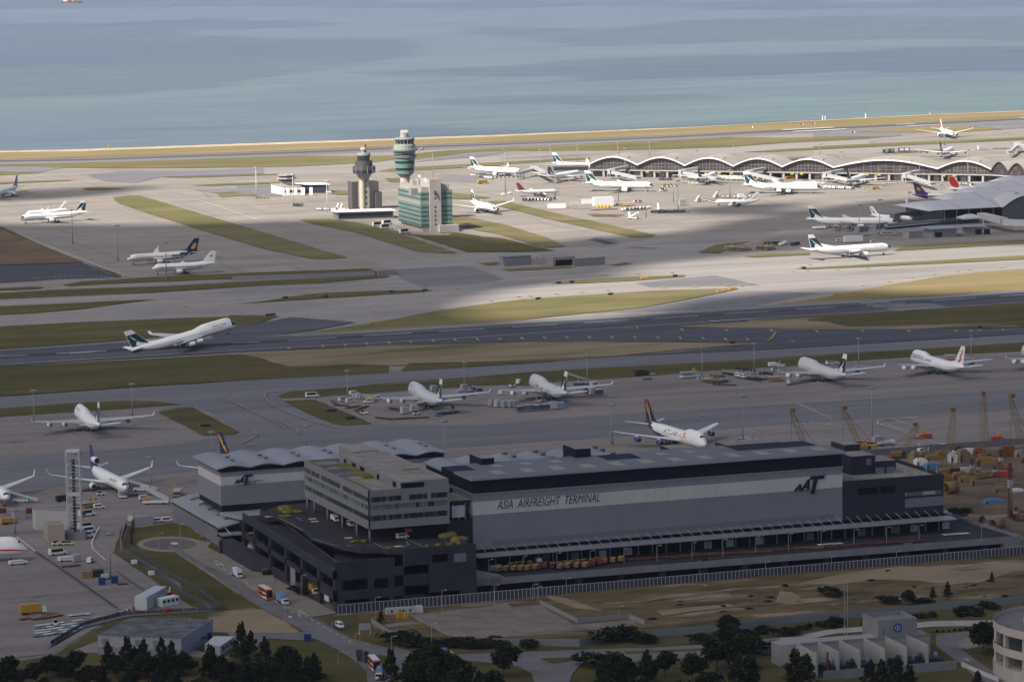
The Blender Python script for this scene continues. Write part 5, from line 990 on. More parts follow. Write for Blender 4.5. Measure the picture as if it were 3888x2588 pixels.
# office block
OB = empty('office_block',(476,1472,27),0,'pale grey office block with three ribbons of windows raised over the truck deck','office building')
ox,oy,oX,oY = 476.0,1472.0,511.0,1561.0
rows = ((30.3,32.5),(34.7,36.8),(38.0,40.2))
mb = MB(); facade(mb,(ox,oy),(1,0),oX-ox,27,43,[(.3,34.2,*rows[0]),(.3,34.6,*rows[1]),(1,14.5,*rows[2]),(17.5,25.5,*rows[2]),(27,34.5,*rows[2])],.5,OFFW); bp_(mb,'front_wall',OB)
mb = MB(); facade(mb,(ox,oY),(0,-1),oY-oy,27,43,[(.5,88.5,*rows[0]),(.5,88.5,*rows[1]),(.5,9,*rows[2]),(10,22,*rows[2]),(24,51,*rows[2]),(54,88.5,*rows[2])],.5,OFFW); bp_(mb,'west_wall',OB)
bp_(MB().box(oX-.5,oy+.5,27,oX,oY,43,OFFW),'east_wall',OB); bp_(MB().box(ox+.5,oY-.5,27,oX-.5,oY,43,OFFW),'north_wall',OB)
bp_(MB().box(ox+.5,oy+.5,27,oX-.5,oY-.5,27.4,OFFW),'soffit',OB)
for z0,z1 in rows:
    GL_ = GL_MID if z0 == rows[1][0] else GL_OFF
    bp_(MB().box(ox+.45,oy+.4,z0-.2,oX-.6,oy+.48,z1+.2,GL_),'window_band',OB); bp_(MB().box(ox+.4,oy+.5,z0-.2,ox+.48,oY-.6,z1+.2,GL_),'window_band',OB)
bp_(MB().box(ox+.52,oy+.52,40.3,489.9,oY-.52,41.9,OFFW,ROOFB),'lower_roof',OB)
mb = MB(); mb.box(490,oy+.6,41,oX+.02,oY-6,45.6,OFFW,ROOFB); bp_(mb,'penthouse',OB); bp_(MB().box(496,oY-6,41,oX-3,oY+14,46.2,OFFW,ROOFB),'penthouse',OB)
bp_(MB().box(490.4,oy-.02,43.0,500,oy+.55,45.0,VOID),'recess',OB)  # black panel on the wall, recess shade put into its colour
for y,w_ in ((1478,4),(1500,3),(1520,6),(1532,5),(1545,3)): bp_(MB().box(489.8,y,42.6,489.98,y+w_,44.6,VOID),'opening',OB)  # thin black panels, the openings' shade is painted
for y in (1517,1532,1545): bp_(MB().box(477,y,41.9,489.9,y+1.6,43.2,OFFW),'court_wall',OB)
bp_(MB().box(478.5,1519.2,41.95,489,1531.5,42.0,M('court_floor',(.12,.12,.13),.8)),'court_floor',OB)
for x0,y0,x1,y1 in ((476.6,1473,478,1508),(476.6,1536,478,1560),(486,1508,489.8,1545)): bp_(MB().box(x0,y0,41.9,x1,y1,43.15,PLANT),'roof_planting',OB)
bp_(MB().box(500,1500,45.6,508,1501,46.4,ROOFB),'upstand',OB)
for k in range(7): bp_(MB().box(ox-.7,1477+k*12.5,28.6,ox-.05,1478+k*12.5,28.9,STEEL),'wall_lamp',OB)
# dark link between office block and main shed
LK = empty('link_block',(511,1478,0),0,'black link block squeezed between the office and the long striped shed','building')
bp_(MB().box(511.1,1478,0,522.8,1510,27,DKW2),'wall',LK); bp_(MB().box(511.3,1500,27,522,1530,37,DKW2,ROOFB),'upper_wall',LK); bp_(MB().box(514,1477.6,28.2,519.5,1479,33,WALLL),'white_panel',LK); bp_(MB().box(511.2,1478.5,34,522.5,1499,35,DKW2,ROOFB),'roof',LK)
for k in range(4): bp_(MB().box(511.8+k*2.7,1478.2,27,512.1+k*2.7,1478.5,34,STEEL),'column',LK)
v = gw(15,285,1110,7.5); mb = MB(); mb.add([(511,Yp+1,11),(511,Yp+9,11),(v.x,Yp+9,7.4),(v.x,Yp+1,7.4),(511,Yp+1,7),(v.x,Yp+1,7)],((0,3,2,1),(0,4,5,3)),EDGE); bp_(mb,'sloped_roof',LK)
# boundary fence
f0,f1 = gw(14,860,1525),gw(17,2045,470); d = (f1-f0); ln = d.length; d.normalize(); nn = Vector((-d.y,d.x,0))
FN = empty('boundary_fence',f0,0,'long slatted grey fence with pale posts along the front of the freight terminal','fence')
FP = M('fence_post',(.33,.34,.36),.6); FM_ = M('fence_panel',(.055,.055,.075),.8); ln += 60; np_ = int(ln/1.75); mb = MB(); mp_ = MB()
for k in range(np_+1):
    p = d*(k*ln/np_)
    if k % 1 == 0: mb.bar(p,p+ZZ*3.9,.14,FP,4)
mb.prism([(q.x,q.y) for q in (-nn*.05,d*ln-nn*.05,d*ln+nn*.05,nn*.05)],3.7,3.95,FP); tag(mb.build('post_row',FN),kind='stuff')
mp_.prism([(q.x,q.y) for q in (nn*.2,d*ln+nn*.2,d*ln+nn*.3,nn*.3)],0,3.6,FM_); mp_.build('panel',FN)
# control towers and the green office complex
TGRN = M('green_spandrel',(.15,.245,.225),.4,var=.12,scale=.06); TGRN2 = M('pale_green_panel',(.26,.33,.30),.4,var=.1,scale=.1); TGLS = M('tower_glass',(.03,.04,.05),.12); BEIGE = M('tower_concrete',(.45,.40,.33),.8,var=.08,scale=.1); TGREY = M('tower_grey',(.22,.215,.21),.6,var=.1,scale=.2); PALE = M('stone_panel',(.36,.335,.32),.6,var=.06,scale=.1); STONE = M('warm_stone',(.30,.25,.22),.7)
def tower(name,label,k,cx_,yb,secs,fins=0):
    b = gw(k,cx_,yb); root = empty(name,b,0,label,'control tower'); s = scl(b)*WIN[k][2]
    zz = lambda y: ztop(b,px(k,cx_,y)[1])
    for nm,prof,m in secs:
        mb = MB(); pr = sorted([(r/s,zz(y)) for r,y in prof],key=lambda q: q[1]); mb.lathe(pr,(0,0),m,20,len(pr) > 2); mb.build(nm,root)
    return root,b,s,zz
R,b,s,zz = tower('control_tower','tall green banded control tower with a white radar cap rising behind the green offices',2,1436,985,
  (('shaft',((42,985),(42,600)),BEIGE),('flare',((42,604),(52,596),(74,578)),TGREY),('green_drum',((75,578),(78,552)),TGRN),('window_ring',((78,552),(80,528)),TGLS),('green_drum',((82,528),(85,492)),TGRN),('window_ring',((84,492),(86,470)),TGLS),('green_drum',((87,470),(89,438)),TGRN),('gallery',((100,440),(102,428)),TGREY),('window_ring',((89,432),(90,408)),TGLS),
   ('green_drum',((91,410),(92,385)),TGRN),('gallery',((110,385),(112,372)),TGREY),('pale_drum',((94,374),(92,338)),TGRN2),('sloped_band',((92,338),(80,325)),TGREY),('window_ring',((74,326),(82,288)),TGLS),('cab_roof',((86,288),(86,278),(70,272)),TGREY),('radar_base',((36,274),(36,238)),PALE),('radar_deck',((31,240),(31,232)),TGREY)))
mb = MB(); z = zz(222); mb.box(-29/s,-1.2,zz(233),29/s,.6,zz(211),PW); mb.build('radar_antenna',R)
for i in range(16):
    a = 2*pi*i/16; MB().bar((77/s*cos(a),77/s*sin(a),zz(326)),(84/s*cos(a),84/s*sin(a),zz(286)),.22,PALE,4).build('mullion',R)
mb = MB(); mb.bar((100/s,-8,zz(385)),(124/s,-10,zz(368)),.5,TGREY); mb.lathe([(.3,zz(378)),(1.8,zz(374)),(1.8,zz(362)),(.3,zz(358))],(124/s,-10),TGREY,10); mb.build('radio_dish',R)
for dz in (zz(366),zz(422)):
    rr = 111/s if dz > zz(400) else 101/s; mb = MB()
    for i in range(24): mb.bar((rr*cos(2*pi*i/24),rr*sin(2*pi*i/24),dz),(rr*cos(2*pi*(i+1)/24),rr*sin(2*pi*(i+1)/24),dz),.12,STEEL,4)
    mb.build('railing',R)
R,b,s,zz = tower('old_control_tower','shorter dark headed control tower with a beige shaft left of the green tower',2,1085,885,
  (('dark_ring',((74,582),(78,574)),TGREY),('flare',((52,612),(60,590),(74,580)),TGREY),('window_ring',((95,574),(96,548)),TGLS),('gallery',((100,548),(98,518)),M('tower_dark',(.07,.065,.07),.5)),('drum',((76,520),(72,470)),M('tower_dark',(.07,.065,.07),.5)),('window_ring',((54,470),(58,425)),TGLS),('cab_roof',((60,425),(60,408),(50,402)),TGREY),('radar_base',((18,404),(18,380)),PALE),('radar_antenna',((26,382),(28,362),(20,356)),PALE)))
mb = MB(); mb.lathe([(24/s,0),(24/s,zz(600))],(-18/s,0),BEIGE,18); mb.build('shaft',R); MB().box(2/s,-14/s,0,42/s,20/s,zz(600),M('stair_core',(.33,.31,.29),.7)).build('stair_core',R)
for k in range(11): MB().box(8/s,-14/s-.06,4+k*5.0,20/s,-14/s-.01,6.4+k*5.0,TGLS).build('stair_window',R)
for i in range(12):
    a = 2*pi*i/12; MB().bar((100/s*cos(a),100/s*sin(a),zz(572)),(100/s*cos(a),100/s*sin(a),zz(512)),.18,STEEL,4).build('gallery_post',R)
for (x0,x1,yt,yb,m,nm,dy) in ((995,1050,650,860,M('louvre_dark',(.09,.085,.09),.6),'annex_wing',6),(1138,1225,655,880,PALE,'annex_wing',3),(1180,1233,740,852,M('louvre_dark',(.09,.085,.09),.6),'annex_bay',-3)):
    MB().box((x0-1085)/s,dy,0,(x1-1085)/s,dy+12,zz(yt),m,ROOFB).build(nm,R)
# complex
c = gw(2,1565,1082); XC,YC = c.x,c.y; CB = empty('green_office_complex',c,0,'green banded office building with a pale stair core in front of the tall tower','office building')
yb_ = gx(2,1375,1030,XC).y; xr = gy(2,1838,1050,YC).x; xm0,xm1 = gy(2,1640,1070,YC).x,gy(2,1735,1070,YC).x
z7,z8 = gy(2,1550,738,YC).z,gy(2,1550,700,YC).z; zc_ = gy(2,1690,628,YC).z; zp_ = gy(2,1600,1030,YC).z
L3 = lambda x,y: (x-XC,y-YC)
def bx3(nm,x0,y0,z0,x1,y1,z1,m,top=None): return MB().box(x0-XC,y0-YC,z0,x1-XC,y1-YC,z1,m,top).build(nm,CB)
bx3('green_wall',XC,YC,zp_,xm0,yb_,z7,TGRN,ROOFB); bx3('parapet',XC+1,YC+.6,z7,xm0,yb_-2,z8,PALE,ROOFB); bx3('podium',XC+2,YC+.5,0,xm0,yb_-1,zp_,STONE)
bx3('stair_core',xm0,YC-1.5,0,xm1,YC+22,zc_,PALE,ROOFB); bx3('green_wall',xm1+.05,YC+1.0,4,xr,YC+30,z7+.5,TGRN,ROOFB); bx3('parapet',xm1,YC+2,z7+.5,xr-2,YC+28,z8+2,PALE,ROOFB); bx3('lower_block',xm1-3,YC-6,0,xr+3,YC+6,5.5,PALE); bx3('podium',xm1,YC+1.5,0,xr-1,YC+28,4,STONE)
fl = (z7-zp_)/8
for k in range(8):
    z0 = zp_+fl*k+fl*.15; m = M('band_glass',(.065,.095,.092),.25)
    if k == 5: bx3('stone_band',XC-.1,YC-.1,z0-.3,xm0,yb_,z0+fl*.62,M('buff_band',(.30,.29,.25),.6)); continue
    bx3('window_band',XC+.6,YC-.06,z0,xm0-.4,YC,z0+fl*.42,m); bx3('window_band',XC-.06,YC+.6,z0,XC,yb_-.6,z0+fl*.42,m)
    bx3('window_band',xm1+1.4,YC+.94,z0,xr-.4,YC+1,z0+fl*.42,m)
    bx3('stair_window',(xm0+xm1)/2-.8,YC-1.56,z0,(xm0+xm1)/2+.5,YC-1.5,z0+fl*.5,TGLS)
for k in range(9): bx3('column',XC+1.5+k*(yb_-YC)/9*0,YC+1+k*(yb_-YC-2)/9,0,XC+1.9,YC+1.8+k*(yb_-YC-2)/9,zp_,PALE)
random.seed(2)
for k,(x,y,w_,h) in enumerate(((1505,640,50,30),(1560,640,60,40),(1620,640,40,25),(1680,625,30,24),(1500,690,60,12))):
    v = gw(2,x,y+25,z8+1); ss = scl(v)*2.24; bx3('roof_plant',v.x-w_/2/ss,v.y-3,z7,v.x+w_/2/ss,v.y+4,z8+1+h/ss,random.choice([PALE,TGREY,WALLL]))
for x,y,r in ((1594,640,20),(1545,608,14)): v = gw(2,x,y,z8+6); mb = MB(); mb.lathe([(.1,0),(1.2,.4),(r/scl(v)/2.24,1.3)],(0,0),PW,14); o = mb.build('satellite_dish',CB); o.location = v-Vector(CB.location); o.rotation_euler = (radians(65),0,radians(15))
for x in (1640,1670,1700,1725): v = gy(2,x,640,YC+5); MB().bar((v.x-XC,5,zc_),(v.x-XC,5,zc_+3.5),.18,TGREY,5).build('aerial',CB)
# low terminal-side buildings
def lowbox(name,label,k,fl_,bl,fr,ytop,wall,roof,over=.6,win=None,cat='building',group=None):
    """front-left and front-right base points plus the far-left one; axis-parallel box with an overhanging roof slab"""
    a,r_,l_ = gw(k,*fl_),gw(k,*fr),gw(k,*bl); h = ztop(a,px(k,0,ytop)[1]); dx = (r_-a); ux = dx.normalized(); ln = dx.length; nv = l_-a; dp = max(6,abs(nv.dot(Vector((-ux.y,ux.x,0))))); sx_ = nv.dot(ux)
    root = empty(name,a,atan2(ux.y,ux.x),label,cat,group)
    MB().prism([(0,0),(ln,0),(ln+sx_,dp),(sx_,dp)],0,h-.5,wall).build('wall',root); MB().prism([(-over,-over),(ln+over,-over),(ln+sx_+over,dp+over),(sx_-over,dp+over)],h-.5,h,roof).build('roof',root)
    if win: MB().box(.8,-.08,h*win[0],ln-.8,-.01,h*win[1],TGLS).build('window_band',root)
    return root,ln,dp,h
lowbox('glazed_pavilion','long low pavilion with a white slab roof at the foot of the dark headed tower',2,(860,975),(818,960),(1330,960),905,M('pavilion_wall',(.16,.16,.17),.5),PW,2.0,(.15,.75))
R,ln,dp,h = lowbox('fire_station','white block with a small lookout tower on the far apron',2,(400,768),(290,745),(550,765),690,M('station_white',(.55,.54,.53),.6),PALE,.4,(.3,.6))
mb = MB(); mb.box(-3,9,h,8,17,h+4,PALE); mb.build('lookout_base',R); MB().prism([(2.5+7*cos(i*pi/4),13+7*sin(i*pi/4)) for i in range(8)],h+4,h+9,TGLS).build('lookout_cab',R); MB().prism([(2.5+8*cos(i*pi/4),13+8*sin(i*pi/4)) for i in range(8)],h+9,h+10,PALE).build('lookout_roof',R); MB().prism([(2.5+9*cos(i*pi/4),13+9*sin(i*pi/4)) for i in range(8)],h+6.0,h+7.2,PALE).build('lookout_gallery',R)
for k in range(4): MB().box(2+k*7,-.4,.2,5+k*7,-.05,h-1.2,PW).build('pier',R)
lowbox('vehicle_garage','dark open garage with a white flat roof beside the small lookout tower',2,(550,748),(500,735),(778,745),672,M('garage_dark',(.035,.035,.05),.7),PW,1.5)
# underpass group in the middle of the field
R,ln,dp,h = lowbox('pump_house','low grey pump house beside the dark underpass mouth',3,(550,1318),(515,1312),(825,1302),1245,M('pump_wall',(.20,.20,.21),.7),M('pump_roof',(.13,.13,.14),.8),.2)
for k in range(5): MB().box(3+k*8,-.25,0,3.6+k*8,-.02,h-.6,TGREY).build('pilaster',R)
a,b2 = gw(3,1070,1335),gw(3,1245,1338); h = ztop(a,px(3,0,1248)[1]); PT_ = empty('underpass_portal',a,0,'dark rectangular mouth of the underpass below the taxiway','tunnel')
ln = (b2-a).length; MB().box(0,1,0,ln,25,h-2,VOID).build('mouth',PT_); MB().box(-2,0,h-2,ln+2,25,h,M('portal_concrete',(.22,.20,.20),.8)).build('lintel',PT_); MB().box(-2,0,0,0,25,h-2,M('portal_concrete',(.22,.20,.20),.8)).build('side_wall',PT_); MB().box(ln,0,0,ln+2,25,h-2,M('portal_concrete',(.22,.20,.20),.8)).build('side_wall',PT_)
def wall(name,label,pts,h,th,m,cat='wall',posts=0,pm=None,k=None,group=None,zb=0):
    q = [gw(*p) if len(p) == 3 else Vector(p[:3]) for p in pts]; root = empty(name,q[0],0,label,cat,group)
    o = strip([(p.x-q[0].x,p.y-q[0].y) for p in q],zb,h,th,m).build('panel',root)
    if posts:
        mb = MB()
        for a,b in zip(q,q[1:]):
            n = max(1,int((b-a).length/posts))
            for i in range(n): p = a.lerp(b,i/n)-q[0]; mb.bar((p.x,p.y,0),(p.x,p.y,h+.3),.12 if pm is None else .14,pm or STEEL,4)
        tag(mb.build('post_row',root),kind='stuff')
    return root
wall('retaining_wall','grey wall running right of the underpass mouth',((3,1255,1340),(3,1560,1318)),6,.8,M('pump_wall',(.20,.20,.21),.7)); wall('retaining_wall','grey wall between the pump house and the underpass mouth',((3,560,1340),(3,830,1320),(3,1065,1318)),5,.8,M('pump_wall',(.20,.20,.21),.7))
wall('retaining_wall','long pale sunken road wall on the left side of the field',((21,-40,140),(21,500,122),(21,1125,98)),3.2,.6,M('sunk_wall',(.22,.22,.24),.8),posts=22,pm=TGREY)
a = gw(21,1130,98); mb = MB(); mb.box(0,-4,0,14,12,4,M('portal_concrete',(.22,.20,.20),.8)); mb.box(-.1,-2,.2,0,10,3.2,VOID); tag(mb.build('underpass_end',None,a),'concrete box where the sunken road dives under the taxiway','tunnel')
wall('blast_fence','grey corrugated blast fence behind the green office complex',((2,1735,655),(2,2050,662)),7.5,.6,M('blast_fence',(.17,.17,.18),.6))
# wavy concourse
A0,B0 = gw(3,1480,446),gw(5,1905,762); ux = (B0-A0); LC = ux.length; ux.normalize(); CN = empty('concourse',A0,atan2(ux.y,ux.x),'long sunlit concourse with a white edged wavy vaulted roof','terminal')
inv = CN.rotation_euler.to_matrix().to_3x3().inverted()
def lx(k,x,y,z): return (inv@(gw(k,x,y,z)-A0))
CROOF = M('concourse_roof',(.34,.305,.27),.6,var=.08,scale=.03,stretch=(1,1,1)); CGL = panes('concourse_glass',((0,(.05,.04,.045)),(.5,(.06,.05,.055)),(.8,(.08,.07,.07))),4,4); grid(CGL,(.16,.15,.15),4.5,4.5,.03,.0)
vz,az = 12.2,19.5
vx = [lx(3,1392,322,vz).x]+[lx(3,1885,325,vz).x]+[lx(4,x,588,vz).x for x in (280,780,1285,1810)]+[lx(5,x,592,vz).x for x in (1325,1870)]
dep = 46
for i in range(len(vx)-1):
    a,b = vx[i],vx[i+1]; n = 14; pr = [(a+(b-a)*j/n,vz+(az-vz)*sin(pi*j/n)) for j in range(n+1)]; mb = MB(); N = n+1
    vs = [(x,-3,z) for x,z in pr]+[(x,dep,z) for x,z in pr]; mb.add(vs,[(j,j+1,N+j+1,N+j) for j in range(n)],CROOF,True); mb.build('roof_vault',CN)
    mb = MB(); vs = [(x,-3.2,z+.1) for x,z in pr]+[(x,-3.2,z-.9) for x,z in pr]+[(x,-1.8,z+.12) for x,z in pr]; mb.add(vs,[(N+j,N+j+1,j+1,j) for j in range(n)]+[(j,j+1,2*N+j+1,2*N+j) for j in range(n)],PW); mb.build('roof_edge',CN)
    mb = MB(); vs = [(x,0,z-.2) for x,z in pr]+[(x,0,7) for x,z in pr]; mb.add(vs,[(N+j,N+j+1,j+1,j) for j in range(n)],CGL); mb.build('arched_window',CN)
    mb = MB()
    for j in range(1,n): x,z = pr[j]; mb.box(x-.15,-.25,7,x+.15,-.05,z-.4,TGREY)
    for z in (10,13,16):
        xs = [x for x,zz_ in pr if zz_ > z+.6]
        if xs: mb.box(xs[0],-.26,z-.12,xs[-1],-.04,z+.12,TGREY)
    mb.build('mullion_grid',CN)
    for f in (.3,.5,.7): xx = a+(b-a)*f; zz_ = vz+(az-vz)*sin(pi*f); MB().box(xx-1.5,8,zz_-.5,xx+1.5,9+f*10,zz_+.35,PALE).build('roof_light',CN)
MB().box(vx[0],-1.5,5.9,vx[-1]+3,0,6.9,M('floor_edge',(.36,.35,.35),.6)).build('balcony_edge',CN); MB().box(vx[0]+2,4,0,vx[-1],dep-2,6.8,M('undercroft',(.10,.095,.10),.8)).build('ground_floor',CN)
x = vx[0]+14
while x < vx[-1]: MB().box(x-1,-.9,0,x+1,1,5.9,PALE).build('column',CN); x += 12.6
random.seed(9); x = vx[0]+30
while x < vx[-1]-8:
    MB().box(x,3.9,.3,x+random.choice([5,8]),3.99,4.6,random.choice([M('shutter_grey',(.30,.30,.31),.6),M('shutter_grey',(.30,.30,.31),.6),VOID])).build('shutter',CN); x += 12.6
for k,x,y in ((4,105,636),(4,690,648),(4,818,648),(4,1410,656),(4,1502,658),(5,612,665),(5,728,668),(5,1360,677),(5,1462,680),(3,2080,375),(3,2195,375)):
    v = lx(k,x,y,5); MB().box(v.x-1.6,-2.2,4.6,v.x+1.6,-1.9,6.3,M('sign_yellow',(.42,.33,.07),.5)).build('gate_sign',CN)
# bent end
q0 = Vector((vx[-1],0,0)); d2 = (lx(5,2300,800,0)-Vector((vx[-1],0,0))); d2.z = 0; d2.normalize(); n2 = Vector((-d2.y,d2.x,0))
for i in range(4):
    a,b = 22.0*i,22.0*(i+1); n = 12; N = 13; pts = [(q0+d2*(a+(b-a)*j/n),vz-1+7.8*sin(pi*j/n)) for j in range(n+1)]; mb = MB()
    vs = [(p.x-n2.x*2,p.y-n2.y*2,z) for p,z in pts]+[(p.x+n2.x*50,p.y+n2.y*50,z+1) for p,z in pts]; mb.add(vs,[(j,j+1,N+j+1,N+j) for j in range(n)],CROOF,True); mb.build('roof_vault',CN)
    mb = MB(); mb.add([(p.x,p.y,z-.2) for p,z in pts]+[(p.x,p.y,7) for p,z in pts],[(N+j,N+j+1,j+1,j) for j in range(n)],CGL); mb.build('arched_window',CN)
e = q0+d2*90; mb = MB(); mb.prism([(p.x,p.y) for p in (q0-n2*1.5,e-n2*1.5,e,q0)],5.9,6.9,MATS['floor_edge']); mb.build('balcony_edge',CN); mb = MB(); mb.prism([(p.x,p.y) for p in (q0+n2*4,e+n2*4,e+n2*40,q0+n2*40)],0,6.8,MATS['undercroft']); mb.build('ground_floor',CN)
# low glazed head building at the concourse tip
R,ln,dp,h = lowbox('gate_lounge','low glazed gate lounge at the left tip of the wavy concourse',3,(1045,425),(985,415),(1400,420),335,M('lounge_wall',(.20,.19,.19),.5),PALE,.5,(.45,.8))
# jet bridges
TUBE = M('bridge_grey',(.42,.42,.43),.5,var=.08,scale=.3); TUBD = M('bridge_dark',(.13,.13,.15),.5)
def tube(mb,a,b,w_,h,m):
    a,b = Vector(a),Vector(b); d = (b-a); d.z = 0; d.normalize(); nn = Vector((-d.y,d.x,0))*w_/2
    mb.add([a-nn,a+nn,b+nn,b-nn]+[a-nn+ZZ*h,a+nn+ZZ*h,b+nn+ZZ*h,b-nn+ZZ*h],((3,2,1,0),(4,7,6,5)[::-1],(0,1,5,4),(1,2,6,5),(2,3,7,6),(3,0,4,7)),m)
def jetbridge(label,k,hi,tw,tn,cab,zb=0):
    """hi: upper end at the building, tw: foot of the tower, tn: far end of the tunnel (all at floor level)"""
    b = gw(k,*tw); R = empty('jet_bridge',b,0,label,'jet bridge','bridges at the concourse gates')
    p = gw(k,hi[0],hi[1],10)-b; q = Vector((0,0,5.2)); r_ = gw(k,tn[0],tn[1],4.6)-b
    mb = MB(); tube(mb,q+ZZ*2,(p.x,p.y,8.5),3.2,2.6,TUBE); mb.build('link_tube',R)
    mb = MB(); mb.box(-3,-3,4.6,3,3,9.5,TUBE); mb.box(-2.9,-3.05,5.6,2.9,-3.01,8.2,TUBD); mb.build('rotunda',R)
    for x in (-2.5,2.5):
        for y in (-2.5,2.5): MB().bar((x,y,0),(x,y,4.6),.3,TUBE,5).build('leg',R)
    mb = MB(); tube(mb,q,(r_.x,r_.y,4.2),2.9,2.8,TUBE); mb.build('tunnel',R)
    m_ = q.lerp(Vector((r_.x,r_.y,4.2)),.72); MB().bar((m_.x-1.4,m_.y,0),(m_.x-1.4,m_.y,4.4),.28,TUBD,5).build('drive_leg',R); MB().bar((m_.x+1.4,m_.y,0),(m_.x+1.4,m_.y,4.4),.28,TUBD,5).build('drive_leg',R)
    mb = MB(); mb.box(r_.x-2.2,r_.y-2.2,3.9,r_.x+2.2,r_.y+2.2,7.6,TUBE); mb.box(r_.x-2.25,r_.y-2.25,5.2,r_.x+2.25,r_.y+1,6.6,TUBD); mb.build('cab',R)
    mb = MB()
    for i in range(5): mb.box(-5.2,-1.2,i*1.1+.2,-3.05,-.2,i*1.1+.45,STEEL)
    mb.bar((-5.1,-1.2,0),(-5.1,-1.2,6),.12,STEEL,4); mb.box(-5.2,-1.2,4.6,-3,.2,4.9,STEEL); mb.build('stairs',R)
jetbridge('grey jet bridge with a sloping glazed link near the left tip of the wavy concourse',3,(1790,345),(1625,470),(1890,470),0)
jetbridge('grey jet bridge at the second valley of the wavy roof, jet alongside',4,(400,622),(240,738),(590,740),0); jetbridge('grey jet bridge behind the taxiing jumbo',4,(1060,625),(905,745),(1215,755),0)
jetbridge('grey jet bridge at the third vault from the right',5,(295,640),(140,765),(430,768),0); jetbridge('empty grey jet bridge between the purple tailed and red tailed jets and the concourse',5,(1050,650),(930,770),(1180,790),0)
jetbridge('grey trussed jet bridge at the nose of the leftmost docked jet',3,(960,400),(860,440),(690,425),0); jetbridge('grey jet bridge far right behind the concourse roof',5,(2150,440),(2030,460),(1950,475),0)
# grey terminal in shade on the right
GT = empty('grey_terminal',gw(5,1200,1150),0,'shaded terminal with rows of grey barrel vault roofs at the right edge','terminal'); G0 = Vector(GT.location)
GTR = M('terminal_roof',(.46,.46,.49),.5,var=.07,scale=.05); GTD = M('terminal_glass',(.08,.085,.10),.25)
ev = [gw(5,x,y,12) for x,y in ((1155,1052),(1385,957),(1590,895),(1780,836),(1930,782),(2060,735))]
for i in range(5):
    y0,y1 = ev[i].y,ev[i+1].y; x0 = ev[i].x; n = 10; N = n+1; mb = MB(); pr = [(y0+(y1-y0)*j/n,12+5*sin(pi*(.04+.96*j/n))) for j in range(n+1)]
    xs = ((0,.0),(1.2,.45),(3.5,.75),(7,.92),(12,1),(330,1)); vs = [(x0+e_-G0.x,y-G0.y,12+(z-12)*q) for e_,q in xs for y,z in pr]; mb.add(vs,[(k*N+j,(k+1)*N+j,(k+1)*N+j+1,k*N+j+1) for k in range(5) for j in range(n)],GTR,True)
    mb.box(x0+12-G0.x,y0+3-G0.y,6,x0+330-G0.x,y1-G0.y,11.9,GTD); mb.build('roof_vault',GT)
    for q in range(6):
        xx = x0+28+q*36; mb = MB(); vs = [(xx-G0.x+e_,y-G0.y,z+.12) for e_ in (0,.7) for y,z in pr]; mb.add(vs,[(N+j,N+j+1,j+1,j)[::-1] for j in range(n)],TGREY); mb.build('roof_seam',GT)
y0 = ev[0].y; MB().box(ev[0].x+14-G0.x,y0+3-G0.y,0,ev[0].x+330-G0.x,y0+60-G0.y,12.2,GTD).build('glass_wall',GT)
xx = ev[0].x+14
while xx < ev[0].x+200: MB().box(xx-G0.x,y0+1.6-G0.y,0,xx+.7-G0.x,y0+1.98-G0.y,12,TGREY).build('column',GT); xx += 11
ac = gw(5,1905,1025,12); n = 12; N = 13; pr = [(ac.x+46*j/n,12+9.5*sin(pi*j/n)) for j in range(n+1)]; mb = MB()
vs = [(x-G0.x,y0-4-G0.y,z+.6) for x,z in pr]+[(x-G0.x,y0+26-G0.y,z+.6) for x,z in pr]; mb.add(vs,[(j,j+1,N+j+1,N+j) for j in range(n)],GTR,True); mb.add([(x-G0.x,y0-3-G0.y,z) for x,z in pr]+[(x-G0.x,y0-3-G0.y,2) for x,z in pr],[(N+j,N+j+1,j+1,j) for j in range(n)],GTD); mb.build('entrance_vault',GT)
def boxes(root,lst):
    for nm,k,p0,p1,z0,z1,w_,m in lst:
        a,b = gw(k,*p0,z0)-Vector(root.location),gw(k,*p1,z0)-Vector(root.location); mb = MB(); tube(mb,(a.x,a.y,z0),(b.x,b.y,z0),w_,z1-z0,m); mb.build(nm,root)
PB = empty('boarding_pier',gw(5,1250,1180),0,'long low boarding pier reaching from the grey terminal to the docked twin','jet bridge')
boxes(PB,(('pier_block',5,(1255,1165),(1650,1140),0,9,14,M('pier_grey',(.19,.19,.215),.6)),('window_band',5,(1250,1187),(1640,1160),5,7.5,.4,TGLS),('walkway',5,(720,1225),(1255,1178),4.5,8.3,4,M('pier_grey',(.19,.19,.215),.6)),('window_band',5,(725,1232),(1250,1183),5.5,7.4,4.2,TGLS),('walkway',5,(840,1105),(1165,1085),4.5,8,5,GTD),('gate_cab',5,(600,1232),(720,1215),3.5,8,5,M('pier_grey',(.19,.19,.215),.6)),('gate_cab',5,(430,1262),(520,1250),3.5,8,5,M('pier_grey',(.19,.19,.215),.6)),('gate_cab',5,(780,1135),(850,1118),3.5,8,4,TUBD)))
for x,y in ((440,1290),(520,1285),(620,1260),(800,1240),(960,1225),(1120,1205),(1230,1196)): v = gw(5,x,y)-Vector(PB.location); MB().bar((v.x,v.y,0),(v.x,v.y,5),.45,TGREY,6).build('leg',PB)
p = gw(5,1550,1120,9)-Vector(PB.location); mb = MB(); mb.box(p.x-8,p.y-7,8.9,p.x+8,p.y+7,10,GTR); mb.add([(p.x-8,p.y-7,10),(p.x+8,p.y-7,10),(p.x+8,p.y+7,10),(p.x-8,p.y+7,10),(p.x-3,p.y,12.4),(p.x+3,p.y,12.4)],((0,1,5,4),(1,2,5),(2,3,4,5),(3,0,4)),GTR); mb.build('hipped_roof',PB)
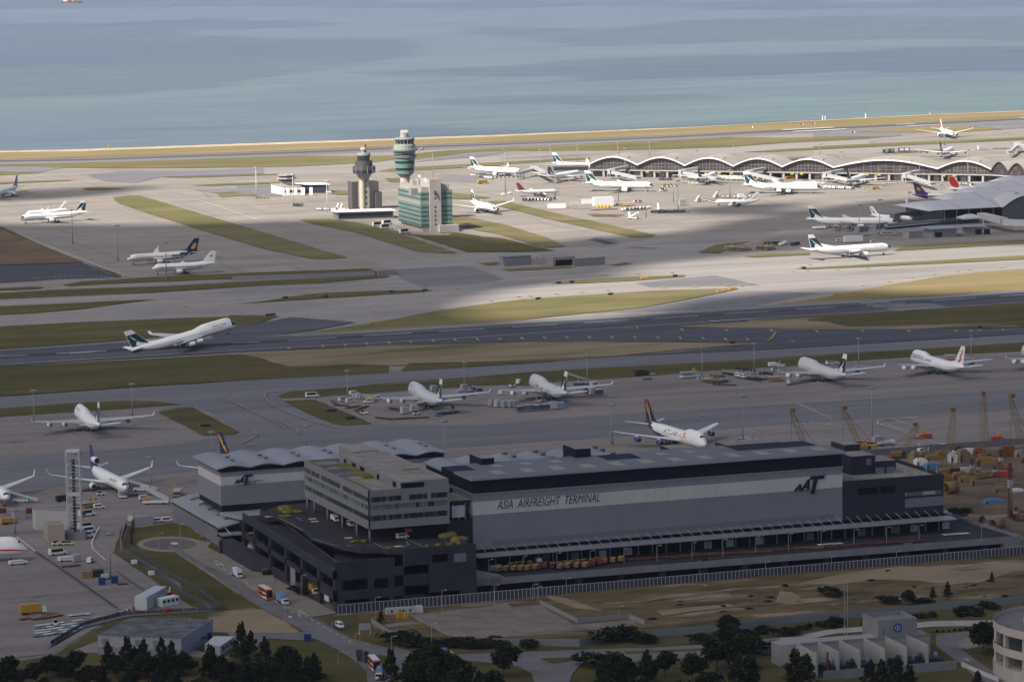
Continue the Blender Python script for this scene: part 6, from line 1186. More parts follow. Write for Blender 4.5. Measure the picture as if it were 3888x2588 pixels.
PB2 = empty('grey_link_bridge',gw(5,1700,1190),0,'pale grey enclosed link bridge on posts at the right edge','jet bridge')
boxes(PB2,(('tube',5,(1665,1120),(1895,1175),6.5,11,7,TUBE),('tube',5,(1895,1185),(2500,1215),5.5,10,7,TUBE)))
for x,y in ((1690,1190),(1740,1205),(1960,1240),(2050,1245)): v = gw(5,x,y)-Vector(PB2.location); MB().bar((v.x,v.y,0),(v.x,v.y,6.5),.6,TUBE,6).build('leg',PB2)
lowbox('ramp_office','small plain grey ramp office, leftmost of the three below the grey terminal',5,(950,1322),(890,1312),(1078,1312),1255,M('ramp_grey',(.24,.24,.26),.7),M('ramp_roof',(.20,.20,.22),.7),.2)
R,ln,dp,h = lowbox('ramp_office','long grey ramp office with an overhanging pale roof below the boarding pier',5,(1185,1312),(1100,1295),(1425,1300),1222,M('ramp_grey',(.24,.24,.26),.7),EDGE,3)
MB().box(2,-.1,0,8,-.01,h*.55,VOID).build('door',R)
R,ln,dp,h = lowbox('ramp_office','grey ramp office with two dark doors, right of the pale roofed one',5,(1510,1285),(1480,1278),(1680,1280),1200,M('ramp_grey',(.24,.24,.26),.7),EDGE,3)
for x in (8,15): MB().box(x,-.1,0,x+5,-.01,h*.6,VOID).build('door',R)
# floodlight masts
MP = M('mast_grey',(.27,.28,.31),.6); MPW = M('mast_white',(.62,.62,.62),.5)
MASTS = [(2,165,792,527,1,'white floodlight mast standing left of the small lookout tower'),(2,478,860,588,1,'white floodlight mast in front of the small lookout tower'),(2,768,916,642,1,'white floodlight mast left of the dark headed tower'),(2,1668,640,392,0,'grey floodlight mast rising behind the green office complex'),
 (1,618,1180,888,0,'floodlight mast among parked jets, nearest the green tailed jet on the left apron'),(1,1003,1320,1018,0,'floodlight mast left of the sun tailed jet'),(1,1416,1480,1165,0,'floodlight mast in front of the two jets on the left apron'),
 (3,572,612,178,0,'floodlight mast right of the white jet near the tower'),(3,1070,680,400,0,'floodlight mast at the left end of the equipment yard'),(3,918,455,178,0,'floodlight mast by the leftmost trussed bridge'),(3,1022,400,138,0,'thin far mast behind the half hidden green tail'),(3,1288,330,130,0,'thin far mast left of the concourse tip'),(3,1763,470,168,0,'floodlight mast at the first bridge of the concourse'),(3,1690,250,112,0,'thin mast beyond the first vault'),(3,2003,240,106,0,'thin mast beyond the first roof valley'),
 (3,1693,692,430,0,'floodlight mast behind the white box in the equipment yard'),(3,1968,852,545,0,'floodlight mast beside the stair trucks in the yard'),(4,378,700,442,0,'floodlight mast at the second concourse bridge'),(4,748,540,365,0,'thin mast beyond the second roof valley'),(4,1052,700,446,0,'floodlight mast over the bridge behind the jumbo'),(4,1603,500,382,0,'thin mast beyond the fourth vault'),(4,1812,700,458,0,'floodlight mast beside the fourth bridge'),(4,710,918,640,0,'floodlight mast above the small white jet on the remote stand'),(4,150,962,700,0,'floodlight mast at the right end of the yard, left one of a pair'),(4,195,1060,745,0,'floodlight mast at the right end of the yard, nearer one of a pair'),
 (4,1993,1345,985,0,'floodlight mast in front of the docked long twin, left of two'),(5,660,1295,932,0,'floodlight mast between the docked twin and the boarding pier'),(5,953,1155,858,0,'floodlight mast left of the grey vaulted roofs'),(5,1055,760,462,0,'floodlight mast at the fifth concourse bridge'),(5,1533,800,440,0,'floodlight mast over the red tailed jet'),(5,1303,400,225,0,'thin mast by the jet taxiing near the north runway'),(5,1266,890,785,0,'slim mast behind the purple tailed jet'),(5,2014,1140,868,0,'floodlight mast in front of the shaded entrance vault'),
 (6,290,1355,1075,0,'floodlight mast left of the lone white jumbo freighter'),(6,1127,1312,1020,0,'floodlight mast right of the lone white jumbo freighter'),(7,940,512,235,0,'floodlight mast by the yellow pallets on the cargo apron'),(7,1935,452,163,0,'floodlight mast behind the fin of the silver freighter'),(7,588,920,705,0,'floodlight mast behind the scalloped roof'),(7,1765,1080,660,0,'tall mast at the right end of the scalloped roof shed'),(8,1123,445,122,0,'floodlight mast behind the silver freighter with the scissor loader'),(8,1369,1015,612,0,'tall mast left of the gold tailed freighter'),
 (20,1641,935,680,0,'floodlight mast by the white high loader truck on the cargo apron'),(20,2064,905,648,0,'floodlight mast among the yellow loaders on the cargo apron'),(9,1361,758,262,0,'tall mast right of the gold tailed freighter'),(10,844,1108,572,0,'tall mast between the two left crane booms'),(10,712,405,85,0,'floodlight mast behind the tail of the silver freighter on the right'),(10,1827,335,12,0,'floodlight mast behind the red emblem freighter'),
 (11,1492,738,350,0,'floodlight mast at the nose of the purple finned freighter'),(11,2105,380,98,0,'floodlight mast beside the gold bird tail'),(11,1097,1565,1108,0,'floodlight mast in front of the fenced perimeter path'),(11,148,1120,870,0,'short mast left of the white hangar office')]
for k,x,yb,yt,w_,lab in MASTS:
    b = gw(k,x,yb); h = ztop(b,px(k,x,yt)[1]); R = empty('floodlight_mast',b,0,lab,'light mast','apron floodlight masts'); m = MPW if w_ else MP
    MB().bar((0,0,0),(0,0,h),.42,m,7,.2).build('pole',R)
    hd = MB(); hd.lathe([(.9,h-.5),(1.5,h-.3),(1.5,h),(.4,h+.25)],(0,0),m,8); 
    hd.build('head_frame',R)
    for i in range(4): MB().box(-1.9+i*1.0,-1.6,h-.75,-1.1+i*1.0,-1.1,h-.1,TGREY).build('floodlight',R)
    if w_ == 0 and k not in (3,4): MB().box(-.8,-.8,0,.8,.8,1.6,PARA).build('base_box',R)
# vehicles and ground equipment
CW = M('vehicle_white',(.68,.68,.67),.4); CY_ = M('vehicle_yellow',(.44,.25,.035),.5); CBL = M('vehicle_blue',(.10,.24,.42),.5); COR = M('bus_orange',(.55,.10,.03),.45); CRED = M('dolly_red',(.15,.045,.035),.7); CDK = M('vehicle_dark',(.03,.033,.04),.6); CGR = M('cargo_grey',(.30,.31,.33),.7); CBR = M('cargo_brown',(.20,.12,.06),.8); CSL = M('container_silver',(.46,.48,.49),.4); CLB = M('cargo_sky_blue',(.15,.26,.36),.6); CYP = M('cargo_pale_yellow',(.42,.37,.16),.7); CBRED = M('barrier_red',(.32,.045,.03),.6); NETG = M('netted_cargo',(.38,.39,.41),.8,var=.3,scale=1.2)
def side(mb,prof,w_,m,y0=None):
    n = len(prof); y0 = -w_/2 if y0 is None else y0
    A = sum(prof[i][0]*prof[(i+1) % n][1]-prof[(i+1) % n][0]*prof[i][1] for i in range(n)); prof = prof if A > 0 else prof[::-1]
    mb.add([(x,y0,z) for x,z in prof]+[(x,y0+w_,z) for x,z in prof],[(i,n+i,n+(i+1) % n,(i+1) % n)[::-1] for i in range(n)]+[tuple(range(n)),tuple(range(n,2*n))[::-1]],m); return mb
def wheels(R,xs,y,r):
    for x in xs:
        for s in (-1,1): MB().bar((x,s*y-.14,r),(x,s*y+.14,r),r,BLK,10).build('wheel',R)
def mk_van(body,roof,L=5.4,h=2.3):
    R = empty('van',(0,0,0),0,'','van'); w_ = 1.9
    side(MB(),[(-L/2,.4),(L/2,.4),(L/2,1.1),(L/2-.9,1.35),(L/2-1.6,h-.1),(-L/2+.1,h-.1),(-L/2,1.2)],w_,body).build('body',R); MB().box(-L/2+.15,-w_/2+.05,h-.1,L/2-1.7,w_/2-.05,h,roof).build('roof',R)
    mb = MB(); side(mb,[(L/2-.95,1.36),(L/2-1.55,h-.2),(L/2-1.52,h-.2),(L/2-.90,1.38)],w_-.2,GLASS); mb.build('windscreen',R)
    for s in (-1,1): MB().box(-L/2+.4,s*(w_/2+.005)-.01,1.3,L/2-1.7,s*(w_/2+.005)+.01,h-.3,GLASS).build('side_window',R)
    wheels(R,(-L/2+1,L/2-1.1),w_/2-.1,.36); return R
def mk_truck(cab,box_,roof,L=9.0,h=3.6,w_=2.45,name='lorry',stripe=None):
    R = empty(name,(0,0,0),0,'','truck')
    side(MB(),[(L/2-2.0,.6),(L/2,.6),(L/2,1.5),(L/2-.25,2.6),(L/2-2.0,2.65)],w_-.1,cab).build('cab',R); MB().box(L/2-.16,-w_/2+.15,1.55,L/2-.03,w_/2-.15,2.5,GLASS).build('windscreen',R)
    MB().box(-L/2,-w_/2,1.0,L/2-2.2,w_/2,h,box_,roof).build('cargo_box',R); MB().box(-L/2+.2,-.5,.55,L/2-1.9,.5,.98,CDK).build('chassis',R)
    if stripe:
        for s in (-1,1): mb = MB(); y = s*(w_/2+.01); mb.poly([(-L/2,y,1.0),(-L/2+3.6,y,1.0),(-L/2+1.6,y,h),(-L/2,y,h)][::-s],stripe); mb.build('side_stripe',R)
    wheels(R,(-L/2+1.4,-L/2+2.6,L/2-1.2),w_/2-.2,.5); return R
def mk_bus():
    R = empty('double_decker_bus',(0,0,0),0,'','bus'); L,w_,h = 11.2,2.5,4.3
    side(MB(),[(-L/2,.35),(L/2,.35),(L/2,2.0),(L/2-.25,h-.1),(L/2-.6,h),(-L/2+.2,h),(-L/2,h-.2)],w_,COR).build('body',R); MB().box(-L/2+.1,-w_/2-.01,h-.12,L/2-.5,w_/2+.01,h+.03,CW).build('roof',R)
    for z0,z1 in ((1.25,2.05),(2.85,3.7)):
        for s in (-1,1): MB().box(-L/2+.5,s*w_/2-.02,z0,L/2-1.2,s*w_/2+.02,z1,GLASS).build('window_band',R)
    MB().box(L/2-.12,-w_/2+.1,1.1,L/2+.02,w_/2-.1,3.8,GLASS).build('windscreen',R)
    for s in (-1,1): mb = MB(); y = s*(w_/2+.012); mb.poly([(-L/2+3,y,.36),(L/2-.1,y,.36),(L/2-.1,y,1.2),(L/2-3,y,1.2)][::-s],CW); mb.poly([(L/2-6,y,2.1),(L/2-1.3,y,2.1),(L/2-2,y,2.8),(L/2-5,y,2.8)][::-s],CW); mb.build('white_swoosh',R)
    wheels(R,(-L/2+2.4,L/2-2.5),w_/2-.15,.5); return R
def mk_tug(m):
    R = empty('tow_tractor',(0,0,0),0,'','tractor'); side(MB(),[(-1.6,.35),(1.6,.35),(1.6,1.0),(.5,1.1),(-.2,1.15),(-.3,1.0),(-1.6,1.0)],1.5,CW).build('body',R)
    MB().box(-1.2,-.7,1.85,.4,.7,1.95,m).build('canopy',R); MB().box(-1.1,-.6,1.0,.3,.6,1.84,GLASS).build('cab_glass',R); wheels(R,(-1,1),.7,.36); return R
def mk_uld(m,m2=None):
    R = empty('cargo_dolly',(0,0,0),0,'','cargo dolly'); MB().box(-1.7,-1.1,.35,1.7,1.1,.55,CDK).build('bed',R)
    side(MB(),[(-1.55,.6),(1.1,.6),(1.55,1.1),(1.55,2.2),(-1.55,2.2)],2.0,m).build('container',R)
    if m2: MB().box(-1.5,-1.02,.7,1.0,-1.005,2.1,m2).build('curtain',R)
    wheels(R,(-1.2,1.2),.9,.25); return R
def mk_pallet(m,h=2.6):
    R = empty('cargo_pallet',(0,0,0),0,'','cargo pallet'); MB().box(-1.7,-1.3,.3,1.7,1.3,.5,STEEL).build('base',R)
    MB().prism([(-1.55,-1.1),(1.4,-1.2),(1.6,1.05),(-1.4,1.2)],.5,h-.25,m).build('load',R); MB().prism([(-1.3,-.9),(1.1,-1),(1.3,.8),(-1.1,.9)],h-.25,h,NETG).build('net_cover',R); return R
def mk_flat(m):
    R = empty('flat_dolly',(0,0,0),0,'','dolly'); MB().box(-2.2,-1.2,.4,2.2,1.2,.58,m).build('bed',R); MB().bar((2.2,0,.45),(3.2,0,.3),.07,STEEL,4).build('tow_bar',R); wheels(R,(-1.5,1.5),1.0,.25); return R
def mk_stair():
    R = empty('stair_truck',(0,0,0),0,'','stair truck'); side(MB(),[(-4,.5),(4,.5),(4,1.1),(-4,1.1)],2.2,CW).build('chassis',R); side(MB(),[(2.2,1.1),(4,1.1),(3.9,2.1),(2.2,2.1)],2.0,CY_).build('cab',R)
    side(MB(),[(-4,1.1),(-3.2,1.1),(3.4,4.8),(4.6,4.8),(4.6,5.2),(3.3,5.2)],1.9,CW).build('stairway',R)
    for s in (-1,1): side(MB(),[(-4,1.1),(3.4,5.0),(4.6,5.0),(4.6,6.0),(3.2,6.0),(-4,2.1)],.1,PG,s*.95).build('handrail',R)
    MB().bar((2.5,0,1.1),(3.0,0,4.8),.25,STEEL,6).build('strut',R); wheels(R,(-2.6,2.8),.95,.45); return R
def mk_loader(h=5.5,m=None,name='scissor_loader'):
    R = empty(name,(0,0,0),0,'','loader'); MB().box(-4.5,-1.6,.5,4.5,1.6,1.0,m or CW).build('chassis',R); MB().box(-4.4,-1.7,h-.35,4.4,1.7,h,STEEL).build('platform',R)
    for s in (-1,1):
        mb = MB(); n = 2
        for i in range(n): z0,z1 = 1+(h-1.4)*i/n,1+(h-1.4)*(i+1)/n; mb.bar((-3.4,s*1.4,z0),(3.4,s*1.4,z1),.14,STEEL,4); mb.bar((3.4,s*1.4,z0),(-3.4,s*1.4,z1),.14,STEEL,4)
        mb.build('scissor_arm',R)
    for x in (-4.2,4.2): MB().bar((x,-1.6,h),(x,-1.6,h+1.1),.07,CY_,4).build('rail_post',R)
    MB().box(3.0,1.2,h,4.3,2.0,h+1.6,m or CY_).build('operator_cab',R); wheels(R,(-3.2,3.2),1.4,.45); return R
def mk_box(L,w_,h,m,name='storage_container',cat='container',win=0):
    R = empty(name,(0,0,0),0,'',cat); MB().box(-L/2,-w_/2,0,L/2,w_/2,h,m,m).build('shell',R); MB().box(-L/2-.05,-w_/2-.05,h-.18,L/2+.05,w_/2+.05,h+.05,m).build('roof_frame',R)
    for i in range(win): x = -L/2+L*(i+.5)/win; MB().box(x-.7,-w_/2-.04,h*.45,x+.7,-w_/2-.005,h*.78,GLASS).build('window',R)
    if not win: MB().box(L/2+.005,-w_/2+.2,.1,L/2+.06,w_/2-.2,h-.25,CDK if m is not CDK else STEEL).build('door',R)
    return R
PRO = {}
def put(key,fn,k,x,y,rz,label,group=None,z=None,sc=None,cat=None):
    if key not in PRO: PRO[key] = (fn(),[False])
    p,u = PRO[key]; v = gw(k,x,y,z if z is not None else .3)
    return place(p,u,(v.x,v.y,v.z),radians(rz),label,group,sc,cat)
def row(key,fn,k,p0,p1,n,label,group,turn=0,jit=.0,z=None,sc=None):
    for i in range(n):
        f = i/max(1,n-1); a,b = gw(k,*p0),gw(k,*p1); d = b-a
        put(key,fn,k,p0[0]+(p1[0]-p0[0])*f+random.uniform(-jit,jit),p0[1]+(p1[1]-p0[1])*f+random.uniform(-jit,jit)*.4,math.degrees(atan2(d.y,d.x))+turn+random.uniform(-4,4),label,group,z,sc)
VW = ('van_white',lambda: mk_van(CW,CW)); VY = ('van_yellow',lambda: mk_van(CW,CY_)); TG = ('tug',lambda: mk_tug(CY_)); FL = ('flat',lambda: mk_flat(CRED)); PL_ = ('pallet',lambda: mk_pallet(CGR)); PN = ('pallet_n',lambda: mk_pallet(NETG,2.9)); PDK = ('pallet_dark',lambda: mk_pallet(M('cargo_slate',(.07,.08,.11),.7),2.4)); PB_ = ('pallet_blue',lambda: mk_pallet(CLB)); PY = ('pallet_yellow',lambda: mk_pallet(CYP)); UW = ('uld_white',lambda: mk_uld(CW,CDK)); US = ('uld_silver',lambda: mk_uld(CSL)); ST = ('stair',mk_stair); UG = ('uld_dark',lambda: mk_uld(CDK,CW))
TBW = ('truck_bluewhite',lambda: mk_truck(CW,CW,CW,stripe=CBL)); TBL = ('truck_blue',lambda: mk_truck(CW,CLB,CBL,9.5,3.9)); TDK = ('truck_dark',lambda: mk_truck(CDK,CDK,CDK,8.5,3.8)); TWH = ('truck_white',lambda: mk_truck(CW,CW,CW,7.5,3.4)); TYE = ('truck_yellow',lambda: mk_truck(CW,CY_,CY_,11,4.2)); BUS = ('bus',mk_bus); LDW = ('loader_white',lambda: mk_loader(3.0)); LDT = ('loader_tall',lambda: mk_loader(7.5,CGR)); LDY = ('loader_yellow',lambda: mk_loader(2.6,CY_)); CATER = ('catering',lambda: mk_truck(CW,CW,CW,7.8,4.2,name='catering_truck'))
RZ = -58                                                  # the access road runs towards the camera
RD_ = math.degrees(atan2((gw(18,1000,740)-gw(18,300,320)).y,(gw(18,1000,740)-gw(18,300,320)).x))
put(*TBW,18,262,232,RD_,'white box lorry with a blue slanted stripe driving down the access road',z=.7); put(*BUS,18,545,440,RD_,'orange and white double decker bus between two lorries on the access road',z=.7,sc=1.05); put(*TBL,18,715,497,RD_,'blue box lorry right behind the dark ramp building, ahead of the double decker',z=.7)
put(*VW,18,1283,735,RD_,'white van on the dark slip beside the access road',z=.75); put(*TDK,18,1520,1068,RD_+8,'black box lorry behind the lower double decker',z=.7); put(*BUS,18,1625,1150,RD_-8,'orange and white double decker bus at the very bottom of the access road',z=.7,sc=1.05); put(*TBL,18,1682,1238,RD_-25,'blue box lorry at the bottom edge of the photo',z=.7)
put(*TWH,14,832,735,RD_,'white delivery lorry parked under the raised office block',z=21.05,sc=.85); put(*VW,14,968,775,RD_,'white van in the shade under the office block',z=21.05); put(*VW,14,1408,880,10,'white van beside the red sign on the ramp deck',z=21.05); put(*TYE,14,640,1345,RD_,'lorry inside the lower opening of the ramp building',z=.3)
for x,y,l in ((1195,1027,'leftmost yellow roofed bus in the car park of the green offices'),(1278,1012,'tall yellow roofed bus in the car park of the green offices'),(1262,1047,'yellow roofed bus nearest the lawn of the green offices'),(1425,1087,'yellow bus at the foot of the green offices')): put('minibus',lambda: mk_van(CW,CY_,7.5,3.1),2,x,y,15,l,sc=1.25)
row(*VW,2,(1320,1055),(1390,1075),4,'white car parked below the green office building','cars below the green offices',70,4)
put(*VY,2,782,745,-30,'yellow roofed van beside the dark garage'); put('fueler',lambda: mk_truck(CW,CY_,CY_,10,3.0),2,2095,665,10,'yellow tanker truck at the end of the blast fence',sc=1.2)
row(*FL,2,(180,790),(255,790),3,'red dolly at the foot of the left white mast','red dollies by the white mast'); row(*UG,2,(490,858),(545,855),4,'dark box cart at the foot of the middle white mast','carts by the middle mast',30,3)
row(*UG,2,(690,892),(940,890),13,'dark box cart in the row before the low pavilion','carts before the pavilion',0,3); row(*FL,2,(950,885),(1130,882),7,'red dolly in the row before the dark headed tower','red dollies before the tower',0,3); put(*ST,2,855,885,60,'white stair truck left one of a pair before the dark headed tower'); put(*ST,2,888,885,60,'white stair truck right one of a pair before the dark headed tower')
# far apron yard
row(*UG,3,(752,686),(1055,672),11,'dark and white box cart in the long row of the equipment yard','carts in the yard row',70,4); row(*UW,3,(805,680),(1010,686),7,'white box cart in the long row of the equipment yard','white carts in the yard row',70,4)
put('long_white',lambda: mk_box(16,3,4.2,CW),3,1082,760,-16,'long white container lying at the left of the equipment yard'); put('white_shed',lambda: mk_box(17,9,7.5,CW,'equipment_shed','shed'),3,1540,735,-8,'white equipment shed in the middle of the yard'); put('yard_box',lambda: mk_box(8,3,3.2,CGR),3,1275,760,-14,'grey container behind the long white container'); put('yard_box',None,3,1345,765,-14,'grey container left of the yellow covers'); put('yard_box2',lambda: mk_box(9,4,3.0,M('cargo_tan',(.45,.38,.28),.7)),3,1265,730,-14,'tan covered stack in the equipment yard'); put('long_white',None,3,1420,715,-10,'long white trailer left of the white equipment shed')
for i,x in enumerate((1490,1525,1560,1592)): put('cover',lambda: (lambda R: (MB().lathe([(2.6,0),(2.4,1.6),(1.5,3.0),(.3,3.8)],(0,0),CY_,9).build('canvas',R),R)[1])(empty('covered_load',(0,0,0),0,'','covered load')),3,x,755,0,'yellow canvas covered load before the white equipment shed','yellow covers',sc=.75)
row(*UW,3,(1735,785),(2005,760),10,'white box cart right of the white equipment shed','carts right of the shed',75,5); row(*UG,3,(1780,782),(1960,775),6,'dark box cart right of the white equipment shed','dark carts right of the shed',75,5); row(*FL,3,(1440,780),(1660,770),9,'flat dolly in the line before the yard shed','dollies before the shed')
for i in range(3): row('flat_brown',lambda: mk_flat(CBR),3,(1410+i*22,822+i*9),(1730-i*30,830+i*6),12,'brown dolly in the dense triple row of the yard','brown dollies in the yard')
put(*ST,3,1800,862,70,'white stair truck left of the pair below the yard'); put(*ST,3,1848,866,-60,'white stair truck right of the pair below the yard'); put(*ST,3,2085,775,70,'white stair truck at the right end of the yard')
row(*UG,3,(2025,805),(2340,800),12,'dark cart in the right hand yard row','dark carts at the right end of the yard',70,5); row('flat_blue',lambda: mk_flat(CDK),4,(20,1068),(285,1058),8,'dark flat dolly below the yard masts','dark dollies below the yard'); put('yard_tank',lambda: mk_box(6,5,5,CGR),4,235,992,0,'grey tank box beside the yard masts'); put(*ST,4,392,955,40,'white stair truck left of the small white jet'); put(*ST,4,570,915,40,'white stair truck above the small white jet'); row(*TG,4,(470,945),(545,965),3,'yellow tractor at the nose of the small white jet','tractors at the small white jet'); row(*UG,4,(640,920),(910,912),6,'dark cart behind the small white jet','carts behind the small white jet',0,6); put(*CATER,4,830,925,0,'white truck behind the small white jet')
row(*UW,4,(1650,822),(1930,832),14,'white container cart in the row ahead of the jumbo','white carts ahead of the jumbo',75,3); row('tug_cart',lambda: mk_tug(CY_),4,(1960,805),(2030,825),2,'yellow tractor at the end of the white cart row','tractors at the cart row')
row('gse_yellow',lambda: mk_loader(2.6,CY_),4,(700,1432),(870,1438),7,'yellow lift in the left equipment island beside the taxiway','yellow lifts on the left island',60,6); row(*TG,4,(690,1415),(850,1418),6,'yellow tractor in the left equipment island beside the taxiway','tractors on the left island',60,5); row('gse_yellow',None,4,(1000,1425),(1115,1428),5,'yellow lift in the right equipment island beside the taxiway','yellow lifts on the right island',60,5)
row(*UG,4,(1060,1385),(1190,1378),7,'cart in the back row of the taxiway equipment island','carts on the taxiway island',70,4); row(*UG,4,(1330,1390),(1385,1380),3,'dark cart at the right end of the taxiway equipment island','dark carts on the taxiway island',70,3); row(*UW,4,(1215,1392),(1260,1375),3,'white cart in the middle of the taxiway equipment island','white carts on the taxiway island',70,3)
put('white_trailer',lambda: mk_box(15,3.5,4.4,CW,'box_trailer','trailer'),5,395,1350,-4,'white box trailer in front of the docked long twin',z=.9); row(*VW,5,(255,1352),(300,1350),2,'white van left of the box trailer','vans by the box trailer'); put(*TG,5,210,1360,0,'orange tractor left of the vans below the docked twin'); put(*VW,5,600,1365,0,'van right of the box trailer')
row(*UW,5,(5,1228),(110,1225),7,'white cart in the row under the tail of the docked twin','carts under the docked twin',75,3); put('dock_loader',lambda: mk_loader(4.2,CY_),5,230,1240,60,'yellow loader at the rear of the docked twin'); row(*TG,5,(170,1215),(260,1205),3,'tractor beneath the docked twin','tractors under the docked twin',30,5); row(*VY,5,(700,1285),(780,1282),4,'small van in the line under the boarding pier','vans under the boarding pier')
row(*UG,5,(915,975),(1215,970),12,'cart under the tail of the purple jet','carts at the purple jet',70,6); put(*CATER,5,955,975,20,'white truck under the tail of the purple jet'); put(*VW,5,1175,808,0,'white van between the bridge and the purple tail'); put('fueler',None,5,625,832,5,'yellow tanker truck right of the white cart row',sc=.9)
for (p0,p1,n,t,l) in ((( 1530,790),(1700,800),7,UW,'white cart behind the red tailed jet'),((1600,800),(1800,790),9,FL,'red dolly behind the red tailed jet'),((700,775),(830,770),6,TG,'tractor by the fourth concourse bridge'),((1430,785),(1560,795),6,UG,'dark cart left of the red dollies')): row(*t,5,p0,p1,n,l,l+' group',60,6)
for (k,p0,p1,n,t,l) in ((4,(600,735),(820,745),5,CATER,'catering truck at the second concourse bridge'),(4,(1040,745),(1220,750),10,UG,'dark cart under the bridge behind the jumbo'),(4,(1450,745),(1600,760),7,FL,'red dolly beside the third gate jet'),(4,(1530,765),(1620,780),4,VY,'yellow van beside the third gate jet'),(4,(60,800),(165,800),4,TG,'yellow tractor on the lane left of the second gate jet'),(4,(20,850),(80,850),3,TG,'yellow tractor on the lane above the yard'),(4,(320,778),(370,782),2,VY,'yellow van below the second gate jet'),(4,(20,740),(100,740),4,FL,'red dolly left of the second gate jet'),
    (3,(240,440),(440,470),12,UG,'dark cart below the leftmost docked jet'),(3,(290,455),(480,462),7,UW,'white cart below the leftmost docked jet'),(3,(480,462),(680,458),6,TG,'yellow tractor below the leftmost docked jet'),(3,(880,638),(950,640),4,FL,'red dolly at the nose of the small maroon tailed jet'),(3,(545,632),(610,618),2,VW,'white van at the wing of the maroon tailed jet'),(3,(2110,480),(2230,480),4,UG,'cart near the column row of the concourse'),(3,(2140,545),(2260,540),4,TG,'yellow tractor ahead of the taxiing wide twin'),(3,(1720,725),(1790,735),3,LDY,'yellow lift right of the equipment shed'),(3,(1870,705),(1905,705),2,VY,'yellow van right of the equipment shed')): row(*t,k,p0,p1,n,l,l+' group',50,6)
put('orange_bus',lambda: mk_van(CY_,CY_,9,3.1),4,1305,738,4,'orange bus under the concourse behind the jumbo',cat='bus'); put(*TG,3,2135,590,0,'yellow tow tractor just ahead of the taxiing wide twin',sc=1.6)
row(*UG,5,(720,475),(775,470),2,'dark box on the far side of the concourse','boxes beyond the concourse',0,0,sc=1.8); row(*UG,5,(875,462),(925,460),2,'dark box left of the four engine jet beyond the concourse','boxes by the four engine jet',0,0,sc=1.8); put('far_box',lambda: mk_box(9,4,3.6,CSL),5,1675,435,0,'silver box right of the four engine jet beyond the concourse'); row(*FL,5,(1800,430),(1920,430),7,'red dolly row beyond the right end of the concourse','red dollies beyond the concourse')
# cargo apron
random.seed(11)
put('airvan',lambda: mk_van(CW,CY_,6.5,2.6),7,640,465,0,'white van with a yellow roof alone by the grass at the cargo apron',sc=1.2); put(*VW,7,995,443,10,'white van behind the pallet row on the cargo apron'); put(*VY,7,905,498,10,'yellow roofed van left of the cargo mast'); put(*VW,7,965,508,10,'white van right of the cargo mast'); put(*VW,7,1195,482,10,'white van at the right end of the pallet row'); put(*VY,7,1118,512,170,'yellow roofed van below the yellow pallets')
for x,y,t,l in ((1005,468,PL_,'small grey pallet leftmost in the row by the cargo mast'),(1030,474,PN,'netted grey pallet second in the row by the cargo mast'),(1056,476,PL_,'grey pallet next to the blue pallet by the cargo mast'),(1082,478,PB_,'sky blue pallet in the row by the cargo mast')): put(*t,7,x,y,20,l)
for x,y in ((1108,480),(1130,486),(1150,492),(1166,500)): put(*PY,7,x,y,20,'pale yellow pallet in the row by the cargo mast','yellow pallets')
for (p0,p1,n,l) in (((815,500),(850,535),5,'red dolly in the left arc near the cargo mast'),((855,537),(920,540),5,'red dolly in the left arc near the cargo mast'),((945,558),(1020,546),6,'red dolly in the short line right of the cargo mast'),((1095,548),(1020,575),6,'red dolly in the hooked line ahead of the silver freighter'),((1015,580),(1055,605),4,'red dolly in the hooked line ahead of the silver freighter'),((1205,643),(1290,652),6,'red dolly in the line under the left silver freighter'),((1310,655),(1600,640),14,'red dolly in the line under the left silver freighter'),((1310,560),(1400,590),5,'red dolly under the wing of the left silver freighter')): row(*FL,7,p0,p1,n,l,l+' group')
put(*TG,7,1078,610,-20,'yellow tractor at the end of the hooked dolly line',sc=1.3); put(*PN,7,1425,605,10,'large netted pallet under the wing of the left silver freighter',sc=1.4); put(*PN,7,1505,588,10,'second netted pallet under the left silver freighter',sc=1.4); put(*TG,7,1528,612,10,'yellow tractor by the netted pallets',sc=1.3); put('loader_mid',lambda: mk_loader(4.6,CGR),7,1565,570,60,'grey loader at the open side door of the left silver freighter')
put('dolly_train',lambda: mk_loader(2.2,CDK),7,1800,605,12,'dark transporter right of the left silver freighter'); put('blue_tug',lambda: mk_van(CBL,CY_,4.5,2.4),7,1710,625,190,'blue tractor with a yellow roof at the dark transporter',cat='tractor'); row('flat_dark',lambda: mk_flat(CDK),7,(1740,615),(1860,595),4,'dark dolly right of the left silver freighter','dark dollies')
for x,y,t,l in ((1672,410,PL_,'grey pallet behind the tail of the left silver freighter'),(1890,452,PL_,'grey pallet left of the mast between the silver freighters'),(1930,400,PL_,'grey pallet behind the mast between the silver freighters'),(1912,448,PN,'netted pallet left of the mast between the silver freighters'),(1978,448,PDK,'dark pallet right of the mast between the silver freighters'),(2022,412,PDK,'dark pallet at the back between the silver freighters'),(2055,425,PDK,'second dark pallet at the back between the silver freighters')): put(*t,7,x,y,15,l,sc=1.2)
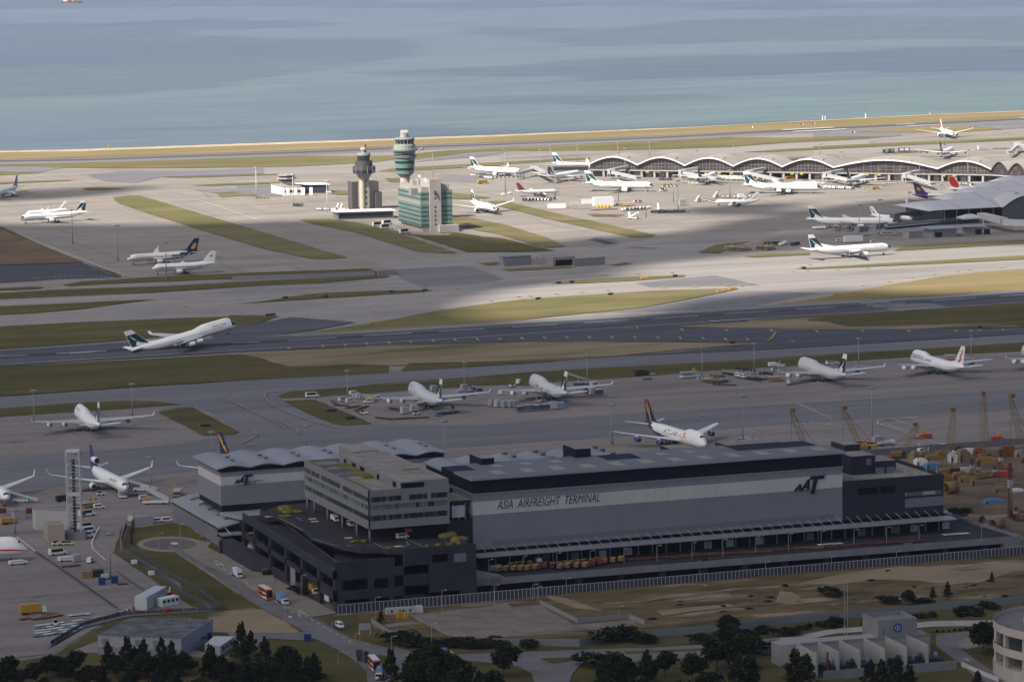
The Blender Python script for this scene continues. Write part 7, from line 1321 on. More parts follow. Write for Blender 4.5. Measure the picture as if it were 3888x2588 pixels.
for i,(x,y,t,l) in enumerate(((185,628,PN,'leftmost netted pallet of the curved pallet line'),(243,637,PN,'second netted pallet of the curved pallet line'),(308,640,PL_,'plain grey pallet of the curved pallet line'),(370,640,PL_,'fourth pallet of the curved pallet line'),(410,638,PL_,'fifth pallet of the curved pallet line'),(457,686,PDK,'dark pallet where the curved line drops nearer'),(535,680,('pallet_slateblue',lambda: mk_pallet(M('cargo_slate_blue',(.10,.14,.24),.7))),'slate blue pallet of the near line'),(620,676,PDK,'dark pallet right of the slate blue one'),(702,668,PDK,'dark pallet before the white netted one'),(783,662,PN,'white netted pallet near the right end of the near line'),(860,656,PB_,'sky blue topped pallet at the right end of the near line'),(1140,512,PDK,'dark pallet under the right wing of the second silver freighter'),(1182,518,PN,'netted pallet under the right wing of the second silver freighter'),(1238,522,PDK,'large dark pallet at the wing tip of the second silver freighter'))): put(*t,8,x,y,5 if i > 4 else 18,l,sc=1.45)
put(*LDT,8,645,590,60,'tall scissor loader raised to the open door of the second silver freighter'); put(*VW,8,252,515,80,'white van under the left wing of the second silver freighter'); put(*TWH,8,440,412,60,'white truck behind the nose of the second silver freighter'); put(*TG,8,385,438,20,'yellow tractor left of the second silver freighter nose',sc=1.3); put(*FL,8,880,592,0,'red dolly right of the tall scissor loader')
put('tall_conveyor',lambda: (lambda R: (side(MB(),[(-9,6.6),(4,2.2),(4,2.8),(-9,7.4)],2.6,M('awning_tan',(.42,.33,.24),.7)).build('sloping_deck',R),MB().box(2,-1.4,0,8,1.4,2.8,CGR).build('body',R),MB().bar((-3,0,0),(-3,0,4.8),.4,STEEL,5).build('prop',R),R)[3])(empty('ramp_loader',(0,0,0),0,'','loader')),8,1090,430,-15,'ramp loader with a long tan sloping deck behind the silver fin',sc=1.1)
row(*PDK,8,(1020,440),(1190,440),6,'dark pallet stored around the tan sloping loader','pallets at the tan loader',20,5,sc=1.2); put(*TWH,8,1190,440,10,'white truck right of the tan sloping loader')
put('dark_truck',lambda: mk_truck(CDK,CDK,CDK,9,3.6,name='tanker_truck'),20,1150,912,5,'black truck parked alone on the cargo apron by the grass'); put('quad_cart',lambda: mk_flat(CSL),20,1230,905,5,'small silver cart beside the black truck'); put(*FL,20,1195,943,5,'lone red dolly below the black truck',sc=1.2); put(*LDW,20,1532,928,5,'white high loader with a yellow cab on the cargo apron',sc=1.15); put('power_box',lambda: mk_box(3.6,2.4,2.6,CGR),20,1626,948,5,'grey box at the foot of the mast by the white high loader')
row('gse_poles',lambda: mk_loader(2.2,CBR),20,(1690,962),(1800,968),6,'brown and yellow lift in the left equipment cluster on the cargo apron','lifts in the left cluster',70,6); row(*TG,20,(1680,948),(1790,952),6,'yellow tractor in the left equipment cluster on the cargo apron','tractors in the left cluster',60,5); row('gse_dark',lambda: mk_loader(2.2,CDK),20,(1860,895),(2010,915),8,'dark lift in the right equipment cluster on the cargo apron','lifts in the right cluster',50,6); row('gse_dark',None,20,(2070,935),(2160,945),6,'dark lift at the end of the right equipment cluster','lifts at the cluster end',50,6); row('flat_dark',None,20,(1950,930),(2100,955),6,'dark dolly below the right equipment cluster','dark dollies at the right cluster',20); row(*VW,20,(1935,920),(1975,930),2,'white van in front of the right equipment cluster','vans at the right cluster',10); put('power_box',None,20,2020,915,5,'grey box left of the mast in the right cluster'); put('power_box',None,20,2045,918,5,'grey box at the mast foot in the right cluster')
row('flat_dark',None,9,(1100,160),(1260,165),4,'dark flat dolly below the left equipment cluster','dark dollies at the left cluster',0); put(*TWH,20,2222,842,0,'white truck near the grass left of the right silver freighter'); put(*VY,20,2240,874,0,'yellow roofed van below the white truck'); put(*LDY,20,2238,955,0,'yellow lift left of the right silver freighter'); put('twin_tug',lambda: mk_van(CW,CBR,8,2.2),10,450,345,5,'white and brown towing tractor behind the silver tail on the right',cat='tractor'); put('loader_mid',None,10,-50,430,60,'grey loader at the nose of the right silver freighter'); put(*TWH,10,20,545,60,'truck under the left wing of the right silver freighter'); row(*PL_,10,(690,402),(770,400),3,'grey pallet at the mast behind the right silver freighter','pallets at the right mast',10); row('crane_truck',lambda: mk_loader(3,CY_),10,(1640,300),(1780,330),2,'yellow lift behind the red emblem freighter','yellow lifts behind the red emblem freighter',40)
put('red_hoist',lambda: (lambda R: (MB().box(-3,-1.5,.4,3,1.5,2.2,CBRED).build('body',R),MB().box(-2.5,-1,2.2,-.5,1,4,CY_).build('cab',R),MB().box(-7,-.8,.4,-3,.8,.9,CBRED).build('arm',R),R)[3])(empty('red_loader',(0,0,0),0,'','loader')),10,1380,1080,-10,'red loader with a yellow cab on the empty right apron'); put('red_hoist',None,10,2080,1105,170,'red loader beside the rightmost crane booms')
for k,x,y,t,l in ((9,1360,745,PDK,'dark pallet at the left of the group by the tall mast'),(9,1420,735,PL_,'grey pallet behind the group by the tall mast'),(9,1425,765,PN,'netted pallet in front of the group by the tall mast'),(9,1480,762,PL_,'grey pallet right of the netted one by the tall mast'),(9,1530,755,PDK,'dark pallet at the right of the group by the tall mast')): put(*t,k,x,y,10,l,sc=1.35)
row(*FL,9,(1580,745),(1690,765),6,'red dolly right of the pallet group by the tall mast','red dollies right of the tall mast'); row('yellow_van',lambda: mk_van(CY_,CY_,6,2.5),10,(745,1150),(845,1160),2,'yellow van behind the dark roof tower','yellow vans behind the roof tower',10); put('crane_lorry',lambda: mk_truck(CW,CSL,CSL,10,2.2),10,985,1150,10,'white lorry with a silver bed behind the roof tower'); put('power_box',None,10,900,1135,10,'grey box left of the silver bed lorry',sc=1.5)
# lower left apron
put(*ST,11,1545,815,160,'pale stair truck by the curved roof shed',sc=1.5); put(*LDY,11,1760,735,70,'yellow framed loader behind the curved roof shed',sc=1.2); put(*LDW,11,1215,745,80,'loader at the nose of the purple finned freighter'); put('ramp_belt',lambda: (lambda R: (side(MB(),[(-7,.8),(7,4.4),(7,4.9),(-7,1.4)],2.2,CSL).build('belt',R),MB().box(-3,-1,.4,3,1,1.4,CW).build('chassis',R),wheels(R,(-2,2),.9,.4),R)[3])(empty('belt_loader',(0,0,0),0,'','loader')),11,1400,690,150,'long silver belt loader at the purple finned freighter',sc=1.2); put('ramp_belt',None,11,210,800,150,'long silver belt loader at the freighter on the left edge',sc=1.2)
row(*FL,11,(840,690),(900,685),3,'red dolly left of the purple finned freighter engine','red dollies left of the purple finned freighter'); row(*FL,11,(1330,735),(1450,730),4,'red dolly before the purple finned freighter','red dollies before the purple finned freighter'); put(*VW,11,1435,775,0,'white van left of the pale stair truck'); put(*TG,11,1000,730,0,'yellow tractor under the purple finned freighter',sc=1.2)
row('red_crate',lambda: mk_box(4,2.6,2.2,CRED,'red_crate','crate'),11,(220,910),(310,905),3,'dark red crate behind the white hangar office','red crates'); put('red_crate',None,11,15,905,0,'dark red crate at the left edge'); put('power_box',None,11,190,960,0,'white grey box left of the white hangar office',sc=1.6); put('yellow_plant',lambda: mk_truck(CY_,CY_,CY_,8,3),11,90,1015,10,'yellow truck left of the white hangar office'); put(*TDK,11,620,790,20,'dark truck behind the lattice tower',sc=.8); put(*VW,11,985,860,0,'white van right of the lattice tower'); row(*LDY,11,(840,850),(900,850),2,'brown lift behind the lattice tower','lifts behind the lattice tower',40)
for x,y,l in ((865,935,'first yellow roofed van beside the lattice tower, farthest back'),(858,1062,'second yellow roofed van beside the lattice tower'),(575,1320,'yellow roofed van alone below the white hangar office')): put('airvan',None,11,x,y,12,l,sc=1.25)
put(*VW,11,885,1100,12,'white van third from the back beside the lattice tower',sc=1.3); put(*VW,11,868,1148,12,'white van nearest the foot of the lattice tower',sc=1.3); put('pushback',lambda: mk_van(CW,CW,7,1.7),11,672,1380,5,'low white pushback tractor left of the grey pump cart',cat='tractor',sc=1.2); put(*PL_,11,760,1385,10,'grey pump cart right of the pushback tractor',sc=1.2); put(*FL,11,660,1440,0,'red dolly left one below the pushback tractor'); put(*FL,11,745,1432,0,'red dolly right one below the pushback tractor'); put('pushback',None,11,180,1415,5,'low white tractor under the jumbo nose',sc=1.15); put(*VY,11,1295,985,80,'yellow topped van beside the white gate wall',sc=1.3); put(*TG,11,560,1225,0,'yellow tractor at the foot of the beige annex',sc=1.2); row(*TG,11,(640,1222),(700,1220),3,'yellow tractor right of the beige annex','tractors at the beige annex'); row(*VW,11,(1560,1000),(1660,992),2,'grey car parked behind the shed lawn','cars behind the lawn',0)
put('crate_tan',lambda: mk_box(4.6,2.6,2.8,M('crate_tan_board',(.27,.19,.08),.8),'crate','crate'),12,862,503,0,'tan crate on the empty lower left apron'); put('crate_black',lambda: mk_box(4.8,2.6,2.9,CDK,'crate','crate'),12,968,490,0,'black crate right of the tan crate'); put('bin_blue',lambda: mk_box(2.6,2.2,2.8,M('bin_navy',(.02,.04,.16),.6),'cargo_bin','bin'),12,1012,570,0,'dark blue bin with a white top, left one near the mast'); put('bin_blue',None,12,1138,553,0,'dark blue bin at the mast foot'); put(*US,12,1045,520,0,'silver container between the blue bins'); put(*FL,12,1212,570,0,'red dolly right of the blue bins'); put(*VW,12,898,350,60,'white cart van above the tan crate')
put(*TYE,12,330,862,2,'yellow windowed truck on the lower left apron',sc=1.0)
for i,(x,y) in enumerate(((250,915),(370,915),(450,905),(480,880),(520,875),(560,885))): put('flat_brown',None,12,x,y,20,'brown dolly beside the yellow windowed truck','brown dollies by the yellow truck',sc=1.2)
row('flat_white',lambda: mk_flat(CW),12,(740,882),(840,872),4,'white flat dolly in the short row on the lower left apron','white dollies'); put(*TG,12,552,975,80,'yellow tractor behind the flat white panels',sc=1.3); put('lift_frame',lambda: mk_loader(3,CGR),12,968,930,30,'grey lift at the perimeter fence corner',sc=.55)
random.seed(4)
for r_ in range(5):
    for c_ in range(7):
        x,y = 380+c_*62+r_*18-r_*r_*3,1085-r_*27-c_*8+r_*2
        if x > 300 and x < 870 and random.random() < .85: put('panel_'+('w' if (r_+c_) % 3 else 'g'),(lambda: mk_flat(M('panel_white',(.5,.51,.53),.6))) if (r_+c_) % 3 else (lambda: mk_flat(M('panel_slate',(.15,.15,.18),.7))),12,x,y,15,'white flat pallet dolly in the storage block at the lower left' if (r_+c_) % 3 else 'grey flat pallet dolly in the storage block at the lower left','stored pallet dollies '+('white' if (r_+c_) % 3 else 'grey'),sc=1.05)
put('tank_stack',lambda: mk_box(24,5.2,5.4,CSL,'silver_container_stack','containers',0),12,1500,770,math.degrees(atan2((gw(12,1630,700)-gw(12,1400,830)).y,(gw(12,1630,700)-gw(12,1400,830)).x)),'long ribbed silver container stack at the apron corner'); put('cabin',lambda: mk_box(9,3.6,3.4,CW,'site_cabin','cabin',4),12,1670,775,25,'small white cabin with windows beside the silver container stack')
for i,(x,y) in enumerate(((1185,872),(1228,856),(1272,840),(1312,826))): put('barrier',lambda: mk_box(1.8,.8,1.3,CBRED,'traffic_barrier','barrier'),12,x,y,0,'red barrier in the row left of the silver container stack','red barriers')
for i,(x,y) in enumerate(((1205,866),(1250,848),(1292,834))): put('barrier_w',lambda: mk_box(1.8,.8,1.3,CW,'traffic_barrier','barrier'),12,x,y,0,'white barrier in the row left of the silver container stack','white barriers')
put('barrier_big',lambda: mk_box(3.6,1.2,1.9,CBRED,'traffic_barrier','barrier'),12,1672,695,20,'red barrier behind the small white cabin'); put('barrier_big',None,12,1668,855,20,'red barrier below the small white cabin'); put('marker',lambda: mk_box(2.2,2.2,1.6,CW,'white_marker','marker'),12,1335,365,0,'upper white marker block on the perimeter grass'); put('marker',None,12,1505,475,0,'lower white marker block on the perimeter grass')
# truck yard on the raised road
random.seed(8)
for (p0,p1,n,key,fn,l) in (((440,1165),(760,1150),6,'dock_truck_y',lambda: mk_truck(CBR,CBR,CY_,6.5,3.0),'yellow roofed lorry in the front rank on the raised road'),((540,1135),(700,1120),4,'dock_truck_y2',lambda: mk_truck(CRED,CDK,CBR,6.5,3.2),'brown lorry in the back rank on the raised road'),((720,1140),(830,1130),3,'dock_truck_r',lambda: mk_truck(CRED,CRED,CRED,6.5,3.2),'dark red lorry between the yellow ones on the raised road'),((890,1135),(1060,1120),4,'dock_truck_y2',None,'brown lorry in the middle rank on the raised road'),((960,1140),(1180,1128),4,'dock_truck_y',None,'yellow roofed lorry at the parapet of the raised road'),((1110,1112),(1320,1090),5,'dock_truck_y2',None,'brown lorry in the right rank on the raised road'),((1230,1115),(1290,1105),2,'dock_truck_r',None,'dark red lorry in the right rank on the raised road'),((1340,1095),(1480,1080),3,'dock_truck_y',None,'yellow roofed lorry at the right end of the rank on the raised road')): row(key,fn,15,p0,p1,n,l,l+' group',55,6,z=6.62,sc=.82)
put(*TBL,15,420,1160,20,'blue lorry leftmost on the raised road',z=6.62,sc=.7); row(*FL,15,(1510,1070),(2200,1020),22,'red dolly in the long line along the raised road','red dollies on the raised road',0,9,z=6.62); row('flat_brown',None,15,(1560,1062),(2080,1028),16,'brown dolly in the long line along the raised road','brown dollies on the raised road',0,4,z=6.62)
row(*FL,16,(150,1048),(920,990),20,'red dolly on the middle stretch of the raised road','red dollies on the middle stretch',0,10,z=6.62); row('flat_brown',None,16,(320,1020),(900,1000),12,'brown dolly on the middle stretch of the raised road','brown dollies on the middle stretch',0,5,z=6.62); row(*FL,16,(1000,985),(2200,905),22,'red dolly on the right stretch of the raised road','red dollies on the right stretch',0,10,z=6.62); row('flat_yellow',lambda: mk_flat(CY_),16,(1200,968),(1360,965),5,'orange dolly on the right stretch of the raised road','orange dollies',0,3,z=6.62); row('flat_white',None,16,(1400,940),(1520,930),5,'white dolly on the right stretch of the raised road','white dollies on the raised road',0,3,z=6.62); row('flat_white',None,17,(1390,300),(1530,290),6,'white dolly near the right end of the raised road','white dollies at the road end',0,3,z=6.62); put(*TWH,15,770,1095,80,'white lorry backed to the dock below the long lettering',z=6.62)
# construction site: crawler cranes, rigs, clutter
CRY = M('crane_yellow',(.24,.145,.045),.6,var=.15,scale=1); CRD = M('crane_rust',(.20,.085,.03),.7); SHT = M('timber_tan',(.24,.16,.09),.9)
def upright(k,x,y,base):                          # measured point in the upright plane through base that faces the camera
    p = px(k,x,y); d = CR*(p[0]-CX) - CU*(p[1]-CY) + FW*F; t = Vector((base.x,base.y,0)).dot(FH)/d.dot(FH); return Vector((d.x*t,d.y*t,H+d.z*t))
def crane(k,bx,by,tx,ty,w_,label,cable=None):
    b = gw(k,bx,by); tip = upright(k,tx,ty,b)-b; R = empty('crawler_crane',b,0,label,'crane','crawler cranes on the building site')
    sx = 1 if tip.x > 0 else -1; foot = Vector((sx*1.5*(abs(tip.x) > 3),0,2.4)); d = (tip-foot); ln = d.length; u = d.normalized(); a = Vector((0,1,0)); c = u.cross(a).normalized(); mb = MB(); n = max(8,int(ln/2.6))
    def at(t,i): r = w_*(.35+.65*min(1,t*6,(1-t)*3+.25)); return foot+d*t+(c if i & 1 else -c)*r/2+(a if i & 2 else -a)*r/2
    for j in range(n):
        t0,t1 = j/n,(j+1)/n
        for i in range(4): mb.bar(at(t0,i),at(t1,i),.12,CRY,4)
        for i,q in ((0,1),(2,3),(0,2),(1,3)): mb.bar(at(t0,i if j % 2 else q),at(t1,q if j % 2 else i),.07,CRY,3)
    mb.build('boom',R); MB().box(tip.x-.9,-.8,tip.z-1.2,tip.x+.9,.8,tip.z+.6,CRD).build('boom_head',R)
    MB().box(-3.4,-1.6,1.4,2.2,1.6,3.8,CRY).build('machine_house',R); MB().box(1.0,-2.3,1.5,2.6,-1.2,3.9,CDK).build('cab',R); MB().box(-4.4,-1.5,1.5,-3.42,1.5,3.2,CRD).build('counterweight',R)
    for y in (-2.2,2.2): mb = MB(); side(mb,[(-3.2,.5),(-2.6,0),(2.6,0),(3.2,.5),(2.6,1.2),(-2.6,1.2)],1.0,CDK,y-.5); mb.build('track',R)
    back = Vector((-sx*3,0,6.5)); MB().bar(tip,back,.09,CDK,3).build('pendant_cable',R); MB().bar(back,(-sx*2.2,0,3.6),.14,CRD,4).build('gantry',R)
    if cable: q = upright(k,cable[0],cable[1],b)-b; MB().bar((tip.x-sx*-1.0,0,tip.z-.6),(tip.x-sx*-1.0,0,max(1.5,q.z)),.08,CDK,3).build('hoist_cable',R)
crane(10,235,1290,35,785,2.2,'yellow lattice boom crane, leftmost, behind the long grey shed',(15,1160)); crane(10,770,1235,540,762,2.0,'yellow lattice boom crane behind the dark roof tower',(530,1115)); crane(10,1110,1285,1302,945,2.0,'short yellow crane leaning right with a hanging hook',(1305,1040)); crane(10,1585,1455,1655,792,2.4,'yellow crane with a near upright boom right of the dark wing'); crane(10,1958,1310,1945,628,2.6,'tallest upright yellow crane on the building site'); crane(10,2400,1330,2210,642,2.2,'yellow boom crane at the right edge leaning left',(2192,1180))
def rig(k,x,y,yt,label):
    b = gw(k,x,y); h = ztop(b,px(k,0,yt)[1]); R = empty('piling_rig',b,0,label,'piling rig'); mb = MB()
    for sx in (-.7,.7):
        for sy in (-.7,.7): mb.bar((sx,sy,1),(sx*.6,sy*.6,h),.16,CDK,4)
    for j in range(int(h/2)): z = 1+j*2; mb.bar((-.7,-.7,z),(.7,-.7,min(h,z+2)),.1,CRD,3); mb.bar((.7,.7,z),(-.7,.7,min(h,z+2)),.1,CRD,3)
    mb.build('mast',R); MB().box(-.9,-.9,h*.55,.9,.9,h*.7,STEEL).build('rotary_head',R); MB().bar((0,-1,0),(0,-1,h*.6),.45,CRD,8).build('auger',R); MB().box(.8,-1.6,1.2,6,1.6,3.6,CBRED if 'red' in label else CRY).build('machine_house',R)
    for y_ in (-1.8,1.8): mb = MB(); side(mb,[(-1,.5),(-.5,0),(5.5,0),(6,.5),(5.5,1.1),(-.5,1.1)],.9,CDK,y_-.45); mb.build('track',R)
rig(22,1290,1250,740,'dark piling rig with a red cab, nearest one on the right of the site'); rig(22,940,900,700,'dark piling rig left of the middle of the site'); rig(22,1000,890,730,'dark piling rig right beside another in the middle of the site'); rig(22,1205,850,620,'thin piling rig with red bins at its foot'); rig(22,1345,1280,1140,'short dark auger rig at the right edge of the site'); rig(22,1150,880,770,'green grey rig near the white puddle')
def pipe(k,x,y,x2,y2,r,m,label):
    a,b = gw(k,x,y,r+.3),gw(k,x2,y2,r+.3); R = empty('steel_casing',a,0,label,'pipe'); q = b-a; n = 14; u = q.normalized(); s_ = Vector((-u.y,u.x,0)); f = lambda o,rr,i: o+s_*rr*cos(2*pi*i/n)+ZZ*rr*sin(2*pi*i/n)
    O = Vector((0,0,0)); mb = MB(); vs = [f(o,rr,i) for o,rr in ((O,r),(q,r),(q,r*.93),(O,r*.93)) for i in range(n)]
    mb.add(vs,[(e*n+i,e*n+(i+1) % n,(e+1) % 4*n+(i+1) % n,(e+1) % 4*n+i) for e in range(4) for i in range(n)],m,True); mb.build('tube',R)
pipe(22,650,968,700,955,2.6,CRY,'yellow steel casing left one by the dark wing'); pipe(22,695,972,790,958,2.8,CRY,'yellow steel casing right one by the dark wing'); pipe(22,1035,1265,925,1245,2.2,SHT,'tan steel casing lying before the site road'); pipe(22,1130,1300,1215,1285,2.2,SHT,'tan steel casing nearest the raised road end')
for k,(x,y,L,w_,h,m,lab) in enumerate(((840,895,9,3,4.0,CRY,'yellow container beside the upright crane'),(890,925,7,3,3.6,CRY,'yellow container in front of another near the dark rigs'),(960,960,3,2,5.2,SHT,'tan upright timber block in the middle of the site'),(665,915,9,3,4,CRY,'yellow box at the dark wing edge'),(420,760,5,4,7,SHT,'tan stacked block behind the dark wing'),(500,705,5,4,4,SHT,'tan crate pile by the site fence'),(590,720,9,3,3,CRY,'yellow bin by the site fence'),(650,700,4,3,4,CRY,'small yellow box by the site fence'),(860,740,6,4,7,SHT,'tan timber stack left of the tall upright crane'),(890,665,14,3,3.2,CW,'white roofed site office by the fence'),(810,668,4,3,4.5,CDK,'dark cabin on the fence line'),(1010,690,6,3,5,CRD,'rust block left of the tall crane foot'),(1075,750,10,4,3.6,CRY,'yellow machine box at the foot of the tall crane'),(1245,880,8,3,3.4,CBRED,'dark red bin in the right of the site'),(1280,690,9,4,6,CRD,'rust brown machine by the right fence'),(1215,700,5,3,5,CRD,'rust brown drum by the right fence'),(1215,1015,8,3,3.2,SHT,'tan flat stack by the near rig'),(1135,1115,9,3,2.6,CBL,'blue grey skip on the site road'),(790,840,8,3,2.8,CDK,'dark plant at the upright crane'),(880,835,6,3,3,CSL,'silver tank in the site middle'),(765,745,4,3,5.5,CW,'white cabin beside the upright crane boom'),(570,790,7,3,3,CBL,'blue plant behind the dark wing'),(470,770,6,4,4,CW,'white drum mixer behind the dark wing'),(1340,1010,7,3,2.0,CW,'white sheet pile right of the near rig'),(1380,690,6,3,4,CGR,'grey cabin at the right end of the site fence'))):
    v = gw(22,x,y); a = random.uniform(-15,15); R = empty('site_stack',v,radians(a),lab,'site stores'); mb = MB(); mb.box(-L/2,-w_/2,0,L/2,w_/2,h*.8,m); mb.build('block',R); MB().box(-L/2*.8,-w_/2*.8,h*.8,L/2*.5,w_/2*.7,h,m).build('top_load',R); MB().box(-L/2+.5,-w_/2-.05,.4,-L/2+1.5,w_/2+.05,h*.6,CDK).build('strap',R)
row(*VW,22,(110,655),(360,635),4,'white car parked along the site fence','cars along the site fence',0,8); row(*VW,22,(480,640),(690,600),4,'white car beyond the site fence','cars beyond the site fence',0,8); row(*FL,22,(700,870),(1100,940),10,'scrap dolly on the muddy site ground','scrap on the site',30,15)
wall('site_fence','long grey mesh fence between the site and the cargo apron',((22,-100,690),(22,300,660),(22,700,628),(22,1100,600),(22,1418,575),(22,1900,535)),3.6,.15,M('mesh_grey',(.14,.14,.155),.8),'fence',6,M('fence_post',(.33,.34,.36),.6))
# lower left: lattice tower, hangar office, workshop, fences
b = gw(11,748,1165); h = ztop(b,px(11,0,285)[1]); LT = empty('lattice_tower',b,radians(-20),'tall white lattice tower with a dark pole inside, beside the white hangar office','lattice tower'); r = 145/2.6133/scl(b)/2*.92
for x in (-r,r):
    for y in (-r,r): MB().bar((x,y,0),(x,y,h),.22,WHT,6).build('leg',LT)
n = 13
for i in range(n+1):
    z = h*i/n; mb = MB()
    for a_,c_ in (((-r,-r),(r,-r)),((r,-r),(r,r)),((r,r),(-r,r)),((-r,r),(-r,-r))):
        mb.bar((*a_,z),(*c_,z),.12,WHT,4)
        if i < n: mb.bar((*(a_ if i % 2 else c_),z),(*(c_ if i % 2 else a_),z+h/n),.07,WHT,3)
    mb.build('bracing',LT)
MB().bar((0,0,2),(0,0,h*.9),.75,CDK,8).build('inner_pole',LT); MB().box(-r,-r,h*.985,r,r,h,WHT).build('top_platform',LT); MB().box(-2,-r,h*.5,2.5,-r+1.5,h*.53,WHT).build('ledge',LT); MB().box(-r-2,-r-1,0,r+2,r+1,3.5,PARA).build('base',LT)
def quadbox(name,label,k,corners,h,m,top,cat='building',over=0):
    """four roof corners measured in the picture, all at height h"""
    q = [gw(k,x,y,h) for x,y in corners]; R = empty(name,(q[0].x,q[0].y,0),0,label,cat); pts = [(p.x-q[0].x,p.y-q[0].y) for p in q]
    MB().prism(pts,0,h-.35,m).build('wall',R); c = (sum(p[0] for p in pts)/4,sum(p[1] for p in pts)/4); MB().prism([(c[0]+(p[0]-c[0])*1.01,c[1]+(p[1]-c[1])*1.01) for p in pts],h-.35,h,m,top).build('roof',R); return R,pts
HWH = M('hangar_white',(.40,.40,.40),.6,var=.06,scale=.2); GRV = M('gravel_roof',(.075,.075,.085),.95,col2=(.17,.17,.18),scale=.18,lo=.4,hi=.62)
R,p = quadbox('hangar_office','white two storey hangar office left of the lattice tower',11,((350,885),(690,885),(660,850),(320,858)),9,HWH,ROOFB)
for x in (7,11): MB().box(p[0][0]+x*2,-.3,5.5,p[0][0]+x*2+1.2,1.5,7,GLASS).build('window',R)
R,p = quadbox('beige_annex','beige annex with a rimmed flat roof at the foot of the lattice tower',11,((470,1025),(640,1020),(600,985),(430,990)),8,M('annex_beige',(.32,.27,.22),.7),ROOFB)
quadbox('gate_wall','low white block with dark joints by the perimeter gate',11,((1335,950),(1525,930),(1510,922),(1340,930)),4.2,HWH,ROOFL)
R,p = quadbox('workshop','large pale workshop with a stained dark roof at the lower left',12,((970,1078),(1800,1110),(2115,912),(1300,897)),7.6,M('workshop_wall',(.30,.30,.33),.7,var=.05,scale=.2),GRV)
A_,B_,C_ = Vector((*p[0],0)),Vector((*p[1],0)),Vector((*p[2],0)); u = (B_-A_).normalized(); nn = Vector((u.y,-u.x,0))
for f in (.05,.45,.66): o = A_+u*(B_-A_).length*f; q = [o+nn*.05,o+u*2.9+nn*.05,o+u*2.9+nn*.12,o+nn*.12]; MB().prism([(v.x,v.y) for v in q],4.2,6.6,WALLM).build('louvre',R)
q = [A_+nn*.03,B_+nn*.03,B_+nn*.14,A_+nn*.14]; MB().prism([(v.x,v.y) for v in q],0,3.4,M('workshop_band',(.19,.20,.24),.7)).build('lower_band',R)
o = B_.lerp(C_,.62); MB().box(o.x-.2,o.y-2,3.0,o.x+2.4,o.y+2,3.3,CDK).build('porch',R); MB().box(o.x+2,o.y+6,0,o.x+6,o.y+11,3.4,CDK).build('black_bin',R); MB().bar((A_.lerp(C_,.8).x,A_.lerp(C_,.8).y,7.6),(A_.lerp(C_,.8).x,A_.lerp(C_,.8).y,9.6),.12,STEEL,5).build('roof_pipe',R)
R,p = quadbox('workshop_annex','small white roofed annex beside the large pale workshop',12,((2035,1165),(2190,1180),(2330,1085),(2130,1080)),4.2,M('workshop_wall',(.30,.30,.33),.7),WHT)
for f in (.15,.4,.65): A_,B_ = Vector((*p[1],0)),Vector((*p[2],0)); o = A_.lerp(B_,f); e = A_.lerp(B_,f+.14); MB().prism([(o.x-.02,o.y-.1),(e.x-.02,e.y-.1),(e.x+.12,e.y-.1),(o.x+.12,o.y-.1)],2,3.2,GLASS).build('window',R)
MSH = M('mesh_dark',(.075,.075,.09),.8); FPO = M('fence_post',(.33,.34,.36),.6)
wall('perimeter_fence','outer wire fence of the perimeter path, apron side',((11,1255,1040),(11,1205,1195),(11,1210,1290),(11,1500,1480),(12,1850,700),(12,2150,845)),2.4,.1,MSH,'fence',9,MATS['mesh_grey']); wall('perimeter_fence','inner wire fence of the perimeter path, lawn side',((11,1330,960),(11,1285,1170),(11,1290,1270),(11,1640,1520),(12,2000,660),(12,2210,830)),2.4,.1,MSH,'fence',9,MATS['mesh_grey']); wall('lower_fence','low wire fence from the storage block to the workshop',((12,500,1180),(12,830,990),(12,1200,890),(12,1700,860),(12,2210,838)),2.0,.1,MSH,'fence',5,FPO)
wall('yard_fence','pale low fence around the empty compound before the terminal',((23,165,250),(23,312,352)),2.4,.12,M('fence_pale',(.22,.23,.25),.8),'fence'); wall('yard_fence','pale fence on the right side of the empty compound',((23,385,212),(23,612,330)),1.6,.12,M('fence_pale',(.22,.23,.25),.8),'fence',9,MATS['mesh_grey']); wall('green_wall','long grey hoarding between the waste ground and the hedge',((23,850,380),(23,1346,386),(24,300,350),(24,600,330),(24,1000,300),(17,0,1075),(17,1100,975),(17,1800,915),(17,2400,860)),3.4,.2,M('hoarding_grey',(.17,.19,.20),.8),'fence')
b = gw(18,1480,825); R = empty('sign_board',b,radians(-8),'blank grey sign board on two white posts beside the access road','sign'); 
for x in (0,4.3): MB().bar((x,0,0),(x,0,5),.14,WHT,6).build('post',R)
MB().box(-.1,-.2,2.5,4.4,.1,5.2,M('board_grey',(.28,.29,.31),.7)).build('board',R)
b = gw(18,965,885); R = empty('blue_board',b,radians(-8),'dark blue site board on the corner lawn by the access road','sign'); MB().box(-1.4,-.4,.6,1.4,.4,3.4,M('board_blue',(.015,.035,.16),.6)).build('board',R)
for x in (-1.2,1.2): MB().bar((x,0,0),(x,0,.7),.12,STEEL,5).build('post',R)
b = gw(18,1745,620); R = empty('site_office',b,radians(-6),'row of weathered white cabins under the terminal fence','cabins'); R.scale = (.47,.6,.72); MB().box(0,0,0,26,4,4,HWH).build('cabin',R); MB().box(26.3,-.2,0,32,4,4.3,WHT).build('white_cabin',R)
for x in (4,11,14,20): MB().box(x,-.06,1.6,x+1.8,-.01,3,CDK).build('window',R)
wall('compound_fence','grey slatted fence around the right side of the empty compound',((23,1120,145),(23,1335,252),(24,190,246),(24,430,226),(24,520,262)),2.4,.12,M('fence_pale',(.22,.23,.25),.8),'fence')
put(*TBL,23,560,448,15,'blue lorry half hidden by the trees at the bottom road',z=.7)
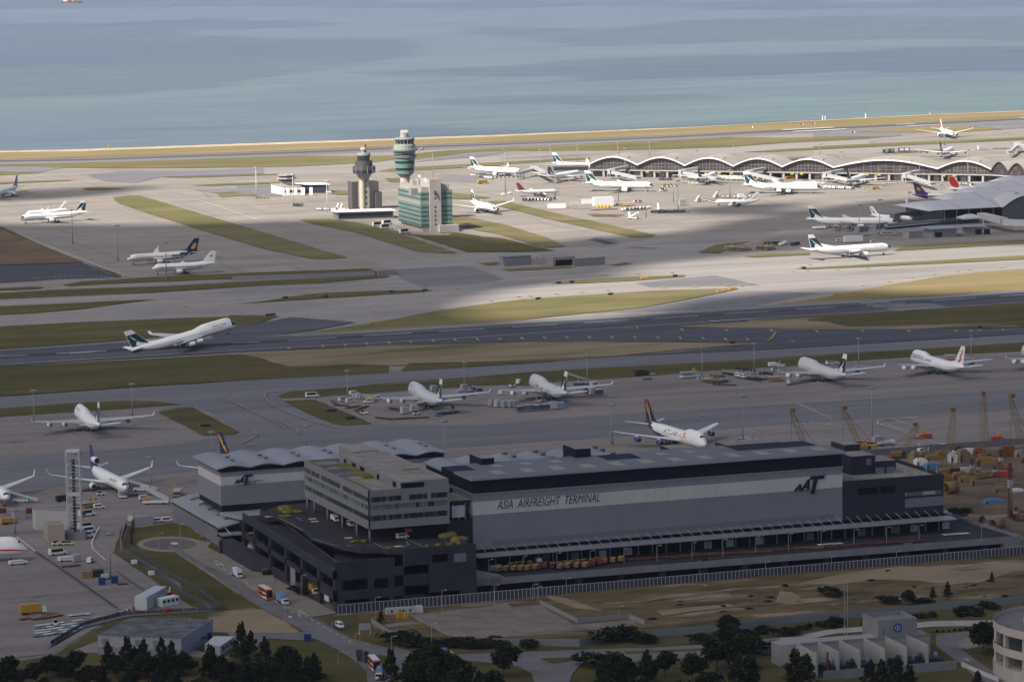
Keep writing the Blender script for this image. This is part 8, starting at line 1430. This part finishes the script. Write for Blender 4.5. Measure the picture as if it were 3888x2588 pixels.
for x,y,l in ((1875,650,'yellow post frame left one before the cabins'),(1940,655,'yellow post frame right one before the cabins')): b = gw(18,x,y); R = empty('yellow_frame',b,0,l,'site frame'); MB().box(-1,-1,0,1,1,2.6,CY_).build('block',R); MB().bar((0,0,2.6),(0,0,4.4),.2,CY_,5).build('post',R)
b = gw(23,1035,150); R = empty('timber_stack',b,0,'dark stack of long beams on the compound slab','timber stack'); R.scale = (.5,.5,.6)
for i in range(5): MB().box(-12,i*3-6,.3,12,i*3-4.6,1.6,CDK if i % 2 else SHT).build('beam',R)
# lower right: ventilation building and spiral ramp
VC = M('vent_concrete',(.20,.20,.21),.75,var=.08,scale=.15); VW_ = M('vent_white',(.31,.305,.295),.75,var=.08,scale=.15)
a,b = gw(17,320,1560),gw(17,1505,1465); VB = empty('ventilation_building',a,atan2((b-a).y,(b-a).x),'grey ventilation building with open white bays and a tall block bearing a blue emblem','building'); ln = (b-a).length; s_ = ln/1185
MB().box(0,0,0,ln*.41,.5,3.7,VC).build('front_wall',VB); MB().box(ln*.41,.1,0,ln*.51,.55,1.8,VC).build('front_wall',VB); MB().box(ln*.51,0,0,ln*.97,.5,3.7,VC).build('front_wall',VB)
inv = VB.rotation_euler.to_matrix().to_3x3().inverted(); lv = lambda x,y,z: inv@(gw(17,x,y,z)-a)
hb = 8.4; bk = lv(130,1240,hb).y; xl = lv(110,1240,hb).x; xr_ = lv(1290,1180,hb).x
MB().box(xl,bk,0,xr_,bk+9,hb,VC,VW_).build('rear_block',VB); MB().box(xl-8,bk+1,0,xl,bk+9,8.5,VW_).build('left_block',VB); MB().box(xl,bk-.4,hb-.6,xr_,bk,hb+.5,VC).build('cornice',VB); MB().box(xl,bk-.3,0,xr_,bk-.02,hb-.7,VW_).build('bay_wall',VB)
for x0,x1 in ((187,280),(405,500),(615,712),(765,862),(980,1080),(1195,1290)):
    p0,p1 = lv(x0,1285 if x0 < 700 else 1235,9),lv(x1,1310 if x0 < 700 else 1270,9); mb = MB(); c = max(0.5,p1.y); mb.box(p0.x-.3,6,0,p0.x+.3,bk,9,VW_); mb.build('bay_divider',VB)
for x in (230,460,800,1020): p0 = lv(x+70,1400 if x < 700 else 1340,1); R = MB(); R.box(p0.x-5,8,.5,p0.x+5,16,3.2,CDK); R.build('cooling_unit',VB); R = MB(); [R.bar((p0.x-4+i*2,9+i % 3*2,3.2),(p0.x-4+i*2,9+i % 3*2,5.5),.8,CLB if i % 2 else CDK,8) for i in range(4)]; R.build('fan_duct',VB)
MB().box(xl+3,7,0,xl+3.6,7.6,9,M('fire_red',(.16,.035,.03),.7)).build('red_pipe',VB); MB().box(0,.5,0,ln*.97,bk,.4,CDK).build('bay_floor',VB)
t0,t1 = lv(905,1245,hb),lv(1290,1240,hb); tz = 14.6
MB().box(t0.x,bk+.5,0,t1.x,bk+16,tz-1.2,VC).build('tall_block',VB)
for (x0,y0,x1,y1) in ((t0.x,bk+.5,t1.x,bk+1),(t0.x,bk+15.5,t1.x,bk+16),(t0.x,bk+1,t0.x+.5,bk+15.5),(t1.x-.5,bk+1,t1.x,bk+15.5)): MB().box(x0,y0,tz-1.2,x1,y1,tz+.4,VC).build('parapet',VB)
c = lv(1090,1050,18); cx_ = (t0.x+t1.x)/2; mb = MB(); n = 20; cz = tz-2.9; mb.add([(cx_+1.7*cos(2*pi*i/n),bk+.42,cz+1.7*sin(2*pi*i/n)) for i in range(n)],[tuple(range(n))],M('emblem_blue',(.01,.04,.25),.5)); mb.build('emblem',VB)
mb = MB(); mb.box(cx_-.16,bk+.36,cz-1.2,cx_+.16,bk+.4,cz+1.2,WHT)
for s in (-1,1): vs = [(cx_+s*(.35+.75*cos(t)),bk+.38,cz+.85*sin(t)) for t in (-1.3,-.6,0,.6,1.3)]+[(cx_+s*(.35+.45*cos(t)),bk+.38,cz+.6*sin(t)) for t in (1.3,.6,0,-.6,-1.3)]; mb.add(vs,[tuple(range(10))],WHT)
mb.build('emblem_mark',VB); MB().box(t0.x+2,bk+.44,hb+1,t0.x+2.2,bk+.5,tz-3,CDK).build('downpipe',VB)
for x,y in ((455,1170),(485,1170)): v = lv(x,y,hb); MB().bar((v.x,bk+4,hb),(v.x,bk+4,hb+22),.09,STEEL,4).build('aerial',VB)
wall('white_railing','white railing running down from the ventilation building',((17,1510,1440),(17,1640,1500),(17,1830,1580)),2.2,.2,WHT,'railing')
cen = gw(17,2570,1500); RR = 33.0; SP = empty('spiral_ramp',cen,0,'round concrete spiral car ramp cut off by the right edge of the photo','car park ramp'); DECKW = M('ramp_cream',(.42,.39,.34),.75,var=.08,scale=.2)
e = lambda y,x=1792: None
s_ = scl(cen)*2.279; zt_ = lambda y: (1500-y)/s_
lv3 = ((zt_(1505),zt_(1345),0),(zt_(1210),zt_(1128),1),(zt_(1015),zt_(945),2)); zs3 = [5.4,12.6,20.0]
MB().lathe([(RR,-.5),(RR,5.4)],(0,0),DECKW,48).build('base_wall',SP)
for z0,z1 in ((10.0,12.9),(17.6,20.6)):
    mb = MB(); n = 56; vs = []
    for rr,z in ((RR,z0),(RR,z1),(RR-.4,z1),(RR-.4,z1-1.2),(RR-11,z1-1.2),(RR-11,z1),(RR-11.4,z1),(RR-11.4,z0),(RR,z0)): vs += [(rr*cos(2*pi*i/n),rr*sin(2*pi*i/n),z) for i in range(n)]
    for j,m in ((0,DECKW),(1,CDK),(2,DECKW),(3,roadm),(4,DECKW),(5,DECKW),(6,DECKW),(7,DKW)): mb.add(vs[j*n:(j+2)*n],[(i,(i+1) % n,n+(i+1) % n,n+i) for i in range(n)],m,True)
    mb.build('ramp_deck',SP)
for i in range(18):
    t = 2*pi*i/18; MB().box(RR*.965*cos(t)-.7,RR*.965*sin(t)-.7,5.4,RR*.965*cos(t)+.7,RR*.965*sin(t)+.7,17.6,DECKW).build('column',SP)
MB().lathe([(RR-13,5),(RR-13,17.5)],(0,0),VOID,24).build('core',SP)
for i in range(40): t = 2*pi*i/40; MB().bar((RR*.993*cos(t),RR*.993*sin(t),20.6),(RR*.993*cos(t),RR*.993*sin(t),21.6),.08,STEEL,4).build('rail_post',SP)
# street lamps
def lamp(k,x,yb,yt,label,zb=.6,m=None):
    b = gw(k,x,yb,zb); h = ztop(b,px(k,x,yt)[1])-zb; R = empty('street_lamp',b,0,label,'street lamp','street lamps'); m = m or MP; MB().bar((0,0,0),(0,0,h),.15,m,6,.1).build('pole',R); mb = MB(); mb.bar((0,0,h),(1.4,0,h+.25),.09,m,4); mb.build('arm',R); MB().box(1.2,-.2,h+.12,2.1,.2,h+.32,WHT).build('lamp_head',R)
for k,x,yb,yt,l in ((18,282,400,130,'street lamp on the lawn side of the access road near the slanted stripe lorry'),(18,737,668,380,'street lamp on the bare corner beside the access road'),(18,905,505,220,'street lamp on the pavement by the dark building corner'),(18,1208,960,690,'street lamp on the corner lawn kerb'),(18,1442,1100,800,'street lamp where the lawn narrows beside the lower road'),(18,1520,1140,900,'street lamp in front of the black lorry'),(18,1800,1060,830,'street lamp right of the road junction'),(18,2200,1000,700,'street lamp before the hedge right of the junction'),(18,1640,650,440,'white lamp by the cabins, left of two'),(18,2300,580,370,'white lamp before the terminal fence right of the cabins'),(18,510,265,160,'short lamp at the ramp building wall'),(18,1268,1100,980,'short lamp on the lawn by the lower road'),
    (11,1792,1360,1020,'slim lamp in the middle of the turning circle lawn'),(11,1980,1480,1140,'slim lamp at the lawn edge below the turning circle'),(11,2062,1250,990,'slim lamp at the curved roof shed corner'),(11,1578,1285,1110,'slim lamp left of the turning circle'),(15,1008,1320,1225,'pale hooked lamp on the terminal fence, first from the left'),(15,2143,1215,1125,'pale hooked lamp on the terminal fence, second from the left'),(16,912,1180,1080,'pale hooked lamp on the terminal fence, third from the left'),(16,1472,1135,1035,'pale hooked lamp on the terminal fence, fourth from the left'),(16,2025,1090,995,'pale hooked lamp on the terminal fence, fifth from the left'),
    (15,400,1455,1280,'white double lamp before the terminal fence, left one'),(15,725,1400,1275,'white post lamp by the timber stack, left one'),(15,763,1420,1295,'white post lamp by the timber stack, right one'),(15,1455,1530,1460,'short lamp on the waste ground')): lamp(k,x,yb,yt,l)
for k,x,yb,yt in ((15,348,1195,1065),(15,640,1145,1035),(15,927,1120,1010),(15,1213,1090,990),(15,1500,1090,970),(15,1780,1072,945),(15,2078,1048,920),(16,548,1030,895),(16,828,1005,870),(16,1106,985,845),(16,1385,965,825),(16,1663,940,810),(16,1940,925,790),(17,1143,345,215),(17,1685,330,220)):
    lamp(k,x,yb,yt,'tall slim lamp standing along the parapet of the raised road',6.6)
# trees and shrubs
LEAF = [M('leaf_dark',(.009,.014,.007),.9,spec=.1),M('leaf_mid',(.016,.023,.009),.9,spec=.1),M('leaf_light',(.042,.052,.018),.9,spec=.1)]; BARK = M('bark',(.06,.045,.03),.9)
def crown(kind,n,seed):
    random.seed(seed); mb = MB()
    for i in range(n):
        if kind == 'cone':
            k = random.randrange(16); zc_ = .16+.80*(k/15)**.9; ra = .27*(1.04-zc_)**.75*(.5+.5*abs(sin(k*2.7+seed))); t = k*2.4+seed; d = Vector((random.gauss(0,1),random.gauss(0,1),random.gauss(0,1))).normalized()*random.random()**.4
            c = Vector((ra*cos(t),ra*sin(t),zc_))+Vector((d.x*.16*(1.1-zc_)+d.x*.02,d.y*.16*(1.1-zc_)+d.y*.02,d.z*.10-.03*abs(d.x))); sz = random.uniform(.018,.042)
        elif kind == 'round':
            k = i % 9; o = Vector((.26*cos(k*2.4)*(k % 3)/2,.26*sin(k*2.4)*(k % 3)/2,.55+.11*(k % 4)/1.3)); d = Vector((random.gauss(0,1),random.gauss(0,1),random.gauss(0,1))).normalized(); c = o+d*random.uniform(.10,.24)*Vector((1,1,.8)).length/1.6; sz = random.uniform(.035,.07)
        else:
            k = i % 5; o = Vector((.5*cos(k*1.3+.4)*(k/5),.5*sin(k*2.1)*(k/5),.3)); d = Vector((random.gauss(0,1),random.gauss(0,1),abs(random.gauss(0,.8)))).normalized(); c = o+d*random.uniform(.1,.45); c.z = abs(c.z)*.9; sz = random.uniform(.06,.12)
        a = Vector((random.gauss(0,1),random.gauss(0,1),random.gauss(0,.6))).normalized()*sz; b = a.cross(Vector((random.gauss(0,1),random.gauss(0,1),random.gauss(0,1)))).normalized()*sz*.75
        mb.add([c-a,c+b,c+a,c-b],((0,1,2,3),),LEAF[min(2,int(random.random()**1.3*3))])
    return mb
TREES = {}
def tree(key,kind,n,seed,k,x,yb,h,label,group=None,w_=1.0):
    if key not in TREES:
        R = empty({'cone': 'casuarina_tree','round': 'broadleaf_tree','bush': 'bush'}[kind],(0,0,0),0,'','tree' if kind != 'bush' else 'bush'); crown(kind,n,seed).build('crown',R)
        if kind != 'bush':
            mb = MB(); mb.bar((0,0,-.03),(0,0,.75 if kind == 'cone' else .5),.022,BARK,6,.006)
            for j in range(5): t = j*1.9; mb.bar((0,0,.25+.06*j),(.2*cos(t),.2*sin(t),.42+.07*j),.010,BARK,4,.004)
            mb.build('trunk',R)
        else: MB().bar((0,0,-.05),(0,0,.3),.03,BARK,5,.01).build('stem',R)
        TREES[key] = (R,[False])
    R,u = TREES[key]; v = gw(k,x,yb,.3); place(R,u,(v.x,v.y,v.z),random.uniform(0,6.3),label,group,(h*w_,h*w_,h))
def T_(i,*a,**kw): tree('c%d' % (i % 4),'cone',1500,20+i % 4,*a,**kw)
def Br(i,*a,**kw): tree('r%d' % (i % 3),'round',1700,40+i % 3,*a,**kw)
def Bu(i,*a,**kw): tree('b%d' % (i % 3),'bush',520,60+i % 3,*a,**kw)
random.seed(31); st_ = random.getstate()
for i,(k,x,yb,h,l) in enumerate(((12,1082,1460,12,'slim dark tree in front of the left end of the workshop'),(12,1270,1450,13.5,'tall dark tree before the workshop wall, left of centre'),(12,1615,1450,13,'broad dark tree before the right end of the workshop'),(12,1712,1440,11.5,'slender dark tree beside the workshop corner'),(18,310,1080,15,'tall dark tree right of the white roofed annex'),(18,405,1060,11,'thin dark tree right of the tall one by the annex'),(18,545,1180,13,'dark tree at the left edge of the corner lawn'),(18,962,1290,10,'small pointed tree on the corner lawn, left of a pair'),(18,1045,1300,9,'small pointed tree on the corner lawn, right of a pair'),(18,1795,1330,14,'dark pointed tree right of the lower double decker'),(17,1390,840,6.5,'dark young conifer standing alone on the waste ground'),(17,1262,850,5,'small dark conifer left of the lone young one'),(17,1773,700,4,'little conifer far right on the waste ground'),(18,1692,690,5,'small dark shrub tree by the compound fence'))): T_(i,k,x,yb,h,l)
for i in range(46):
    x = random.uniform(-300,1000) if i < 12 else random.uniform(380,1230); y = 2540+random.uniform(0,200)+(40 if x < 500 else 0); T_(i,99,x,y,random.uniform(8,12.5),'dark tree in the dense tree belt along the lower left edge','lower left tree belt',w_=random.uniform(1.0,1.5))
for i in range(44): Br(i,99,random.uniform(-100,1180),2535+random.uniform(0,130),random.uniform(6.5,9),'round dark tree filling the lower left tree belt','lower left round trees',w_=1.2)
for i,(k,x,yb,h,l) in enumerate(((18,2110,1285,12,'broad dark tree by the junction, left of the group at the bottom'),(18,2230,1290,14,'broad dark tree in the middle of the group at the bottom'),(18,2330,1290,12,'broad dark tree at the right of the group at the bottom'),(24,985,330,9,'umbrella shaped tree before the hoarding'),(24,1000,500,15,'big dark tree towering over the bottom road'),(24,930,520,13,'dark tree left of the big one over the bottom road'),(24,1080,510,11,'dark tree right of the big one over the bottom road'),(17,1700,1330,12,'large dark round tree beside the spiral ramp'),(17,1745,1300,11,'dark round tree touching the spiral ramp'),(17,1060,905,6,'dark round bushy tree at the edge of the waste ground'))): Br(i,k,x,yb,h,l,w_=1.25)
for i in range(48):
    x = random.uniform(1560,1960) if i < 14 else random.uniform(2280,2860); (Br if i % 3 else T_)(i,99,x,2585+random.uniform(-20,150),random.uniform(8,12.5),'dark tree in the belt along the bottom right of centre','bottom tree belt',w_=1.15)
for i,(x,yb,h,l) in enumerate(((75,1620,14,'dark tree at the left front of the ventilation building'),(170,1640,13,'dark tree right beside the one left of the ventilation building'),(720,1620,10,'small dark tree before the low gap in the ventilation wall'),(820,1640,11,'feathery dark tree before the ventilation wall'),(950,1650,12,'dark tree before the right part of the ventilation wall'),(1060,1660,10,'dark tree near the path before the ventilation wall'),(1650,1640,7,'small dark tree below the white railing'))): T_(i,17,x,yb,h,l,w_=1.3)
for i,(k,x,yb,h,l) in enumerate(((24,360,350,9,'tall dark bush standing alone before the hoarding'),(24,440,335,4.5,'thin bush right of the tall one before the hoarding'),(24,525,360,6,'dark bush third along the hoarding strip'),(24,870,362,5,'dark bush in the strip left of the umbrella tree'),(24,1110,340,5,'round bush right of the umbrella tree'),(24,1150,425,8,'bush on the verge right of the big dark tree'),(24,220,495,8,'round bush left one behind the turning road'),(24,330,500,8,'round bush right one behind the turning road'),(23,1050,385,5,'single small tree bush before the left end of the hoarding'),(17,365,830,6,'round dark bush in the middle of the waste ground'),(17,895,890,5,'dark bush on the waste ground near the hoarding'),(17,1180,900,4.5,'low dark bush near the young conifer'),(17,1550,990,5.5,'leaning dark bush in front of the hoarding'),(17,1735,935,4.5,'dark bush near the top of the spiral ramp'),(17,440,1065,4,'dark bush in the hedge strip below the hoarding'),(17,20,1170,5,'dark bush left of the ventilation building roof'),(18,1900,880,7,'dark bush at the corner of the compound'),(22,860,1215,5,'green bush patch beside the raised road end'),(22,780,1205,4,'smaller green bush beside the raised road end'),(18,440,130,3,'low shrubs along the ramp building wall, farthest'),(18,560,210,3,'low shrubs along the ramp building wall, middle'),(18,910,410,4,'low shrubs along the ramp building wall near the corner'),(18,810,360,2.6,'single shrub by the small doors of the ramp building'))): Bu(i,k,x,yb,h,l,w_=1.6)
for i in range(26): Bu(i,23,330+i*23+random.uniform(-10,10),378+random.uniform(-22,14),random.uniform(3,5.5),'dark shrub in the hedge right of the road junction','junction hedge',w_=1.5)
for i in range(44): x = random.uniform(-900,1750); Bu(i,17,x,1120-x*.085+random.uniform(-22,22),random.uniform(1.2,3.4),'low shrub in the green strip below the hoarding','strip shrubs',w_=1.4)
for i in range(26): x = random.uniform(-1200,1900); Bu(i,17,x,860-x*.07+random.uniform(-200,110),random.uniform(.6,1.5),'small scrub clump on the waste ground','waste ground scrub',w_=2)
for i in range(10): Bu(i,17,1300+i*50,1140-i*3,random.uniform(1.2,2.2),'clipped shrub on the strip between the two roads at the right','strip shrubs at the right')
# on the water and at the shore
def ship(k,x,y,L,label,m,n=3):
    v = gw(k,x,y,SZ); R = empty('ship',v,radians(-20),label,'ship'); mb = MB(); w_ = L*.16
    mb.prism([(-L/2,-w_/2),(L*.36,-w_/2),(L/2,0),(L*.36,w_/2),(-L/2,w_/2)],-1,L*.07,m,PARA); mb.build('hull',R); MB().box(-L*.42,-w_*.4,L*.07,-L*.22,w_*.4,L*.20,CW).build('bridge_house',R); MB().bar((-L*.3,0,L*.2),(-L*.3,0,L*.28),L*.008,STEEL,5).build('mast',R)
    for i in range(n): MB().box(-L*.15+i*L*.16,-w_*.38,L*.07,-L*.03+i*L*.16,w_*.38,L*.12+.04*L*(i % 2),(CBRED,CGR,CBL)[i % 3]).build('deck_load',R)
ship(0,165,7,46,'far dark and white working ship cut by the top left edge',CRD); ship(0,88,18,9,'tiny dark boat below the far ship',CDK,1); ship(0,401,9,10,'tiny boat right of the far ship',CDK,1)
for k,x,yb,yt,l,ms in ((5,520,130,20,'red and white banded marker mast on the far shore',(PW,CBRED)),(5,92,148,98,'short pale shore mast, left of a pair',(PW,PW)),(5,118,146,100,'short pale shore mast, right of a pair',(PW,PW)),(1,925,368,322,'small yellow marker mast on the left shore',(CY_,CY_)),(4,935,230,205,'small white marker on the shore grass',(PW,PW)),(5,1157,90,72,'small white marker on the right shore',(PW,PW))):
    b = gw(k,x,yb); h = ztop(b,px(k,x,yt)[1]); R = empty('marker_mast',b,0,l,'marker mast'); MB().bar((0,0,0),(0,0,h*.5),.7,ms[0],6,.5).build('lower_mast',R); MB().bar((0,0,h*.5),(0,0,h),.5,ms[1],6,.25).build('upper_mast',R)
for k,x,y,l in ((5,398,278,'small red and white frame beside the far runway, right of the white stripes'),(4,1425,198,'small red white box by the shore road'),(4,1540,190,'second small red white box by the shore road')): b = gw(k,x,y); R = empty('runway_marker',b,0,l,'marker'); MB().box(-1.6,-.8,0,0,.8,2,CBRED).build('red_half',R); MB().box(0,-.8,0,1.6,.8,1.8,PW).build('white_half',R)
for i,(k,x,y) in enumerate(((21,393,285),(21,720,275),(21,1250,236),(21,1525,224),(21,255,427),(21,290,424),(20,305,292),(20,895,255),(20,472,163),(20,580,157),(20,1420,107),(19,165,52),(19,1915,645),(20,1885,650))):
    b = gw(k,x,y,.5); R = empty('taxiway_sign',b,radians(20),'small dark box sign on the grass at a taxiway edge','sign','taxiway box signs'); MB().box(-2.2,-.3,.2,2.2,.3,1.4,CDK).build('panel',R); MB().box(-2.6,-.3,0,2.6,.3,.2,STEEL).build('foot',R)
for k,x,y,l in ((20,1170,124,'yellow box sign on the sunlit thin grass island'),(20,1790,232,'yellow box sign at the tip of the sunlit grass, left one'),(20,1890,210,'yellow box sign at the tip of the sunlit grass, right one'),(21,1100,490,'dark yellow box sign at the left tip of the sunlit grass'),(7,805,592,'black box sign, smaller, on the curved grass island'),(7,968,655,'black long box sign on the curved grass island'),(6,1748,1390,'black long box sign on the left grass island'),(19,488,318,'yellow black box sign at the right grass tip')): b = gw(k,x,y,.5); R = empty('taxiway_sign',b,radians(5),l,'sign'); MB().box(-2.8,-.4,.2,2.8,.4,1.6,GOLD if 'yellow' in l else CDK).build('panel',R); MB().box(-3,-.3,0,3,.3,.2,STEEL).build('foot',R)
